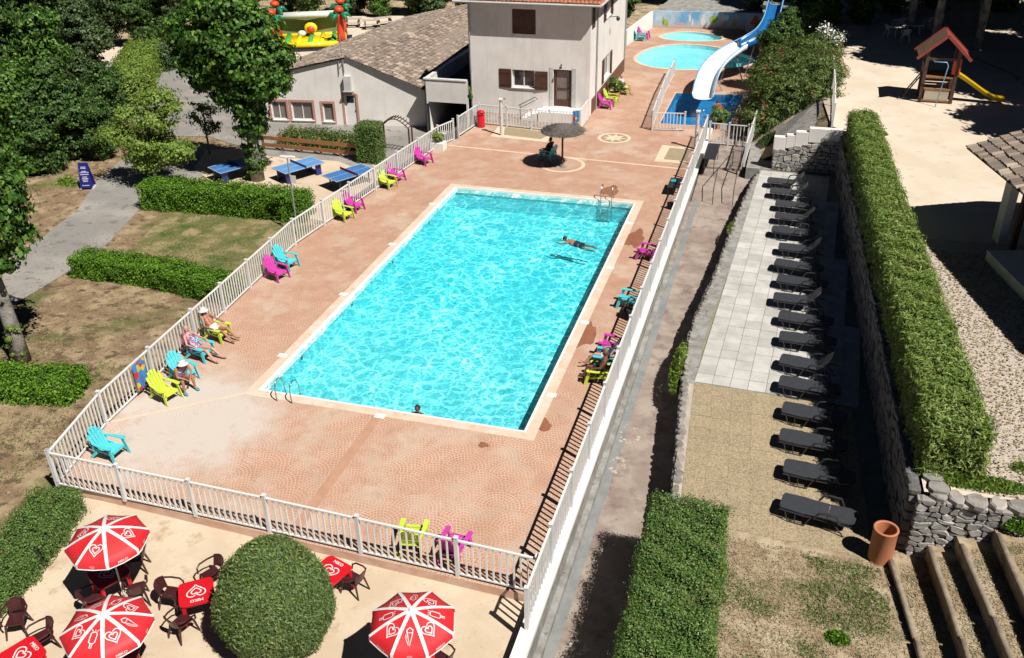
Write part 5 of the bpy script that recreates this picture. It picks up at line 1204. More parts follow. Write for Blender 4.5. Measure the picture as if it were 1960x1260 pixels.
    if fem and not top:
        c = MB()
        for s in (-1, 1): c.ball(tuple(ch+(nk-ch)*.25+sw*s*.075+(sw.cross(nk-ch)).normalized()*-.085), .062, 8, 6)
        remeshed('bikini_top', c, .014, wear, t)
    if shoes:
        for k in 'lr': part('shoe', MB().ball(tuple((V['an'+k]+V['to'+k])/2-Vector((0, 0, .02))), (.13, .06, .05), 10, 6), shoes, t, True)
    return t
# reclining in an adirondack chair facing +x
RECL = dict(pelvis=(-.08, 0, .40), chest=(-.32, 0, .72), neck=(-.43, 0, .95), head=(-.46, 0, 1.08), face=(1, 0, .5), shl=(-.40, .19, .88), shr=(-.40, -.19, .88), ell=(-.22, .34, .66), elr=(-.22, -.34, .66), wrl=(.05, .33, .62), wrr=(.05, -.33, .62),
            hpl=(-.02, .10, .40), hpr=(-.02, -.10, .40), knl=(.42, .13, .46), knr=(.42, -.12, .44), anl=(.80, .12, .14), anr=(.78, -.12, .10), tol=(.93, .14, .17), tor=(.92, -.15, .14))
R2 = dict(RECL); R2.update(knl=(.45, .16, .40), anl=(.84, .20, .08), tol=(.98, .22, .10), anr=(.80, -.16, .08), tor=(.94, -.17, .11), head=(-.47, .03, 1.08), face=(.8, -.3, .6))
FWD = dict(pelvis=(.14, 0, .45), chest=(.30, 0, .76), neck=(.42, 0, .95), head=(.48, 0, 1.05), face=(1, 0, -.5), shl=(.36, .20, .90), shr=(.36, -.20, .90), ell=(.48, .27, .66), elr=(.48, -.27, .66), wrl=(.66, .10, .56), wrr=(.66, -.10, .56),
           hpl=(.20, .12, .44), hpr=(.20, -.12, .44), knl=(.60, .20, .48), knr=(.60, -.18, .48), anl=(.66, .20, .09), anr=(.64, -.20, .09), tol=(.82, .24, .05), tor=(.80, -.24, .05))
SITU = dict(pelvis=(-.02, 0, .45), chest=(-.12, 0, .80), neck=(-.16, 0, 1.03), head=(-.14, 0, 1.16), face=(1, 0, -.1), shl=(-.15, .20, .96), shr=(-.15, -.20, .96), ell=(-.02, .30, .72), elr=(-.02, -.30, .72), wrl=(.22, .27, .66), wrr=(.22, -.27, .66),
            hpl=(.04, .11, .45), hpr=(.04, -.11, .45), knl=(.46, .15, .48), knr=(.46, -.15, .48), anl=(.52, .15, .09), anr=(.62, -.15, .09), tol=(.68, .17, .04), tor=(.78, -.17, .04))
person('sunbather in pale bikini and white hat, reclining farthest of three at the left railing', RECL, (-3.39,2.79,0), E_, 'skin_tan', 'cloth_white', 'hair_dark', True, 'cloth_white')
person('light-haired sunbather in patterned swimsuit, reclining in the middle of three at the left railing', R2, (-3.24,1.4,0), E_, 'skin_pink', 'swim_print', 'hair_grey', True, top='suit')
person('person in white hat, patterned swimsuit and teal shoes sitting forward by the left railing', FWD, (-2.87,-0.48,0), E_-.3, 'skin_tan', 'swim_print', 'hair_dark', True, 'cloth_white', 'cloth_teal', top='suit', heavy=1.25)
person('person in a white top sitting in the railing shade with legs stretched toward the pool', RECL, (11.27, 4.55, 0), 3.3, 'skin_pink', 'cloth_white', 'hair_dark', False, top='shirt')
person('tanned man in dark trunks sitting in a lime chair in the railing shade', SITU, (11.25, 3.55, 0), 3.2, 'skin_brown', 'cloth_black', 'skin_brown', False)
person('person in dark clothes sitting in the round shadow of the reed parasol', SITU, (3.67,25.62,0), 2.7, 'skin_brown', 'cloth_black', 'hair_dark', False, top='shirt')
person('pale-haired person seated against the far end of the house wall', SITU, (5.24,39.95,0), -.1, 'skin_pink', 'cloth_white', 'hair_grey', False, top='shirt')
# swimmer: prone, face down, arms forward; x axis = swimming direction
SW = dict(pelvis=(0, 0, -.09), chest=(.30, 0, -.06), neck=(.52, 0, -.02), head=(.63, 0, .05), face=(1, 0, .2), shl=(.46, .19, -.04), shr=(.46, -.19, -.04), ell=(.70, .27, -.10), elr=(.70, -.27, -.12), wrl=(.97, .16, -.12), wrr=(.97, -.18, -.14),
          hpl=(-.06, .10, -.10), hpr=(-.06, -.10, -.10), knl=(-.45, .18, -.16), knr=(-.45, -.16, -.14), anl=(-.82, .22, -.17), anr=(-.84, -.10, -.13), tol=(-.97, .22, -.19), tor=(-1.0, -.10, -.16))
s0 = (7.83,14.95,-0.02)
person('swimmer in dark trunks doing breaststroke in the far right of the big pool', SW, (s0[0], s0[1], -.06), 2.95, 'skin_tan', 'cloth_navy', 'hair_dark')
FL = dict(SITU); s1_ = (5.83,-0.1,0)
STAND = dict(pelvis=(0, 0, -.75), chest=(0, 0, -.38), neck=(0, 0, -.14), head=(0, 0, -.01), face=(0, -1, .1), shl=(.19, 0, -.2), shr=(-.19, 0, -.2), ell=(.32, -.1, -.42), elr=(-.32, -.1, -.42), wrl=(.3, -.3, -.4), wrr=(-.3, -.3, -.4),
             hpl=(.1, 0, -.78), hpr=(-.1, 0, -.78), knl=(.12, -.1, -1.05), knr=(-.12, -.1, -1.05), anl=(.12, .1, -1.22), anr=(-.12, .1, -1.22), tol=(.13, -.02, -1.28), tor=(-.13, -.02, -1.28))
person('bather with only a dark-haired head above water at the near edge of the pool', STAND, (5.72, .32, 0), 0, 'skin_brown', 'cloth_navy', 'hair_dark')
s2_ = (11.63,38.52,0)
person('bather in red floating in the splash pool below the waterslide', SW, (12.0, 38.2, .05), 1.9, 'skin_pink', 'cloth_red', 'hair_dark', top='shirt')

# ------------------------------------------------------------------ things round the pool
def ladder(label, loc, rz, far):
    t = thing('pool_ladder', label, 'ladder', loc, rz, 'steel pool ladders')
    for s in (-1, 1):
        x = s*.28; part('handrail', MB().tube([(x, -.45, 0), (x, -.47, .45), (x, -.40, .68), (x, -.22, .76), (x, -.02, .68), (x, .10, .40), (x, .14, -.1), (x, .14, -1.0)], .022, 8), 'metal', t, True)
    for i in range(3): part('rung', MB().box((0, .16, -.25-.28*i), (.54, .09, .03)), 'metal', t)
    return t
ladder('steel pool ladder with two hooped rails at the near left corner of the pool', (1.2, -.02, 0), 0, 0)
ladder('steel pool ladder with two hooped rails at the far end of the pool', (8.1, 20.22, 0), PI, 1)
# reed parasol
t = thing('reed_parasol', 'shallow round reed parasol on a wooden pole in the middle of the far deck', 'parasol', (4.72, 24.6, 0))
part('pole', MB().tube([(0, 0, 0), (0, 0, 2.25)], .055, 10), 'wood_dark', t); part('base', MB().lathe([(0, .14), (.1, .14), (.14, .02), (.3, 0)], 12), 'rough_wall', t)
r = random.Random(3)
m = MB().lathe([(1.20, 2.02), (1.14, 2.06), (.75, 2.22), (.3, 2.36), (0.01, 2.42)], 28).lathe([(1.20, 2.02), (.3, 2.25), (.01, 2.27)], 28); part('thatch_cap', m, 'thatch', t)
m = MB()
for i in range(900):
    a = r.random()*2*PI; q = r.random()**.5*1.15; z = 2.40-.33*(q/1.15)**1.3; L = r.uniform(.12, .26); d = Vector((math.cos(a+r.gauss(0, .1)), math.sin(a+r.gauss(0, .1)), -.28)); p = Vector((q*math.cos(a), q*math.sin(a), z+.015)); s = Vector((-d.y, d.x, 0))*.012
    m.add([p-s, p+d*L-s, p+d*L+s+Vector((0, 0, .01)), p+s], [(0, 1, 2, 3)])
o = part('reeds', m, 'thatch', t); o['kind'] = 'stuff'
def shower(label, loc):
    t = thing('shower_post', label, 'shower', loc, 0, 'pool shower posts')
    part('column', MB().poly(ell(0, 0, .10, .10, 10), 0, 2.15), 'white_dirty', t); part('cap', MB().box((0, 0, 2.2), (.26, .26, .1)), 'white', t, bevel=.02)
    part('shower_head', MB().tube([(0, 0, 2.15), (.25, -.1, 2.3)], .025, 6).ball((.29, -.12, 2.28), .05), 'metal', t); part('push_button', MB().ball((0, -.11, 1.1), .035), 'metal', t); return t
shower('white shower post on the left tan pad, in front of the house railing', (-0.22,29.22,0)); shower('white shower post beside the right railing, near the splash pool', (11.46,29.36,0))
t = thing('waste_bin', 'bright red rounded waste bin at the end of the short railing', 'waste bin', (-1.96,30.55,0))
part('bin_body', MB().lathe([(0, 0), (.24, 0), (.26, .12), (.23, .2), (.24, .7), (.20, .78)], 16), 'red_plastic', t, True); part('lid', MB().lathe([(.26, .8), (.27, .9), (.2, 1.02), (0, 1.08)], 16), 'red_plastic', t, True); part('opening', MB().box((.1, -.21, .93), (.2, .06, .1)), 'dark', t)
def leafball(name, c, r, n, size, mat, parent, seed=1, clump=.1):
    return part(name, crown_mesh(name, [(*c, r[0], r[1], r[2])], n, size, mat, seed, clump, .3), None, parent)
t = thing('planter', 'white concrete planter box with a clipped yellow-green shrub by the railing gap', 'planter', (-3.08,25.81,0))
part('box', MB().poly([(-.45, -.32), (.45, -.32), (.45, .32), (-.45, .32)], 0, .45).poly([(-.36, -.24), (.36, -.24), (.36, .24), (-.36, .24)], .45, .452), 'render_white', t); leafball('shrub', (0, 0, .78), (.42, .38, .36), 2200, .08, 'leaf_young', t)
t = thing('potted_shrub', 'round olive-green shrub against the house wall, between the lime chairs', 'shrub', (4.99,38.95,0)); part('pot', MB().lathe([(.01, 0), (.2, 0), (.26, .4), (.2, .4)], 12), 'terracotta', t); leafball('foliage', (0, 0, .9), (.55, .5, .55), 3000, .09, 'leaf_box', t)
t = thing('potted_shrub', 'round olive-green shrub between the splash pool and the walkway gate', 'shrub', (12.39,33.57,0)); part('pot', MB().lathe([(.01, 0), (.2, 0), (.26, .4), (.2, .4)], 12), 'terracotta', t); leafball('foliage', (0, 0, .9), (.6, .55, .6), 3000, .09, 'leaf_young', t)
def towel(label, loc, rz, mat, w=.7, h=1.0, cat='towel'):
    m = MB(); K = 8; vs = []
    for i in range(K+1):
        for j in range(3): vs.append(((i/K-.5)*w, (-.045 if j == 0 else (0 if j == 1 else .045))+.015*math.sin(i*1.7), (0 if j == 0 else (h if j == 1 else h*.45))))
    vs = [(x, y, z) for x, y, z in vs]; m.add(vs, [(i*3+j, i*3+j+3, i*3+j+4, i*3+j+1) for i in range(K) for j in range(2)])
    o = part('towel', m, mat); o.location = loc; o.rotation_euler = (0, 0, rz); return tag(o, label, cat)
towel('blue beach towel with a red patch hanging over the left railing', (-3.78, -1.2, .28), PI/2+.04, 'towel_print')
towel('red and blue cloth hung at the end of the house railing', (4.05, 30.82, .55), .1, 'towel_print', .4, .8, 'cloth')
t = thing('trestle_table', 'long dark grey folding table standing on the walkway behind the white railing', 'table', (12.62, 26.6, -.02))
part('tabletop', MB().box((0, 0, .86), (.62, 2.6, .05)), 'metal_dark', t)
for x in (-.25, .25):
    for y in (-1.15, 1.15): part('leg', MB().tube([(x, y, .84), (x, y, .0)], .02, 6), 'metal_dark', t)
part('brace', MB().tube([(-.25, -1.15, .3), (.25, -1.15, .3)], .015, 5), 'metal_dark', t)
MT['grey_top'] = plain('grey_plastic', (.13, .135, .14), (.10, .105, .11), 2, .5); t.children[0].data.materials[0] = MT['grey_top']
t = thing('low_table', 'dark low table with a teal cloth, in the railing shade at the far right', 'table', (11.22, 22.3, 0)); part('tabletop', MB().box((0, 0, .46), (.6, 1.4, .05)), 'metal_dark', t)
for x in (-.25, .25):
    for y in (-.6, .6): part('leg', MB().tube([(x, y, .45), (x, y, 0)], .02, 6), 'metal_dark', t)
o = part('folded_cloth', MB().box((0, 0, 0), (.26, .3, .08)), 'cloth_teal', None, bevel=.02); o.location = Vector((11.22, 22.3, 0))+Vector((-.1, .1, .53)); tag(o, 'small teal cloth lying on the dark low table', 'cloth')
o = part('bag', MB().poly(ell(0, 0, .25, .17, 12), 0, .34), 'cloth_black', None, bevel=.05); o.location = (11.42, 19.9, 0); tag(o, 'black bag standing in the railing shade between the low table and the magenta chair', 'bag')
o = part('bag', MB().poly(ell(0, 0, .3, .2, 12), 0, .42), 'cloth_black', None, bevel=.06); o.location = (11.37, 8.3, 0); tag(o, 'black bag on the deck just below the turquoise chair in the railing shade', 'bag')
t = thing('handrail', 'dark steel handrail beside the steps, on the railing side of the walkway', 'handrail', (13.2, 22.2, -.5)); part('rail', MB().tube([(0, 0, 0), (0, 0, .9), (.0, 1.6, 1.35), (.55, 4.6, 1.4), (.55, 4.6, .5)], .022, 6), 'metal_dark', t)
t = thing('handrail', 'dark steel handrail beside the steps, next to the stone wall', 'handrail', (14.2, 22.2, -.5)); part('rail', MB().tube([(0, 0, 0), (0, 0, .9), (.0, 1.6, 1.35), (0, 4.6, 1.4), (0, 4.6, .5)], .022, 6), 'metal_dark', t)
t = thing('clay_pipe_bin', 'upright terracotta pipe used as a bin at the end of the row of loungers', 'bin', (*(20.04,-3.49,0.4)[:2], .4))
part('pipe', MB().lathe([(.30, 0), (.30, .95), (.315, .98), (.31, 1.0), (.255, 1.0), (.25, .97), (.25, .05)], 24), 'terracotta', t, True); part('rubbish', MB().ball((.02, 0, .3), (.22, .22, .12)), 'cloth_white', t)

# ping-pong tables
def pingpong(label, loc, rz, mat, solid):
    t = thing('ping_pong_table', label, 'table', loc, rz, 'blue ping-pong tables')
    tp = part('tabletop', MB().box((0, 0, .75), (2.74, 1.525, .04)), mat, t); m = MB()
    for s in (-1, 1): m.box((0, s*.752, .773), (2.74, .02, .004)); m.box((s*1.36, 0, .773), (.02, 1.48, .004))
    m.box((0, 0, .773), (2.7, .008, .0035)); part('line', m, 'print_white', tp)
    part('net', MB().box((0, 0, .845), (.015, 1.7, .14)), 'blue_dark' if solid else 'cloth_red', t); part('net_post', MB().tube([(0, -.86, .7), (0, -.86, .93)], .02, 5).tube([(0, .86, .7), (0, .86, .93)], .02, 5), 'metal_dark', t)
    for sx in (-1, 1):
        for sy in (-1, 1): part('leg', MB().box((sx*1.0, sy*.5, .36), (.34 if solid else .06, .1 if solid else .06, .73)), 'blue_dark' if solid else 'metal_dark', t)
    return t
pingpong('pale blue ping-pong table with thick blue legs, behind the lamp pole', (*(-10.92,23.26,-0.75)[:2], -1.5), 1.05, 'blue_pale', True)
pingpong('darker blue ping-pong table with a red net, beside the white railing', (*(-7.43,22.77,-0.75)[:2], -1.5), 1.05, 'blue_table', False)
pingpong('blue ping-pong table half hidden behind the ivy-covered tree trunk', (*(-14.63,22.41,-0.75)[:2], -1.5), 1.05, 'blue_table', True)
t = thing('lamp_pole', 'slim galvanised lamp pole with a white double head beside the pale blue ping-pong table', 'lamp pole', (-7.0, 15.6, -1.5)); part('pole', MB().tube([(0, 0, 0), (0, 0, 4.1)], .04, 8), 'galv', t)
part('lamp_head', MB().box((-.18, 0, 4.12), (.42, .2, .07)).box((.2, .05, 4.12), (.34, .2, .07)), 'white', t); part('notice', MB().box((.2, -.06, 3.0), (.3, .02, .4)), 'white', t)
# garden fence of wide planks
t = thing('wooden_fence', 'low fence of wide orange-brown planks behind the ping-pong tables', 'fence', (*(-15.09,27.35,-1.5)[:2], -1.5))
a, b = Vector((-15.69,27.42,-1.5)), Vector((-8.81,27.19,-1.5)); o0 = Vector(t.location); n = 5
for i in range(n+1):
    p = a.lerp(b, i/n)-o0; part('post', MB().box(p+Vector((0, 0, .55)), (.12, .12, 1.1)), 'wood', t)
for i in range(n):
    for z in (.35, .82): part('plank', MB().beam(a.lerp(b, i/n)-o0+Vector((0, -.07, z)), a.lerp(b, (i+1)/n)-o0+Vector((0, -.07, z)), .04, .24), 'wood', t)
t = thing('arch_trellis', 'dark wooden arched trellis beside the tall clipped shrub', 'trellis', (*(-7.05,28.84,-1.5)[:2], -1.5)); rz = .15
for x in (-1.0, .9):
    for y in (0, .5): part('post', MB().box((x, y, .8), (.08, .08, 1.6)), 'wood_dark', t)
for y in (0, .5): part('arch', MB().tube([(-1.0+1.9*k/10, y, 1.6+.55*math.sin(PI*k/10)) for k in range(11)], .035, 5), 'wood_dark', t)
for k in range(12):
    x = -1.0+1.9*k/11; part('slat', MB().box((x, .25, 1.66+.55*math.sin(PI*k/11)), (.05, .8, .03)), 'wood_dark', t)
for z in (.4, .8, 1.2): part('slat', MB().box((-1.0, .25, z), (.03, .5, .04)), 'wood_dark', t)
t = thing('low_wall', 'dark low retaining wall running along the outside of the white railing near the trellis', 'wall', (-4.4, 24, -1.5)); part('wall_face', MB().poly([(-1.2, -7), (-.9, -7), (.6, 9), (.3, 9)], 0, .9), 'stone_dark', t)
# blue A-board
t = thing('sign_board', 'navy blue A-shaped sign board with white lettering beside the garden path', 'sign', (*(-22.19,18.69,-1.5)[:2], -1.48), .35)
tilt = .18
for s in (-1, 1):
    m = MB().add([(-.36, s*.30, .08), (.36, s*.30, .08), (.26, s*.04, 1.5), (-.26, s*.04, 1.5), (-.36, s*.27, .08), (.36, s*.27, .08), (.26, s*.015, 1.5), (-.26, s*.015, 1.5)], [(0, 1, 2, 3), (7, 6, 5, 4), (0, 4, 5, 1), (1, 5, 6, 2), (2, 6, 7, 3), (3, 7, 4, 0)]); bd = part('board', m, 'blue_sign', t)
    if s == -1:
        rs_ = random.Random(9)
        for z, hw in ((1.26, .13), (1.19, .15), (1.02, .13), (.95, .24), (.84, .23), (.70, .12), (.61, .17), (.53, .14), (.45, .12), (.22, .2)):
            m = MB(); x = -hw
            while x < hw:
                w_ = rs_.uniform(.025, .05); h_ = rs_.uniform(.03, .05)
                m.add([(x+dx, -.307+(zz-.08)*.183, zz) for dx, zz in ((0, z), (w_, z), (w_, z+h_), (0, z+h_))], [(0, 1, 2, 3)]); x += w_+.012
            part('lettering', m, 'print_white', bd)
        part('emblem', MB().add([(p[0], -.30+(p[1]+1.36)*.18, p[1]+1.38) for p in ell(0, 0, .14, .09, 9, 0, lambda a: .2*math.sin(4*a))], [tuple(range(9))]), 'lime', bd)
for x in (-.33, .33): part('foot', MB().box((x, 0, .04), (.05, .62, .08)), 'white', t)

# ------------------------------------------------------------------ water slide
t = thing('water_slide', 'curving pale blue and white waterslide dropping into the splash pool', 'waterslide', (10.9, 38.8, 0))
o0 = Vector((10.9, 38.8, 0))
SP = [Vector(p) for p in ((10.82, 38.4, .38), (10.8, 39.6, .72), (10.88, 41.4, 1.15), (11.3, 43.1, 1.6), (12.15, 44.6, 2.05), (13.15, 45.4, 2.45), (13.95, 46.4, 2.85), (14.3, 47.9, 3.3), (14.4, 49.6, 3.8), (14.45, 51.2, 4.2))]
def catmull(P, k):
    o = []
    for i in range(len(P)-1):
        p0, p1, p2, p3 = P[max(i-1, 0)], P[i], P[i+1], P[min(i+2, len(P)-1)]
        for j in range(k):
            f = j/k; o.append(.5*((2*p1)+(p2-p0)*f+(2*p0-5*p1+4*p2-p3)*f*f+(3*p1-p0-3*p2+p3)*f**3))
    return o+[P[-1]]
cs = catmull(SP, 6)
def channel(cs, a, b, wfn, wall_h, mat, name, offs=0.0):
    m = MB(); prof = [(-1, 1), (-.97, .5), (-.8, .14), (-.4, 0), (0, -.02), (.4, 0), (.8, .14), (.97, .5), (1, 1)]; k = len(prof); rows = []
    for i in range(a, b):
        d = (cs[min(i+1, len(cs)-1)]-cs[max(i-1, 0)]); d.z = 0; d.normalize(); s = Vector((d.y, -d.x, 0)); w = wfn(i/(len(cs)-1))
        for x, z in prof: rows.append(cs[i]-o0+s*x*w+Vector((0, 0, z*wall_h+offs)))
    n = b-a; m.add(rows, [(i*k+j, i*k+j+1, (i+1)*k+j+1, (i+1)*k+j) for i in range(n-1) for j in range(k-1)])
    o = part(name, m, mat, t, True); sd = o.modifiers.new('thickness', 'SOLIDIFY'); sd.thickness = .05; sd.offset = -1; return o
N_ = len(cs); split = int(N_*.50)
channel(cs, 0, split+1, lambda f: .68, .5, 'slide_white', 'chute')
channel(cs, split, N_, lambda f: .52, .6, 'slide_blue', 'upper_chute')
m = MB()
for sd in (-1, 1):
    pts = []
    for i in range(0, N_):
        d = (cs[min(i+1, N_-1)]-cs[max(i-1, 0)]); d.z = 0; d.normalize(); s = Vector((d.y, -d.x, 0)); pts.append(cs[i]-o0+s*sd*(.68 if i < split else .52)+Vector((0, 0, .5 if i < split else .6)))
    m.tube(pts, .045, 6)
part('rim', m, 'slide_light', t, True)
for i in (14, 24, 34, 44, 54):
    if i < N_:
        c = cs[i]-o0
        for sx in (-.6, .6): part('support', MB().tube([(c.x+sx*.3, c.y, c.z-.02), (c.x+sx*1.3, c.y+.2, 0)], .045, 6), 'galv', t)
# start platform
part('platform', MB().poly([(2.6, 12.3), (4.6, 12.3), (4.6, 14.2), (2.6, 14.2)], 4.0, 4.12), 'galv', t)
# the grey striped stack in the shade
t = thing('chair_stack', 'shaded stack of pale folding chairs beside the mural', 'chairs', (12.46,59.61,0), .3)
for i in range(6): part('chair_frame', MB().box((0, .12*i, .4+.1*i), (.8, .05, .08)), 'white_dirty', t)
part('chair_frame', MB().tube([(-.4, 0, 0), (-.4, .7, 1.0)], .03, 5).tube([(.4, 0, 0), (.4, .7, 1.0)], .03, 5), 'metal_dark', t)

# ------------------------------------------------------------------ inflatable castle
t = thing('bouncy_castle', 'bouncy castle with red palm-tree columns, green leaves and a yellow base', 'bouncy castle', (*(-27.03,55.93,-1.4)[:2], -1.46), .42); t.scale = (1, 1, .84)
W_, D_ = 3.0, 2.1
m = MB()
for s in (-1, 1):
    m.tube([(-W_, s*D_, .35), (W_, s*D_, .35)], .36, 12)
    m.tube([(s*W_, -D_, .35), (s*W_, D_, .35)], .36, 12)
m.poly([(-W_, -D_), (W_, -D_), (W_, D_), (-W_, D_)], .1, .5); part('base', m, 'inf_yellow', t, True)
for i in range(5): part('floor_tube', MB().tube([(-W_+1.0+i*1.05, -D_-.15, .52), (-W_+1.0+i*1.05, D_*.9, .52)], .24, 8), 'inf_green' if i % 2 == 0 else 'inf_yellow', t, True)
for x, y in ((-W_, -D_), (W_, -D_), (-W_, D_), (W_, D_)):
    m = MB().tube([(x, y, .3), (x, y, 1.4), (x*1.02, y, 2.9), (x, y, 3.6)], [.42, .36, .26, .24], 12).ball((x, y, 3.9), (.44, .44, .36), 10, 6); part('column', m, 'inf_red', t, True)
    for k in range(5):
        a = k*2*PI/5+.4; c, s = math.cos(a), math.sin(a); m = MB().tube([(x+.2*c, y+.2*s, 3.45), (x+.7*c, y+.7*s, 3.4), (x+1.15*c, y+1.15*s, 3.0)], [.12, .26, .04], 6); part('palm_leaf', m, 'inf_dgreen', t, True)
part('back_wall', MB().box((0, D_, 1.6), (2*W_-.6, .25, 1.7)), 'inf_mesh', t); part('wall_top', MB().tube([(-W_, D_, 2.65), (W_, D_, 2.65)], .3, 10), 'inf_white', t, True)
part('side_wall', MB().box((-W_, 0, 1.4), (.25, 2*D_-.6, 1.4)), 'inf_dgreen', t); part('wall_top', MB().tube([(-W_, -D_, 2.35), (-W_, D_, 2.45)], .34, 10), 'inf_green', t, True)
part('front_arch', MB().tube([(-W_+.2, D_-.5, 2.6), (0, D_-.8, 2.75), (W_-.2, D_-.5, 2.6)], .3, 10), 'inf_white', t, True)
part('figure', MB().ball((.1, 1.2, 1.35), (.62, .3, .62), 12, 8), 'inf_yellow', t, True); part('figure', MB().ball((.1, .95, 1.25), (.38, .2, .38), 10, 6), 'inf_red', t, True); part('figure', MB().ball((-.75, 1.0, .85), (.4, .35, .35), 10, 6), 'inf_white', t, True)
part('ground_mat', MB().poly([(-W_-1, -D_-1.2), (W_+.8, -D_-1.2), (W_+.8, D_+.8), (-W_-1, D_+.8)], .01, .04), 'cloth_navy', t)
for i, (px_, py_) in enumerate(((675, 52), (712, 55), (738, 50), (650, 50))):
    q = [(-26.14,63.22,-1.4), (-23.92,62.91,-1.4), (-23.09,64.34,-1.4), (-27.66,63.43,-1.4)][i]
    t = thing('bench', f'pale picnic bench under the trees behind the long roof, {["second", "third", "fourth", "first"][i]} from the bouncy castle', 'bench', (q[0], q[1], -1.46), .3+.2*i, 'benches behind the long roof')
    part('seat', MB().box((0, 0, .45), (1.7, .4, .06)), 'mortar_pale', t); part('tabletop', MB().box((0, .7, .75), (1.7, .7, .06)), 'mortar_pale', t)
    for x in (-.6, .6): part('leg', MB().box((x, .35, .35), (.08, 1.0, .7)), 'wood_dark', t)

# ------------------------------------------------------------------ playground
MT['roof_wood'] = plain('roof_boards', (.20, .125, .07), (.13, .08, .045), 4, .8, .3)
t = thing('play_tower', 'small wooden play tower with a pitched red roof, red tube side and yellow slide', 'play tower', (24.1, 33.6, 2.5), -.02)
for x in (-.75, .85):
    for y in (-.7, .7): part('post', MB().box((x, y, 1.45), (.17, .17, 2.9)), 'wood_dark', t)
for i in range(7): part('plank', MB().box((.05, -.6+.2*i, 1.45), (1.5, .17, .04)), 'wood', t)
part('side_panel', MB().box((.05, -.72, .42), (1.25, .03, .55)), 'mortar_pale', t); part('rail', MB().box((.05, -.73, .12), (1.6, .06, .1)).box((.05, -.73, .76), (1.6, .06, .1)).box((.05, -.73, 1.42), (1.6, .06, .1)), 'wood', t)
part('rail', MB().box((.05, .73, 1.42), (1.6, .06, .1)).box((.05, .73, .76), (1.6, .06, .1)).box((-.77, 0, 2.0), (.05, 1.3, .1)).box((-.77, 0, 1.75), (.05, 1.3, .1)), 'wood_dark', t)
for s in (-1, 1):
    a = math.atan2(1.05, 1.15)
    for i in range(9):
        f = (i+.5)/9; x = s*1.3*(1-f)+.05; z = 2.55+1.15*f; part('roof_board', MB().box((x, 0, z), (.185, 2.1, .05), M=Matrix.Rotation(s*.72, 3, 'Y')), 'roof_wood' if s < 0 else 'wood_red', t)
    for y in (-1.07, 1.07): part('barge_board', MB().beam((s*1.38+.05, y, 2.46), (.05, y, 3.74), .05, .16), 'wood_red', t)
part('side_panel', MB().box((.98, -.05, 2.0), (.07, 1.25, .95)), 'red_pl2', t, bevel=.03); part('side_panel', MB().box((.80, -.74, 2.05), (.42, .05, .85)), 'red_pl2', t, bevel=.03)
m = MB(); SL = [(.95, 0, 1.45), (1.4, 0, 1.2), (2.6, 0, .45), (3.1, 0, .2), (3.7, 0, .14)]; rows = []
for x, _, z in SL:
    for y, dz in ((-.30, .2), (-.26, 0), (.26, 0), (.30, .2)): rows.append((x, y, z+dz))
m.add(rows, [(i*4+j, i*4+j+1, i*4+j+5, i*4+j+4) for i in range(4) for j in range(3)]); o = part('slide', m, 'yellow', t); sd = o.modifiers.new('thickness', 'SOLIDIFY'); sd.thickness = .05
for z in (.3, .55, .95, 1.2): part('plank', MB().box((.05, .78, z), (1.6, .04, .2)), 'wood_dark', t)
for z in (1.7, 1.95): part('plank', MB().box((-.82, 0, z), (.04, 1.4, .18)), 'wood_dark', t)
part('crossbar', MB().box((.05, -.72, 2.42), (1.7, .1, .14)), 'wood_dark', t)
part('ladder', MB().tube([(-1.7, -.25, 0), (-.8, -.25, 1.5)], .04, 6).tube([(-1.7, .25, 0), (-.8, .25, 1.5)], .04, 6), 'wood_dark', t)
for i in range(5): part('rung', MB().tube([(-1.6+.18*i, -.25, .18+.3*i), (-1.6+.18*i, .25, .18+.3*i)], .022, 6), 'wood', t)
part('climbing_pole', MB().tube([(-.45, -.72, 2.35), (-.4, -1.25, 2.38), (.2, -1.28, 2.38), (.3, -1.3, 2.2), (.02, -1.55, 0)], .028, 6), 'slide_light', t, True)
r = random.Random(14)
for i, (px_, rz, lab) in enumerate((((22.6,49.72,2.5), .5, 'white plastic chair in front of the shaded table, nearest the oleander'), ((23.24,52.38,2.5), 2.4, 'white plastic chair with a round back left of the shaded table'), ((24.17,54.47,2.5), 4.0, 'white plastic chair tipped against the shaded table'), ((25.21,52.78,2.5), 3.4, 'bluish white plastic chair right of the shaded table, behind the play tower'), ((23.57,48.55,2.5), 1.6, 'white plastic chair closest to the yellow-green weeds'), ((26.48,56.51,2.5), 5.0, 'white plastic chair far back in the shade'))):
    monobloc(lab, (px_[0], px_[1], 2.5), rz, 'white_dirty', 'white plastic chairs under the trees').scale = (1.15, 1.15, 1.15)
t = thing('garden_table', 'pale plastic table among white chairs in deep shade behind the play tower', 'table', (*(24.2,51.11,2.5)[:2], 2.5)); part('tabletop', MB().poly(ell(0, 0, .75, .75, 20), .72, .76), 'white_dirty', t)
for x, y in ((-.4, -.4), (.4, -.4), (.4, .4), (-.4, .4)): part('leg', MB().tube([(x, y, .72), (x*1.2, y*1.2, 0)], .035, 6), 'white_dirty', t)
t = thing('kerb', 'pale concrete kerb running through the shade behind the play tower', 'kerb', (27, 45, 2.5)); part('kerb_stone', MB().beam((0, 0, .06), (5.5, -13, .06), .2, .14), 'walk', t)

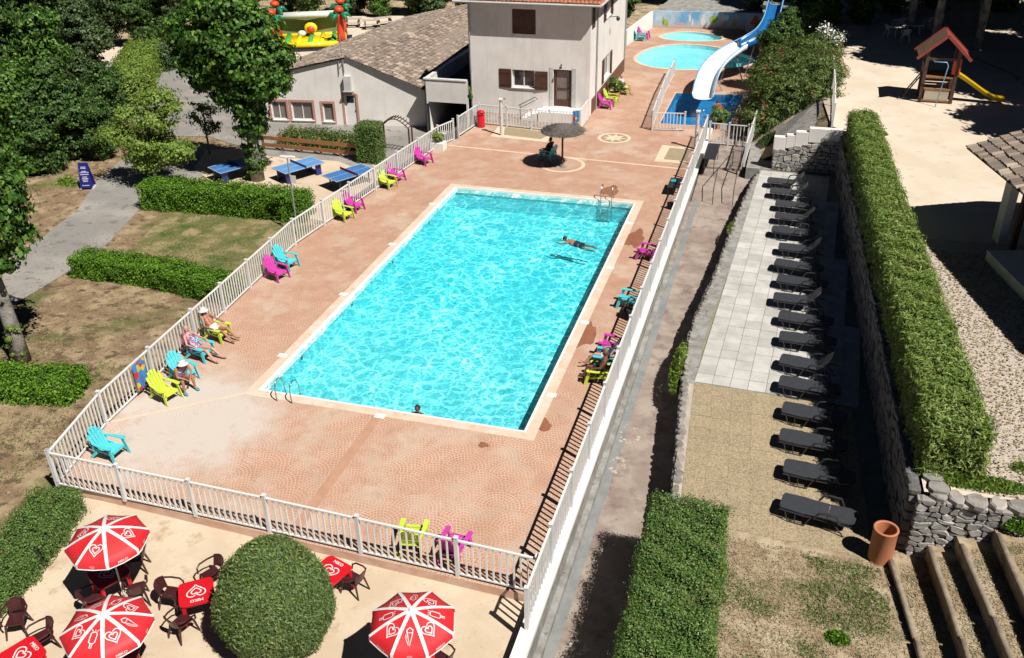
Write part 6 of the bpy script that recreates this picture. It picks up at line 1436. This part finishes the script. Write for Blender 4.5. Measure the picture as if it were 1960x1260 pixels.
# ------------------------------------------------------------------ planting
def G3(p): return (p[0], p[1], p[2])
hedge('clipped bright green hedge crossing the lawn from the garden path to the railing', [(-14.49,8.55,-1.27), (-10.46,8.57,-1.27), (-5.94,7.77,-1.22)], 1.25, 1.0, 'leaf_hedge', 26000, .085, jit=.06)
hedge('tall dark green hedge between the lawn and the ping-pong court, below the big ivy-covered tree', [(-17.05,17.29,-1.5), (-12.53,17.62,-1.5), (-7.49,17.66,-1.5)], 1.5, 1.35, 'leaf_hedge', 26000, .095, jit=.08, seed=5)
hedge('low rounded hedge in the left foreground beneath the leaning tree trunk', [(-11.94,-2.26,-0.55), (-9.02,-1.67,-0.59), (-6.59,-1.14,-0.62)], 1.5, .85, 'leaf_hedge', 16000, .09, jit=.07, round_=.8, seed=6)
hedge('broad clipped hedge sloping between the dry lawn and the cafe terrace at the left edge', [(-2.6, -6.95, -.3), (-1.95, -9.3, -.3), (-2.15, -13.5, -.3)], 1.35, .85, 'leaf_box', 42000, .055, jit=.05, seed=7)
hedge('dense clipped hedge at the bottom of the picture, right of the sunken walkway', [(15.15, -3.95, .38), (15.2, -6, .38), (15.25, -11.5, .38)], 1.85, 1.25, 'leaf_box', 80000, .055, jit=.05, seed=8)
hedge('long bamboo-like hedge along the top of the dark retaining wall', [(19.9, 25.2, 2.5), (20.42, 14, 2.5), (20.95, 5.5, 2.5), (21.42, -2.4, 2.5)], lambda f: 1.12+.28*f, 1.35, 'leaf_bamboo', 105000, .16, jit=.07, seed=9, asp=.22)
t = thing('round_bush', 'big egg-shaped clipped bush on the cafe terrace in front of the railing', 'bush', (6.02, -9.55, SZ))
part('dark_core', MB().ball((0, 0, 1.3), (1.12, 1.12, 1.42), 14, 10), 'hedge_core', t)  # added solid filling, coloured as dark as the bush's shaded inside
rg = np.random.default_rng(4); n = 75000; d = rg.normal(size=(n, 3)); d /= np.linalg.norm(d, axis=1, keepdims=True)
C_ = d*np.array([1.34, 1.34, 1.62])*((rg.normal(1, .03, n)+.022*np.sin(d[:, 0]*7+1)+.02*np.sin(d[:, 1]*9+d[:, 2]*5))[:, None])+np.array([0, 0, 1.32]); ok = C_[:, 2] > 0
C_[:, :2] *= (1-.10*np.clip(C_[:, 2]-1.2, 0, 2))[:, None]
part('foliage', quadcloud('foliage', C_[ok], (d+rg.normal(size=(n, 3))*.8)[ok], rg.uniform(.6, 1.4, ok.sum())*.085, 'leaf_bush', .3, 4), None, t)
# tall clipped shrub by the trellis
t = thing('clipped_shrub', 'tall square-clipped dark shrub between the plank fence and the trellis', 'shrub', (*(-7.95,27,-1.5)[:2], -1.5))
part('dark_core', MB().box((0, 0, 1.05), (1.05, 1.05, 2.1)), 'hedge_core', t)  # added block inside the shrub, its black painting the shade between leaves
n = 9000; q = rg.random((n, 3)); ax_ = rg.integers(0, 5, n); C_ = np.column_stack([(q[:, 0]-.5)*1.3, (q[:, 1]-.5)*1.3, q[:, 2]*2.3]); N3 = np.zeros((n, 3))
for i, (a, v, vec) in enumerate(((0, .65, (1, 0, .3)), (0, -.65, (-1, 0, .3)), (1, .65, (0, 1, .3)), (1, -.65, (0, -1, .3)), (2, 2.3, (0, 0, 1)))): C_[ax_ == i, a] = v; N3[ax_ == i] = vec
part('foliage', quadcloud('foliage', C_+rg.normal(size=(n, 3))*.06, N3+rg.normal(size=(n, 3))*.6, rg.uniform(.7, 1.3, n)*.09, 'leaf_box', .6, 3), None, t)
hedge('low flowering shrubs behind the plank fence, in front of the long building', [(-15.1,29.09,-1.5), (-12.7,29.21,-1.5), (-9.58,28.87,-1.5)], 1.5, .7, 'leaf_olea', 9000, .12, jit=.16, round_=1.0, seed=10)
hedge('light green clipped hedge bordering the access road, left of the big tree', [(-30,34,-1.5), (-33.75,39.18,-1.5), (-37.08,45.44,-1.5)], 2.6, 2.0, 'leaf_young', 16000, .18, jit=.12, seed=11)
hedge('grey-green hedge along the far side of the access road', [(-35.27,43.98,-1.5), (-34.69,46.53,-1.5), (-34.17,50.19,-1.5)], 2.4, 1.8, 'leaf_grey', 12000, .18, jit=.15, seed=12)

def trunk(parent, pts, rad, mat='bark', limbs=(), n=10):
    m = MB(); m.tube(pts, rad, n)
    for (a, b, r0, r1) in limbs:
        a, b = Vector(a), Vector(b); mid = (a+b)/2+Vector((0, 0, .12)); m.tube([a, mid, b], [r0, (r0+r1)/2, r1], 6)
    return part('trunk', m, mat, parent, True)
# the big ivy-covered tree
bx_, by_ = (-13.13,22.24,-1.5)[:2]
t = thing('tree', 'tall ivy-covered tree rising between the hedge and the ping-pong tables', 'tree', (bx_, by_, -1.5))
trunk(t, [(0, 0, -.1), (.05, 0, 2), (.02, .1, 4.5), (-.1, .1, 7.5), (-.2, 0, 10)], [.42, .34, .28, .2, .1], limbs=[((0, 0, 4), (-1.6, .3, 6.2), .14, .05), ((0, 0, 4.5), (1.2, -.4, 6.5), .13, .05), ((-.1, .1, 6), (-1.5, -.6, 8.2), .11, .04), ((-.1, 0, 6.6), (1.3, .5, 8.6), .1, .04)])
BL_ = [(-.1, 0, 7.3, 2.1, 2.0, 1.6), (-1.55, .1, 6.6, 1.5, 1.5, 1.3), (.9, 0, 6.1, 1.35, 1.5, 1.3), (-1.3, .1, 8.6, 1.7, 1.7, 1.3), (.5, .1, 8.7, 1.6, 1.6, 1.3), (-.3, 0, 9.9, 1.6, 1.5, 1.0), (-.6, 0, 5.4, 1.3, 1.3, 1.0), (.25, 0, 4.7, 1.2, 1.1, 1.0), (.1, 0, 3.6, .85, .85, .9)]
BL_ = [(x*1.28-.15, y*1.15, z, rx*1.16, ry*1.12, rz) for x, y, z, rx, ry, rz in BL_[:6]]+BL_[6:]+[(1.9, .2, 7.3, 1.2, 1.2, 1.0)]
part('crown', crown_mesh('crown', BL_, 36000, .26, 'leaf_tree', 21, .42, .25), None, t)
part('ivy', crown_mesh('ivy', [(.05, 0, 1.3, .55, .55, 1.0), (.02, 0, 2.6, .62, .62, 1.0), (-.1, 0, .6, .5, .45, .4)], 5000, .14, 'leaf_tree', 22, .16, .1), None, t)
# leaning tree at the left edge
bx_, by_, bz_ = (-10.6,0.38,-0.73)
t = thing('tree', 'tree at the left edge with a pale mottled trunk and broad bright leaves', 'tree', (bx_, by_, bz_))
trunk(t, [(0, 0, -.1), (0, .05, 1.4), (-.1, .1, 3.0), (-.3, .1, 5.5), (-.5, .1, 8)], [.36, .28, .24, .18, .08], limbs=[((-.1, 0, 3), (.9, -.5, 4.4), .12, .05), ((-.1, 0, 3.2), (-1.5, .5, 5), .12, .05), ((-.2, 0, 4.4), (.9, .8, 6), .1, .04)])
BL_ = [(-.3, .3, 4.9, 1.5, 1.6, 1.1), (-1.6, .1, 6.0, 1.7, 1.7, 1.3), (-.1, .5, 6.6, 1.45, 1.5, 1.2), (-.9, .2, 8.0, 1.7, 1.7, 1.4), (.1, .2, 5.7, 1.1, 1.3, .9), (-2.6, .4, 7.3, 1.6, 1.6, 1.3), (.05, -.2, 4.1, .7, .8, .5), (-2.2, -1.2, 5.0, 1.4, 1.3, 1.0)]
part('crown', crown_mesh('crown', BL_, 24000, .24, 'leaf_tree', 23, .36, .25), None, t)
part('ivy', crown_mesh('ivy', [(.12, -.15, .9, .28, .28, .8), (.1, 0, 1.7, .25, .25, .5)], 700, .10, 'leaf_young', 24, .1, .1), None, t)
# young pale tree
bx_, by_ = (-18.52,20.03,-1.5)[:2]
t = thing('tree', 'young airy tree with yellow-green leaves between the path and the big ivy-covered tree', 'tree', (bx_, by_, -1.5))
trunk(t, [(0, 0, 0), (.1, 0, 1.4), (.2, 0, 3.2), (.5, 0, 5.2)], [.12, .10, .07, .02], limbs=[((0, 0, 1.2), (-1.6, .2, 2.8), .06, .02), ((.1, 0, 1.6), (1.4, .2, 2.6), .06, .02), ((.2, 0, 2.6), (1.0, .2, 4.4), .05, .02)])
part('crown', crown_mesh('crown', [(0, 0, 2.6, 1.6, 1.4, .9), (-1.9, 0, 3.0, 1.1, 1.0, .5), (.6, .2, 3.9, 1.1, 1.1, .7), (1.7, 0, 2.3, 1.2, 1.0, .7), (.9, .2, 5.2, 1.1, .9, .5), (-.3, -.2, 1.5, 1.3, 1.0, .5), (-1.0, 0, 4.2, .6, .6, .4), (1.9, .2, 4.6, .5, .5, .3)], 15000, .16, 'leaf_young', 25, .42, .6), None, t)
# small grey tree near the trunk
bx_, by_ = (-18.6,25.77,-1.5)[:2]
t = thing('tree', 'small thin grey-leaved tree just left of the big ivy-covered tree', 'tree', (bx_, by_, -1.5)); trunk(t, [(0, 0, 0), (0, 0, 1.6), (.1, 0, 3)], [.07, .06, .03])
part('crown', crown_mesh('crown', [(0, 0, 2.6, .9, .9, .9), (.4, 0, 1.9, .7, .7, .6)], 1500, .15, 'leaf_olea', 26, .3, .6), None, t)
# woodland: model trees, copied
def model_tree(h, w, mat, n, size, seed, lo=.12, hi=.88, trunk_r=.28, core=True):
    t = thing('tree', 'tree', 'tree', (0, 0, 0), 0, 'woodland trees'); rg2 = random.Random(seed)
    trunk(t, [(0, 0, -.3), (.1, 0, h*.3), (0, .1, h*.6), (0, 0, h*.9)], [trunk_r, trunk_r*.8, trunk_r*.5, .05], limbs=[((0, 0, h*.35), (w*.5, .2, h*.55), .12, .04), ((0, 0, h*.4), (-w*.5, -.3, h*.6), .12, .04)], n=7)
    bl = []
    for k in range(16):
        f = k/15; z = h*(lo+(hi-lo)*f); rr = w*(.55+.45*math.sin(PI*min(1, f*1.05))); a = rg2.random()*2*PI; d = rr*rg2.uniform(.25, .6)
        bl.append((d*math.cos(a), d*math.sin(a), z, w*rg2.uniform(.32, .5), w*rg2.uniform(.32, .5), h*rg2.uniform(.08, .13)))
    if core: bl += [(0, 0, h*(lo+hi)/2, w*.55, w*.55, h*(hi-lo)*.42)]
    part('crown', crown_mesh('crown', bl, n, size, mat, seed, .5, .3), None, t); return t
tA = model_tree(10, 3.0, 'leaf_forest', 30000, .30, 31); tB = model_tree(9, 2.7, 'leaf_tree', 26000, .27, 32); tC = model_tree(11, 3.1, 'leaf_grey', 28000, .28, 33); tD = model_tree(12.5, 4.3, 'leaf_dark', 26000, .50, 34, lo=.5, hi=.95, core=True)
def plant(model, p, z, s, label, rz):
    if not model.get('used'): o = model; model['used'] = True
    else: o = copy_tree(model)
    o['label'] = label; o.location = (p[0], p[1], z); o.rotation_euler = (0, 0, rz); o.scale = (s, s, s); return o
r = random.Random(77)
for i, (p, md, s, w_) in enumerate((((-27.49,20.14,-1.5), tB, .78, 'bright green leafy tree right behind the leaning trunk at the left edge'), ((-34.13,22.59,-1.5), tB, .95, 'bright green tree cut off by the left edge of the picture'), ((-26.61,22.82,-1.5), tA, .66, 'dark tree shading the blue sign board'), ((-27.25,27.36,-1.5), tA, .52, 'dark tree overhanging the access road, beside the light green hedge'),
        ((-26.38,20.41,-1.5), tA, .55, 'dark tree just left of the blue sign board'), ((-24.47,23.33,-1.5), tA, .42, 'small dark tree just right of the blue sign board, by the young tree'),
        ((-36.97,29.02,-1.5), tA, .95, 'dark green tree behind the sign board, near the left edge'), ((-34.5,30.91,-1.5), tB, .85, 'mid-green tree with layered branches in the left wood'), ((-34.23,35.2,-1.5), tC, .72, 'grey-green tree at the corner of the left wood, above the light hedge'), ((-45.85,40.77,-1.5), tA, 1.0, 'dark tree in the second row of the left wood'),
        ((-43.92,44.92,-1.5), tA, .9, 'dark tree behind the light green hedge'), ((-44.92,50.89,-1.5), tC, .8, 'grey-green tree behind the far end of the light hedge'), ((-42.23,51.9,-1.5), tA, .75, 'dark tree at the outside of the bend in the access road'), ((-40.6,54.49,-1.5), tC, .85, 'grey-green tree at the bend of the access road'), ((-39.72,58.48,-1.5), tA, .85, 'dark tree half hidden by the ivy-covered tree'), ((-38.22,61.81,-1.5), tC, .85, 'grey-green tree just left of the bouncy castle'))):
    plant(md, p, -1.6, s, w_, r.random()*6)
ORD = ['first', 'second', 'third', 'fourth', 'fifth', 'sixth', 'seventh', 'eighth', 'ninth', 'tenth', 'eleventh', 'twelfth', 'thirteenth', 'fourteenth', 'fifteenth', 'sixteenth', 'seventeenth', 'eighteenth']
row = [(-62, 62), (-54, 66), (-47, 66), (-41, 68), (-36.5, 70), (-33, 68), (-29.5, 71), (-26, 69.5), (-22.5, 72), (-19.5, 70), (-16.5, 71), (-13.5, 69), (-10, 71), (-6.5, 68), (-3.5, 70)]
for i, p in enumerate(row): plant((tA, tC, tB, tA, tC)[i % 5], p, -1.7, r.uniform(.62, .85), f'woodland tree behind the clearing, {ORD[i]} from the left in the front row', r.random()*6)
row = [(-70, 74), (-58, 78), (-50, 80), (-44, 78), (-38, 80), (-31, 80), (-24, 81), (-17, 80), (-10, 80), (-3, 80), (3, 84)]
for i, p in enumerate(row): plant((tC, tA)[i % 2], p, -1.7, r.uniform(.95, 1.1), f'tall woodland tree behind the clearing, {ORD[i]} from the left in the back row', r.random()*6)
for p, md, s, l in (((-1.9, 53), tC, .55, 'green tree beside the house, left of the low white wall'), ((-.2, 60), tA, .6, 'dark green tree behind the low white wall'), ((.4, 67), tA, .6, 'dark green tree left of the flat roof'), ((12.6, 65.5), tC, .5, 'grey-green tree at the right-hand end of the mural'), ((11, 82), tA, .9, 'dark tree behind the flat roof, on its right'), ((6, 86), tC, .9, 'grey-green tree behind the middle of the flat roof'), ((15.6, 62), tA, .6, 'dark tree behind the top of the waterslide')):
    plant(md, p, -.4 if p[0] < 12 else 1.0, s, l, r.random()*6)
for p, md, s, l in (((16.3, 51.5), tA, .36, 'dark bushy tree between the waterslide top and the oleander'), ((18.4, 53.8), tB, .45, 'leafy mid-green tree above the white oleander flowers'), ((20.8, 54.5), tB, .48, 'brightest leafy tree behind the white plastic chairs, on their left'), ((17.2, 57), tA, .6, 'dark tree between the waterslide and the playground wood'), ((23, 59), tA, .6, 'dark tree straight behind the white plastic chairs'), ((27, 62), tA, .6, 'dark tree behind the play tower roof'), ((31.5, 62), tA, .65, 'dark tree right of the play tower roof, in deep shade'), ((36, 62), tA, .65, 'dark tree at the top right corner')):
    plant(md, p, 2.3, s, l, r.random()*6)
for p, s, l in (((15.7, 46.6), .34, 'dark bushy tree directly behind the bend of the waterslide'), ((17.3, 48.6), .34, 'dark bushy tree just behind the oleander, left of the white flowers')):
    plant(tA, p, 1.6, s, l, 1.0)
plant(tA, (15.0, 43.1), .2, .46, 'dark bushy tree pressed against the right side of the blue chute', 2.0)
for i, x in enumerate(range(14, 48, 3)): plant((tA, tC)[i % 2], (x+.5*(i % 3), 66+1.2*(i % 2)), 2.2, .72, f'dark tree in the hindmost row behind the playground, {ORD[i]} from the left', i*1.3)
ORD += ['nineteenth', 'twentieth', 'twenty-first', 'twenty-second']
for i, p in enumerate(((34.5, 26.5), (37.5, 31), (34, 35), (38, 38), (32.5, 41), (28, 47), (33, 48), (24, 51.5), (38, 45), (29, 54), (35, 55), (20, 57.5), (25, 61), (41, 51), (30.5, 40.5), (43, 36), (37, 59), (41, 57), (33, 64), (45, 46), (25.3, 46.8))):
    plant(tD, p, 2.3, r.uniform(.95, 1.08), f'tall high-crowned tree shading the playground, {ORD[i]} counting from the pavilion', r.random()*6)
bpy.context.view_layer.update()
# oleander
t = thing('oleander_bush', 'large oleander with red flowers and a spray of white flowers, right of the splash pool', 'bush', (16.4, 35.2, .8))
OB = [(-.4, -1.5, 1.2, 1.8, 1.9, 1.5), (1.0, .6, 2.0, 1.9, 2.0, 1.5), (-1.0, 1.2, 1.5, 1.6, 2.0, 1.5), (.6, 3.2, 2.2, 1.9, 2.0, 1.4), (-.6, 4.6, 1.8, 1.7, 2.0, 1.4), (1.4, -1.8, 1.6, 1.3, 1.5, 1.2), (-1.6, -2.6, .3, 1.2, 1.4, .9), (1.2, 5.0, 2.4, 1.4, 1.6, 1.2)]
OB += [(1.9, 5.3, 2.9, 1.0, 1.2, .9)]; part('foliage', crown_mesh('foliage', OB, 60000, .24, 'leaf_olea', 41, .34, .3, .5, .24), None, t)
part('stems', MB().tube([(0, 0, -.8), (.2, 0, 2)], .1, 6).tube([(.3, 1, -.8), (.9, 2, 2.2)], .08, 6).tube([(-.3, -1, -.8), (-1, -1.5, 1)], .08, 6), 'bark', t)
def flowers(parent, spots, mat, n, seed, sp):
    rg3 = np.random.default_rng(seed); S_ = np.array(spots, float); c = S_[rg3.integers(0, len(S_), n)]+rg3.normal(size=(n, 3))*sp
    part('flowers', quadcloud('flowers', c, rg3.normal(size=(n, 3))+np.array([0, 0, .8]), rg3.uniform(.08, .14, n), mat, 1.0, seed), None, parent)['kind'] = 'stuff'
rg3 = np.random.default_rng(5); sp_ = []
for b in OB:
    for _ in range(7): d_ = rg3.normal(size=3); d_[2] = abs(d_[2])*.4; d_ /= np.linalg.norm(d_); sp_.append((b[0]+d_[0]*b[3]*1.05, b[1]+d_[1]*b[4]*1.05, b[2]+d_[2]*b[5]*1.1))
flowers(t, sp_, 'flower_red', 420, 6, .14); flowers(t, [(1.9, 5.4, 3.7), (1.3, 6.2, 3.6), (2.3, 4.6, 3.5), (2.6, 5.8, 3.3), (1.6, 5.0, 3.9)], 'flower_white', 380, 7, .22)
# small plants
def plant_clump(name, label, cat, c, rr, n, size, mat, seed, asp=.3, h=.25):
    rg4 = np.random.default_rng(seed); a = rg4.random(n)*2*PI; q = rg4.random(n)**.5; C4 = np.column_stack([q*rr[0]*np.cos(a), q*rr[1]*np.sin(a), rg4.random(n)*h*(1.05-q)])
    N4 = rg4.normal(size=(n, 3))*np.array([1, 1, .5]); o = part(name, quadcloud(name, C4, N4, rg4.uniform(.6, 1.3, n)*size, mat, asp, seed), None); o.location = c; return tag(o, label, cat)
plant_clump('fern_clump', 'green hanging plants growing on the stone wall beside the walkway', 'plants', (13.85, 5.2, .05), (.34, 1.9), 2600, .22, 'leaf_young', 51, .25, .6)
plant_clump('weed_clump', 'small weeds on the stone wall near the far end of the walkway', 'weeds', (14.55, 17.6, .2), (.25, .9), 500, .16, 'leaf_young', 52, .25, .4)
plant_clump('fern_clump', 'yellow-green ground plant at the foot of the bamboo-like hedge, on top of the stone wall', 'plants', (22.0, -2.5, 2.5), (1.3, .35), 2600, .16, 'leaf_young', 53, .3, .25)
plant_clump('shrub_clump', 'small dark green shrub growing over the pale coping of the sunlit stone wall', 'shrub', (23.0, -3.3, 2.0), (.45, .3), 1500, .09, 'leaf_hedge', 54, .5, .5)
plant_clump('weed_clump', 'small weed in the gravel right of the bamboo-like hedge', 'weeds', (23.3, -1.6, 2.5), (.4, .3), 500, .12, 'leaf_young', 55, .3, .2)
plant_clump('weed_clump', 'bright green weed tuft in the dry ground below the log steps', 'weeds', (*(18.99,-6.55,0.4)[:2], .4), (.3, .25), 700, .09, 'leaf_hedge', 56, .4, .2)
plant_clump('weed_clump', 'tuft of weeds in the sand beside the far end of the bamboo-like hedge', 'weeds', (*(21.17,26.26,2.5)[:2], 2.5), (.2, .2), 300, .1, 'leaf_young', 57, .3, .2)
plant_clump('shrub_clump', 'two light green saplings near the blue sign board', 'saplings', (-23.88,18.99,-1.5), (.8, .5), 900, .18, 'leaf_young', 58, .6, .6)
plant_clump('ivy_clump', 'green creeper hanging at the left corner of the tall house', 'creeper', (-3.75, 33.6, .9), (.25, .2), 500, .14, 'leaf_young', 59, .6, .9)
plant_clump('shrub_clump', 'small grey-green shrub beside the stepped white parapet', 'shrub', (15.6, 29.5, .6), (.7, .8), 1500, .14, 'leaf_grey', 60, .5, .8)
# straw and grass litter
def litter(name, x0, x1, y0, y1, z, n, size, mat, seed, keep=None, asp=.25, tilt=.35):
    rg5 = np.random.default_rng(seed); C5 = np.column_stack([rg5.uniform(x0, x1, n), rg5.uniform(y0, y1, n), np.full(n, z)])
    if keep is not None: C5 = C5[keep(C5)]
    k = len(C5); C5[:, 2] += rg5.random(k)*.03; N5 = rg5.normal(size=(k, 3))*tilt+np.array([0, 0, 1]); o = part(name, quadcloud(name, C5, N5, rg5.uniform(.5, 1.4, k)*size, mat, asp, seed), None); o['kind'] = 'stuff'; return o
nz = lambda C, f, ph: np.sin(C[:, 0]*f+ph)+np.sin(C[:, 1]*f*1.3+ph*2)+np.sin((C[:, 0]+C[:, 1])*f*.7+ph*3)
litter('straw_litter', 16.2, 21.0, -13, -3.7, .392, 24000, .085, 'straw', 61, asp=.16)
litter('grass_tufts', 16.2, 20.2, -13, -3.9, .40, 50000, .08, 'grass', 62, keep=lambda C: nz(C, 1.7, .7)+.6*nz(C, 5.1, 2)+np.random.default_rng(3).normal(0, .8, len(C)) > .5, tilt=1.3)
for i, (x, z) in enumerate(((20.5, .533), (21.3, .983), (22.0, 1.403), (22.8, 1.833))): litter('straw_litter', x, x+.75, -9, -3.75, z, 3000, .07, 'straw', 70+i, keep=lambda C, x=x: C[:, 0] > x-(C[:, 1]+3.6)*.17-.15)
def drape(o):
    me = o.data; co = np.empty(len(me.vertices)*3, np.float32); me.vertices.foreach_get('co', co); co = co.reshape(-1, 3); co[:, 2] += np.array([zl(y) for y in co[:, 1]])+.02; me.vertices.foreach_set('co', co.reshape(-1)); me.update()
litter('dry_leaves', -25, -4.6, -6, 14, -.0, 5000, .10, 'straw', 63)
drape(litter('lawn_tufts', -16, -4.7, -8, 16.6, 0, 30000, .09, 'grass', 65, keep=lambda C: (nz(C, .9, .3)+.5*nz(C, 3.7, 2)+np.random.default_rng(4).normal(0, .8, len(C)) > .9) & ~((C[:, 1] > 3) & (C[:, 0] < -9.5-.55*(C[:, 1]-3))), tilt=1.2))
drape(litter('lawn_straw', -16, -4.0, -8, 16.6, 0, 30000, .09, 'straw', 66, keep=lambda C: (nz(C, .7, 1.9)+.5*nz(C, 4.1, 1) > .1) & ~((C[:, 1] > 3) & (C[:, 0] < -9.5-.55*(C[:, 1]-3))), asp=.14))
drape(bpy.data.objects['dry_leaves'])
litter('pebbles', 21.9, 25.5, -2.9, 12, 2.512, 9000, .07, 'straw', 64, asp=.8)

# stray shoots on the clipped bush
bush = bpy.data.objects['round_bush']; rgb = np.random.default_rng(8); k = 900; dd = rgb.normal(size=(k, 3)); dd[:, 2] = np.abs(dd[:, 2]); dd /= np.linalg.norm(dd, axis=1, keepdims=True)
CC = dd*np.array([1.32, 1.32, 1.60])*rgb.uniform(1.02, 1.10, (k, 1))+np.array([0, 0, 1.32]); CC[:, :2] *= (1-.10*np.clip(CC[:, 2]-1.2, 0, 2))[:, None]
part('shoots', quadcloud('shoots', CC, rgb.normal(size=(k, 3)), rgb.uniform(.07, .15, k), 'leaf_young', .3, 9), None, bush)['kind'] = 'stuff'
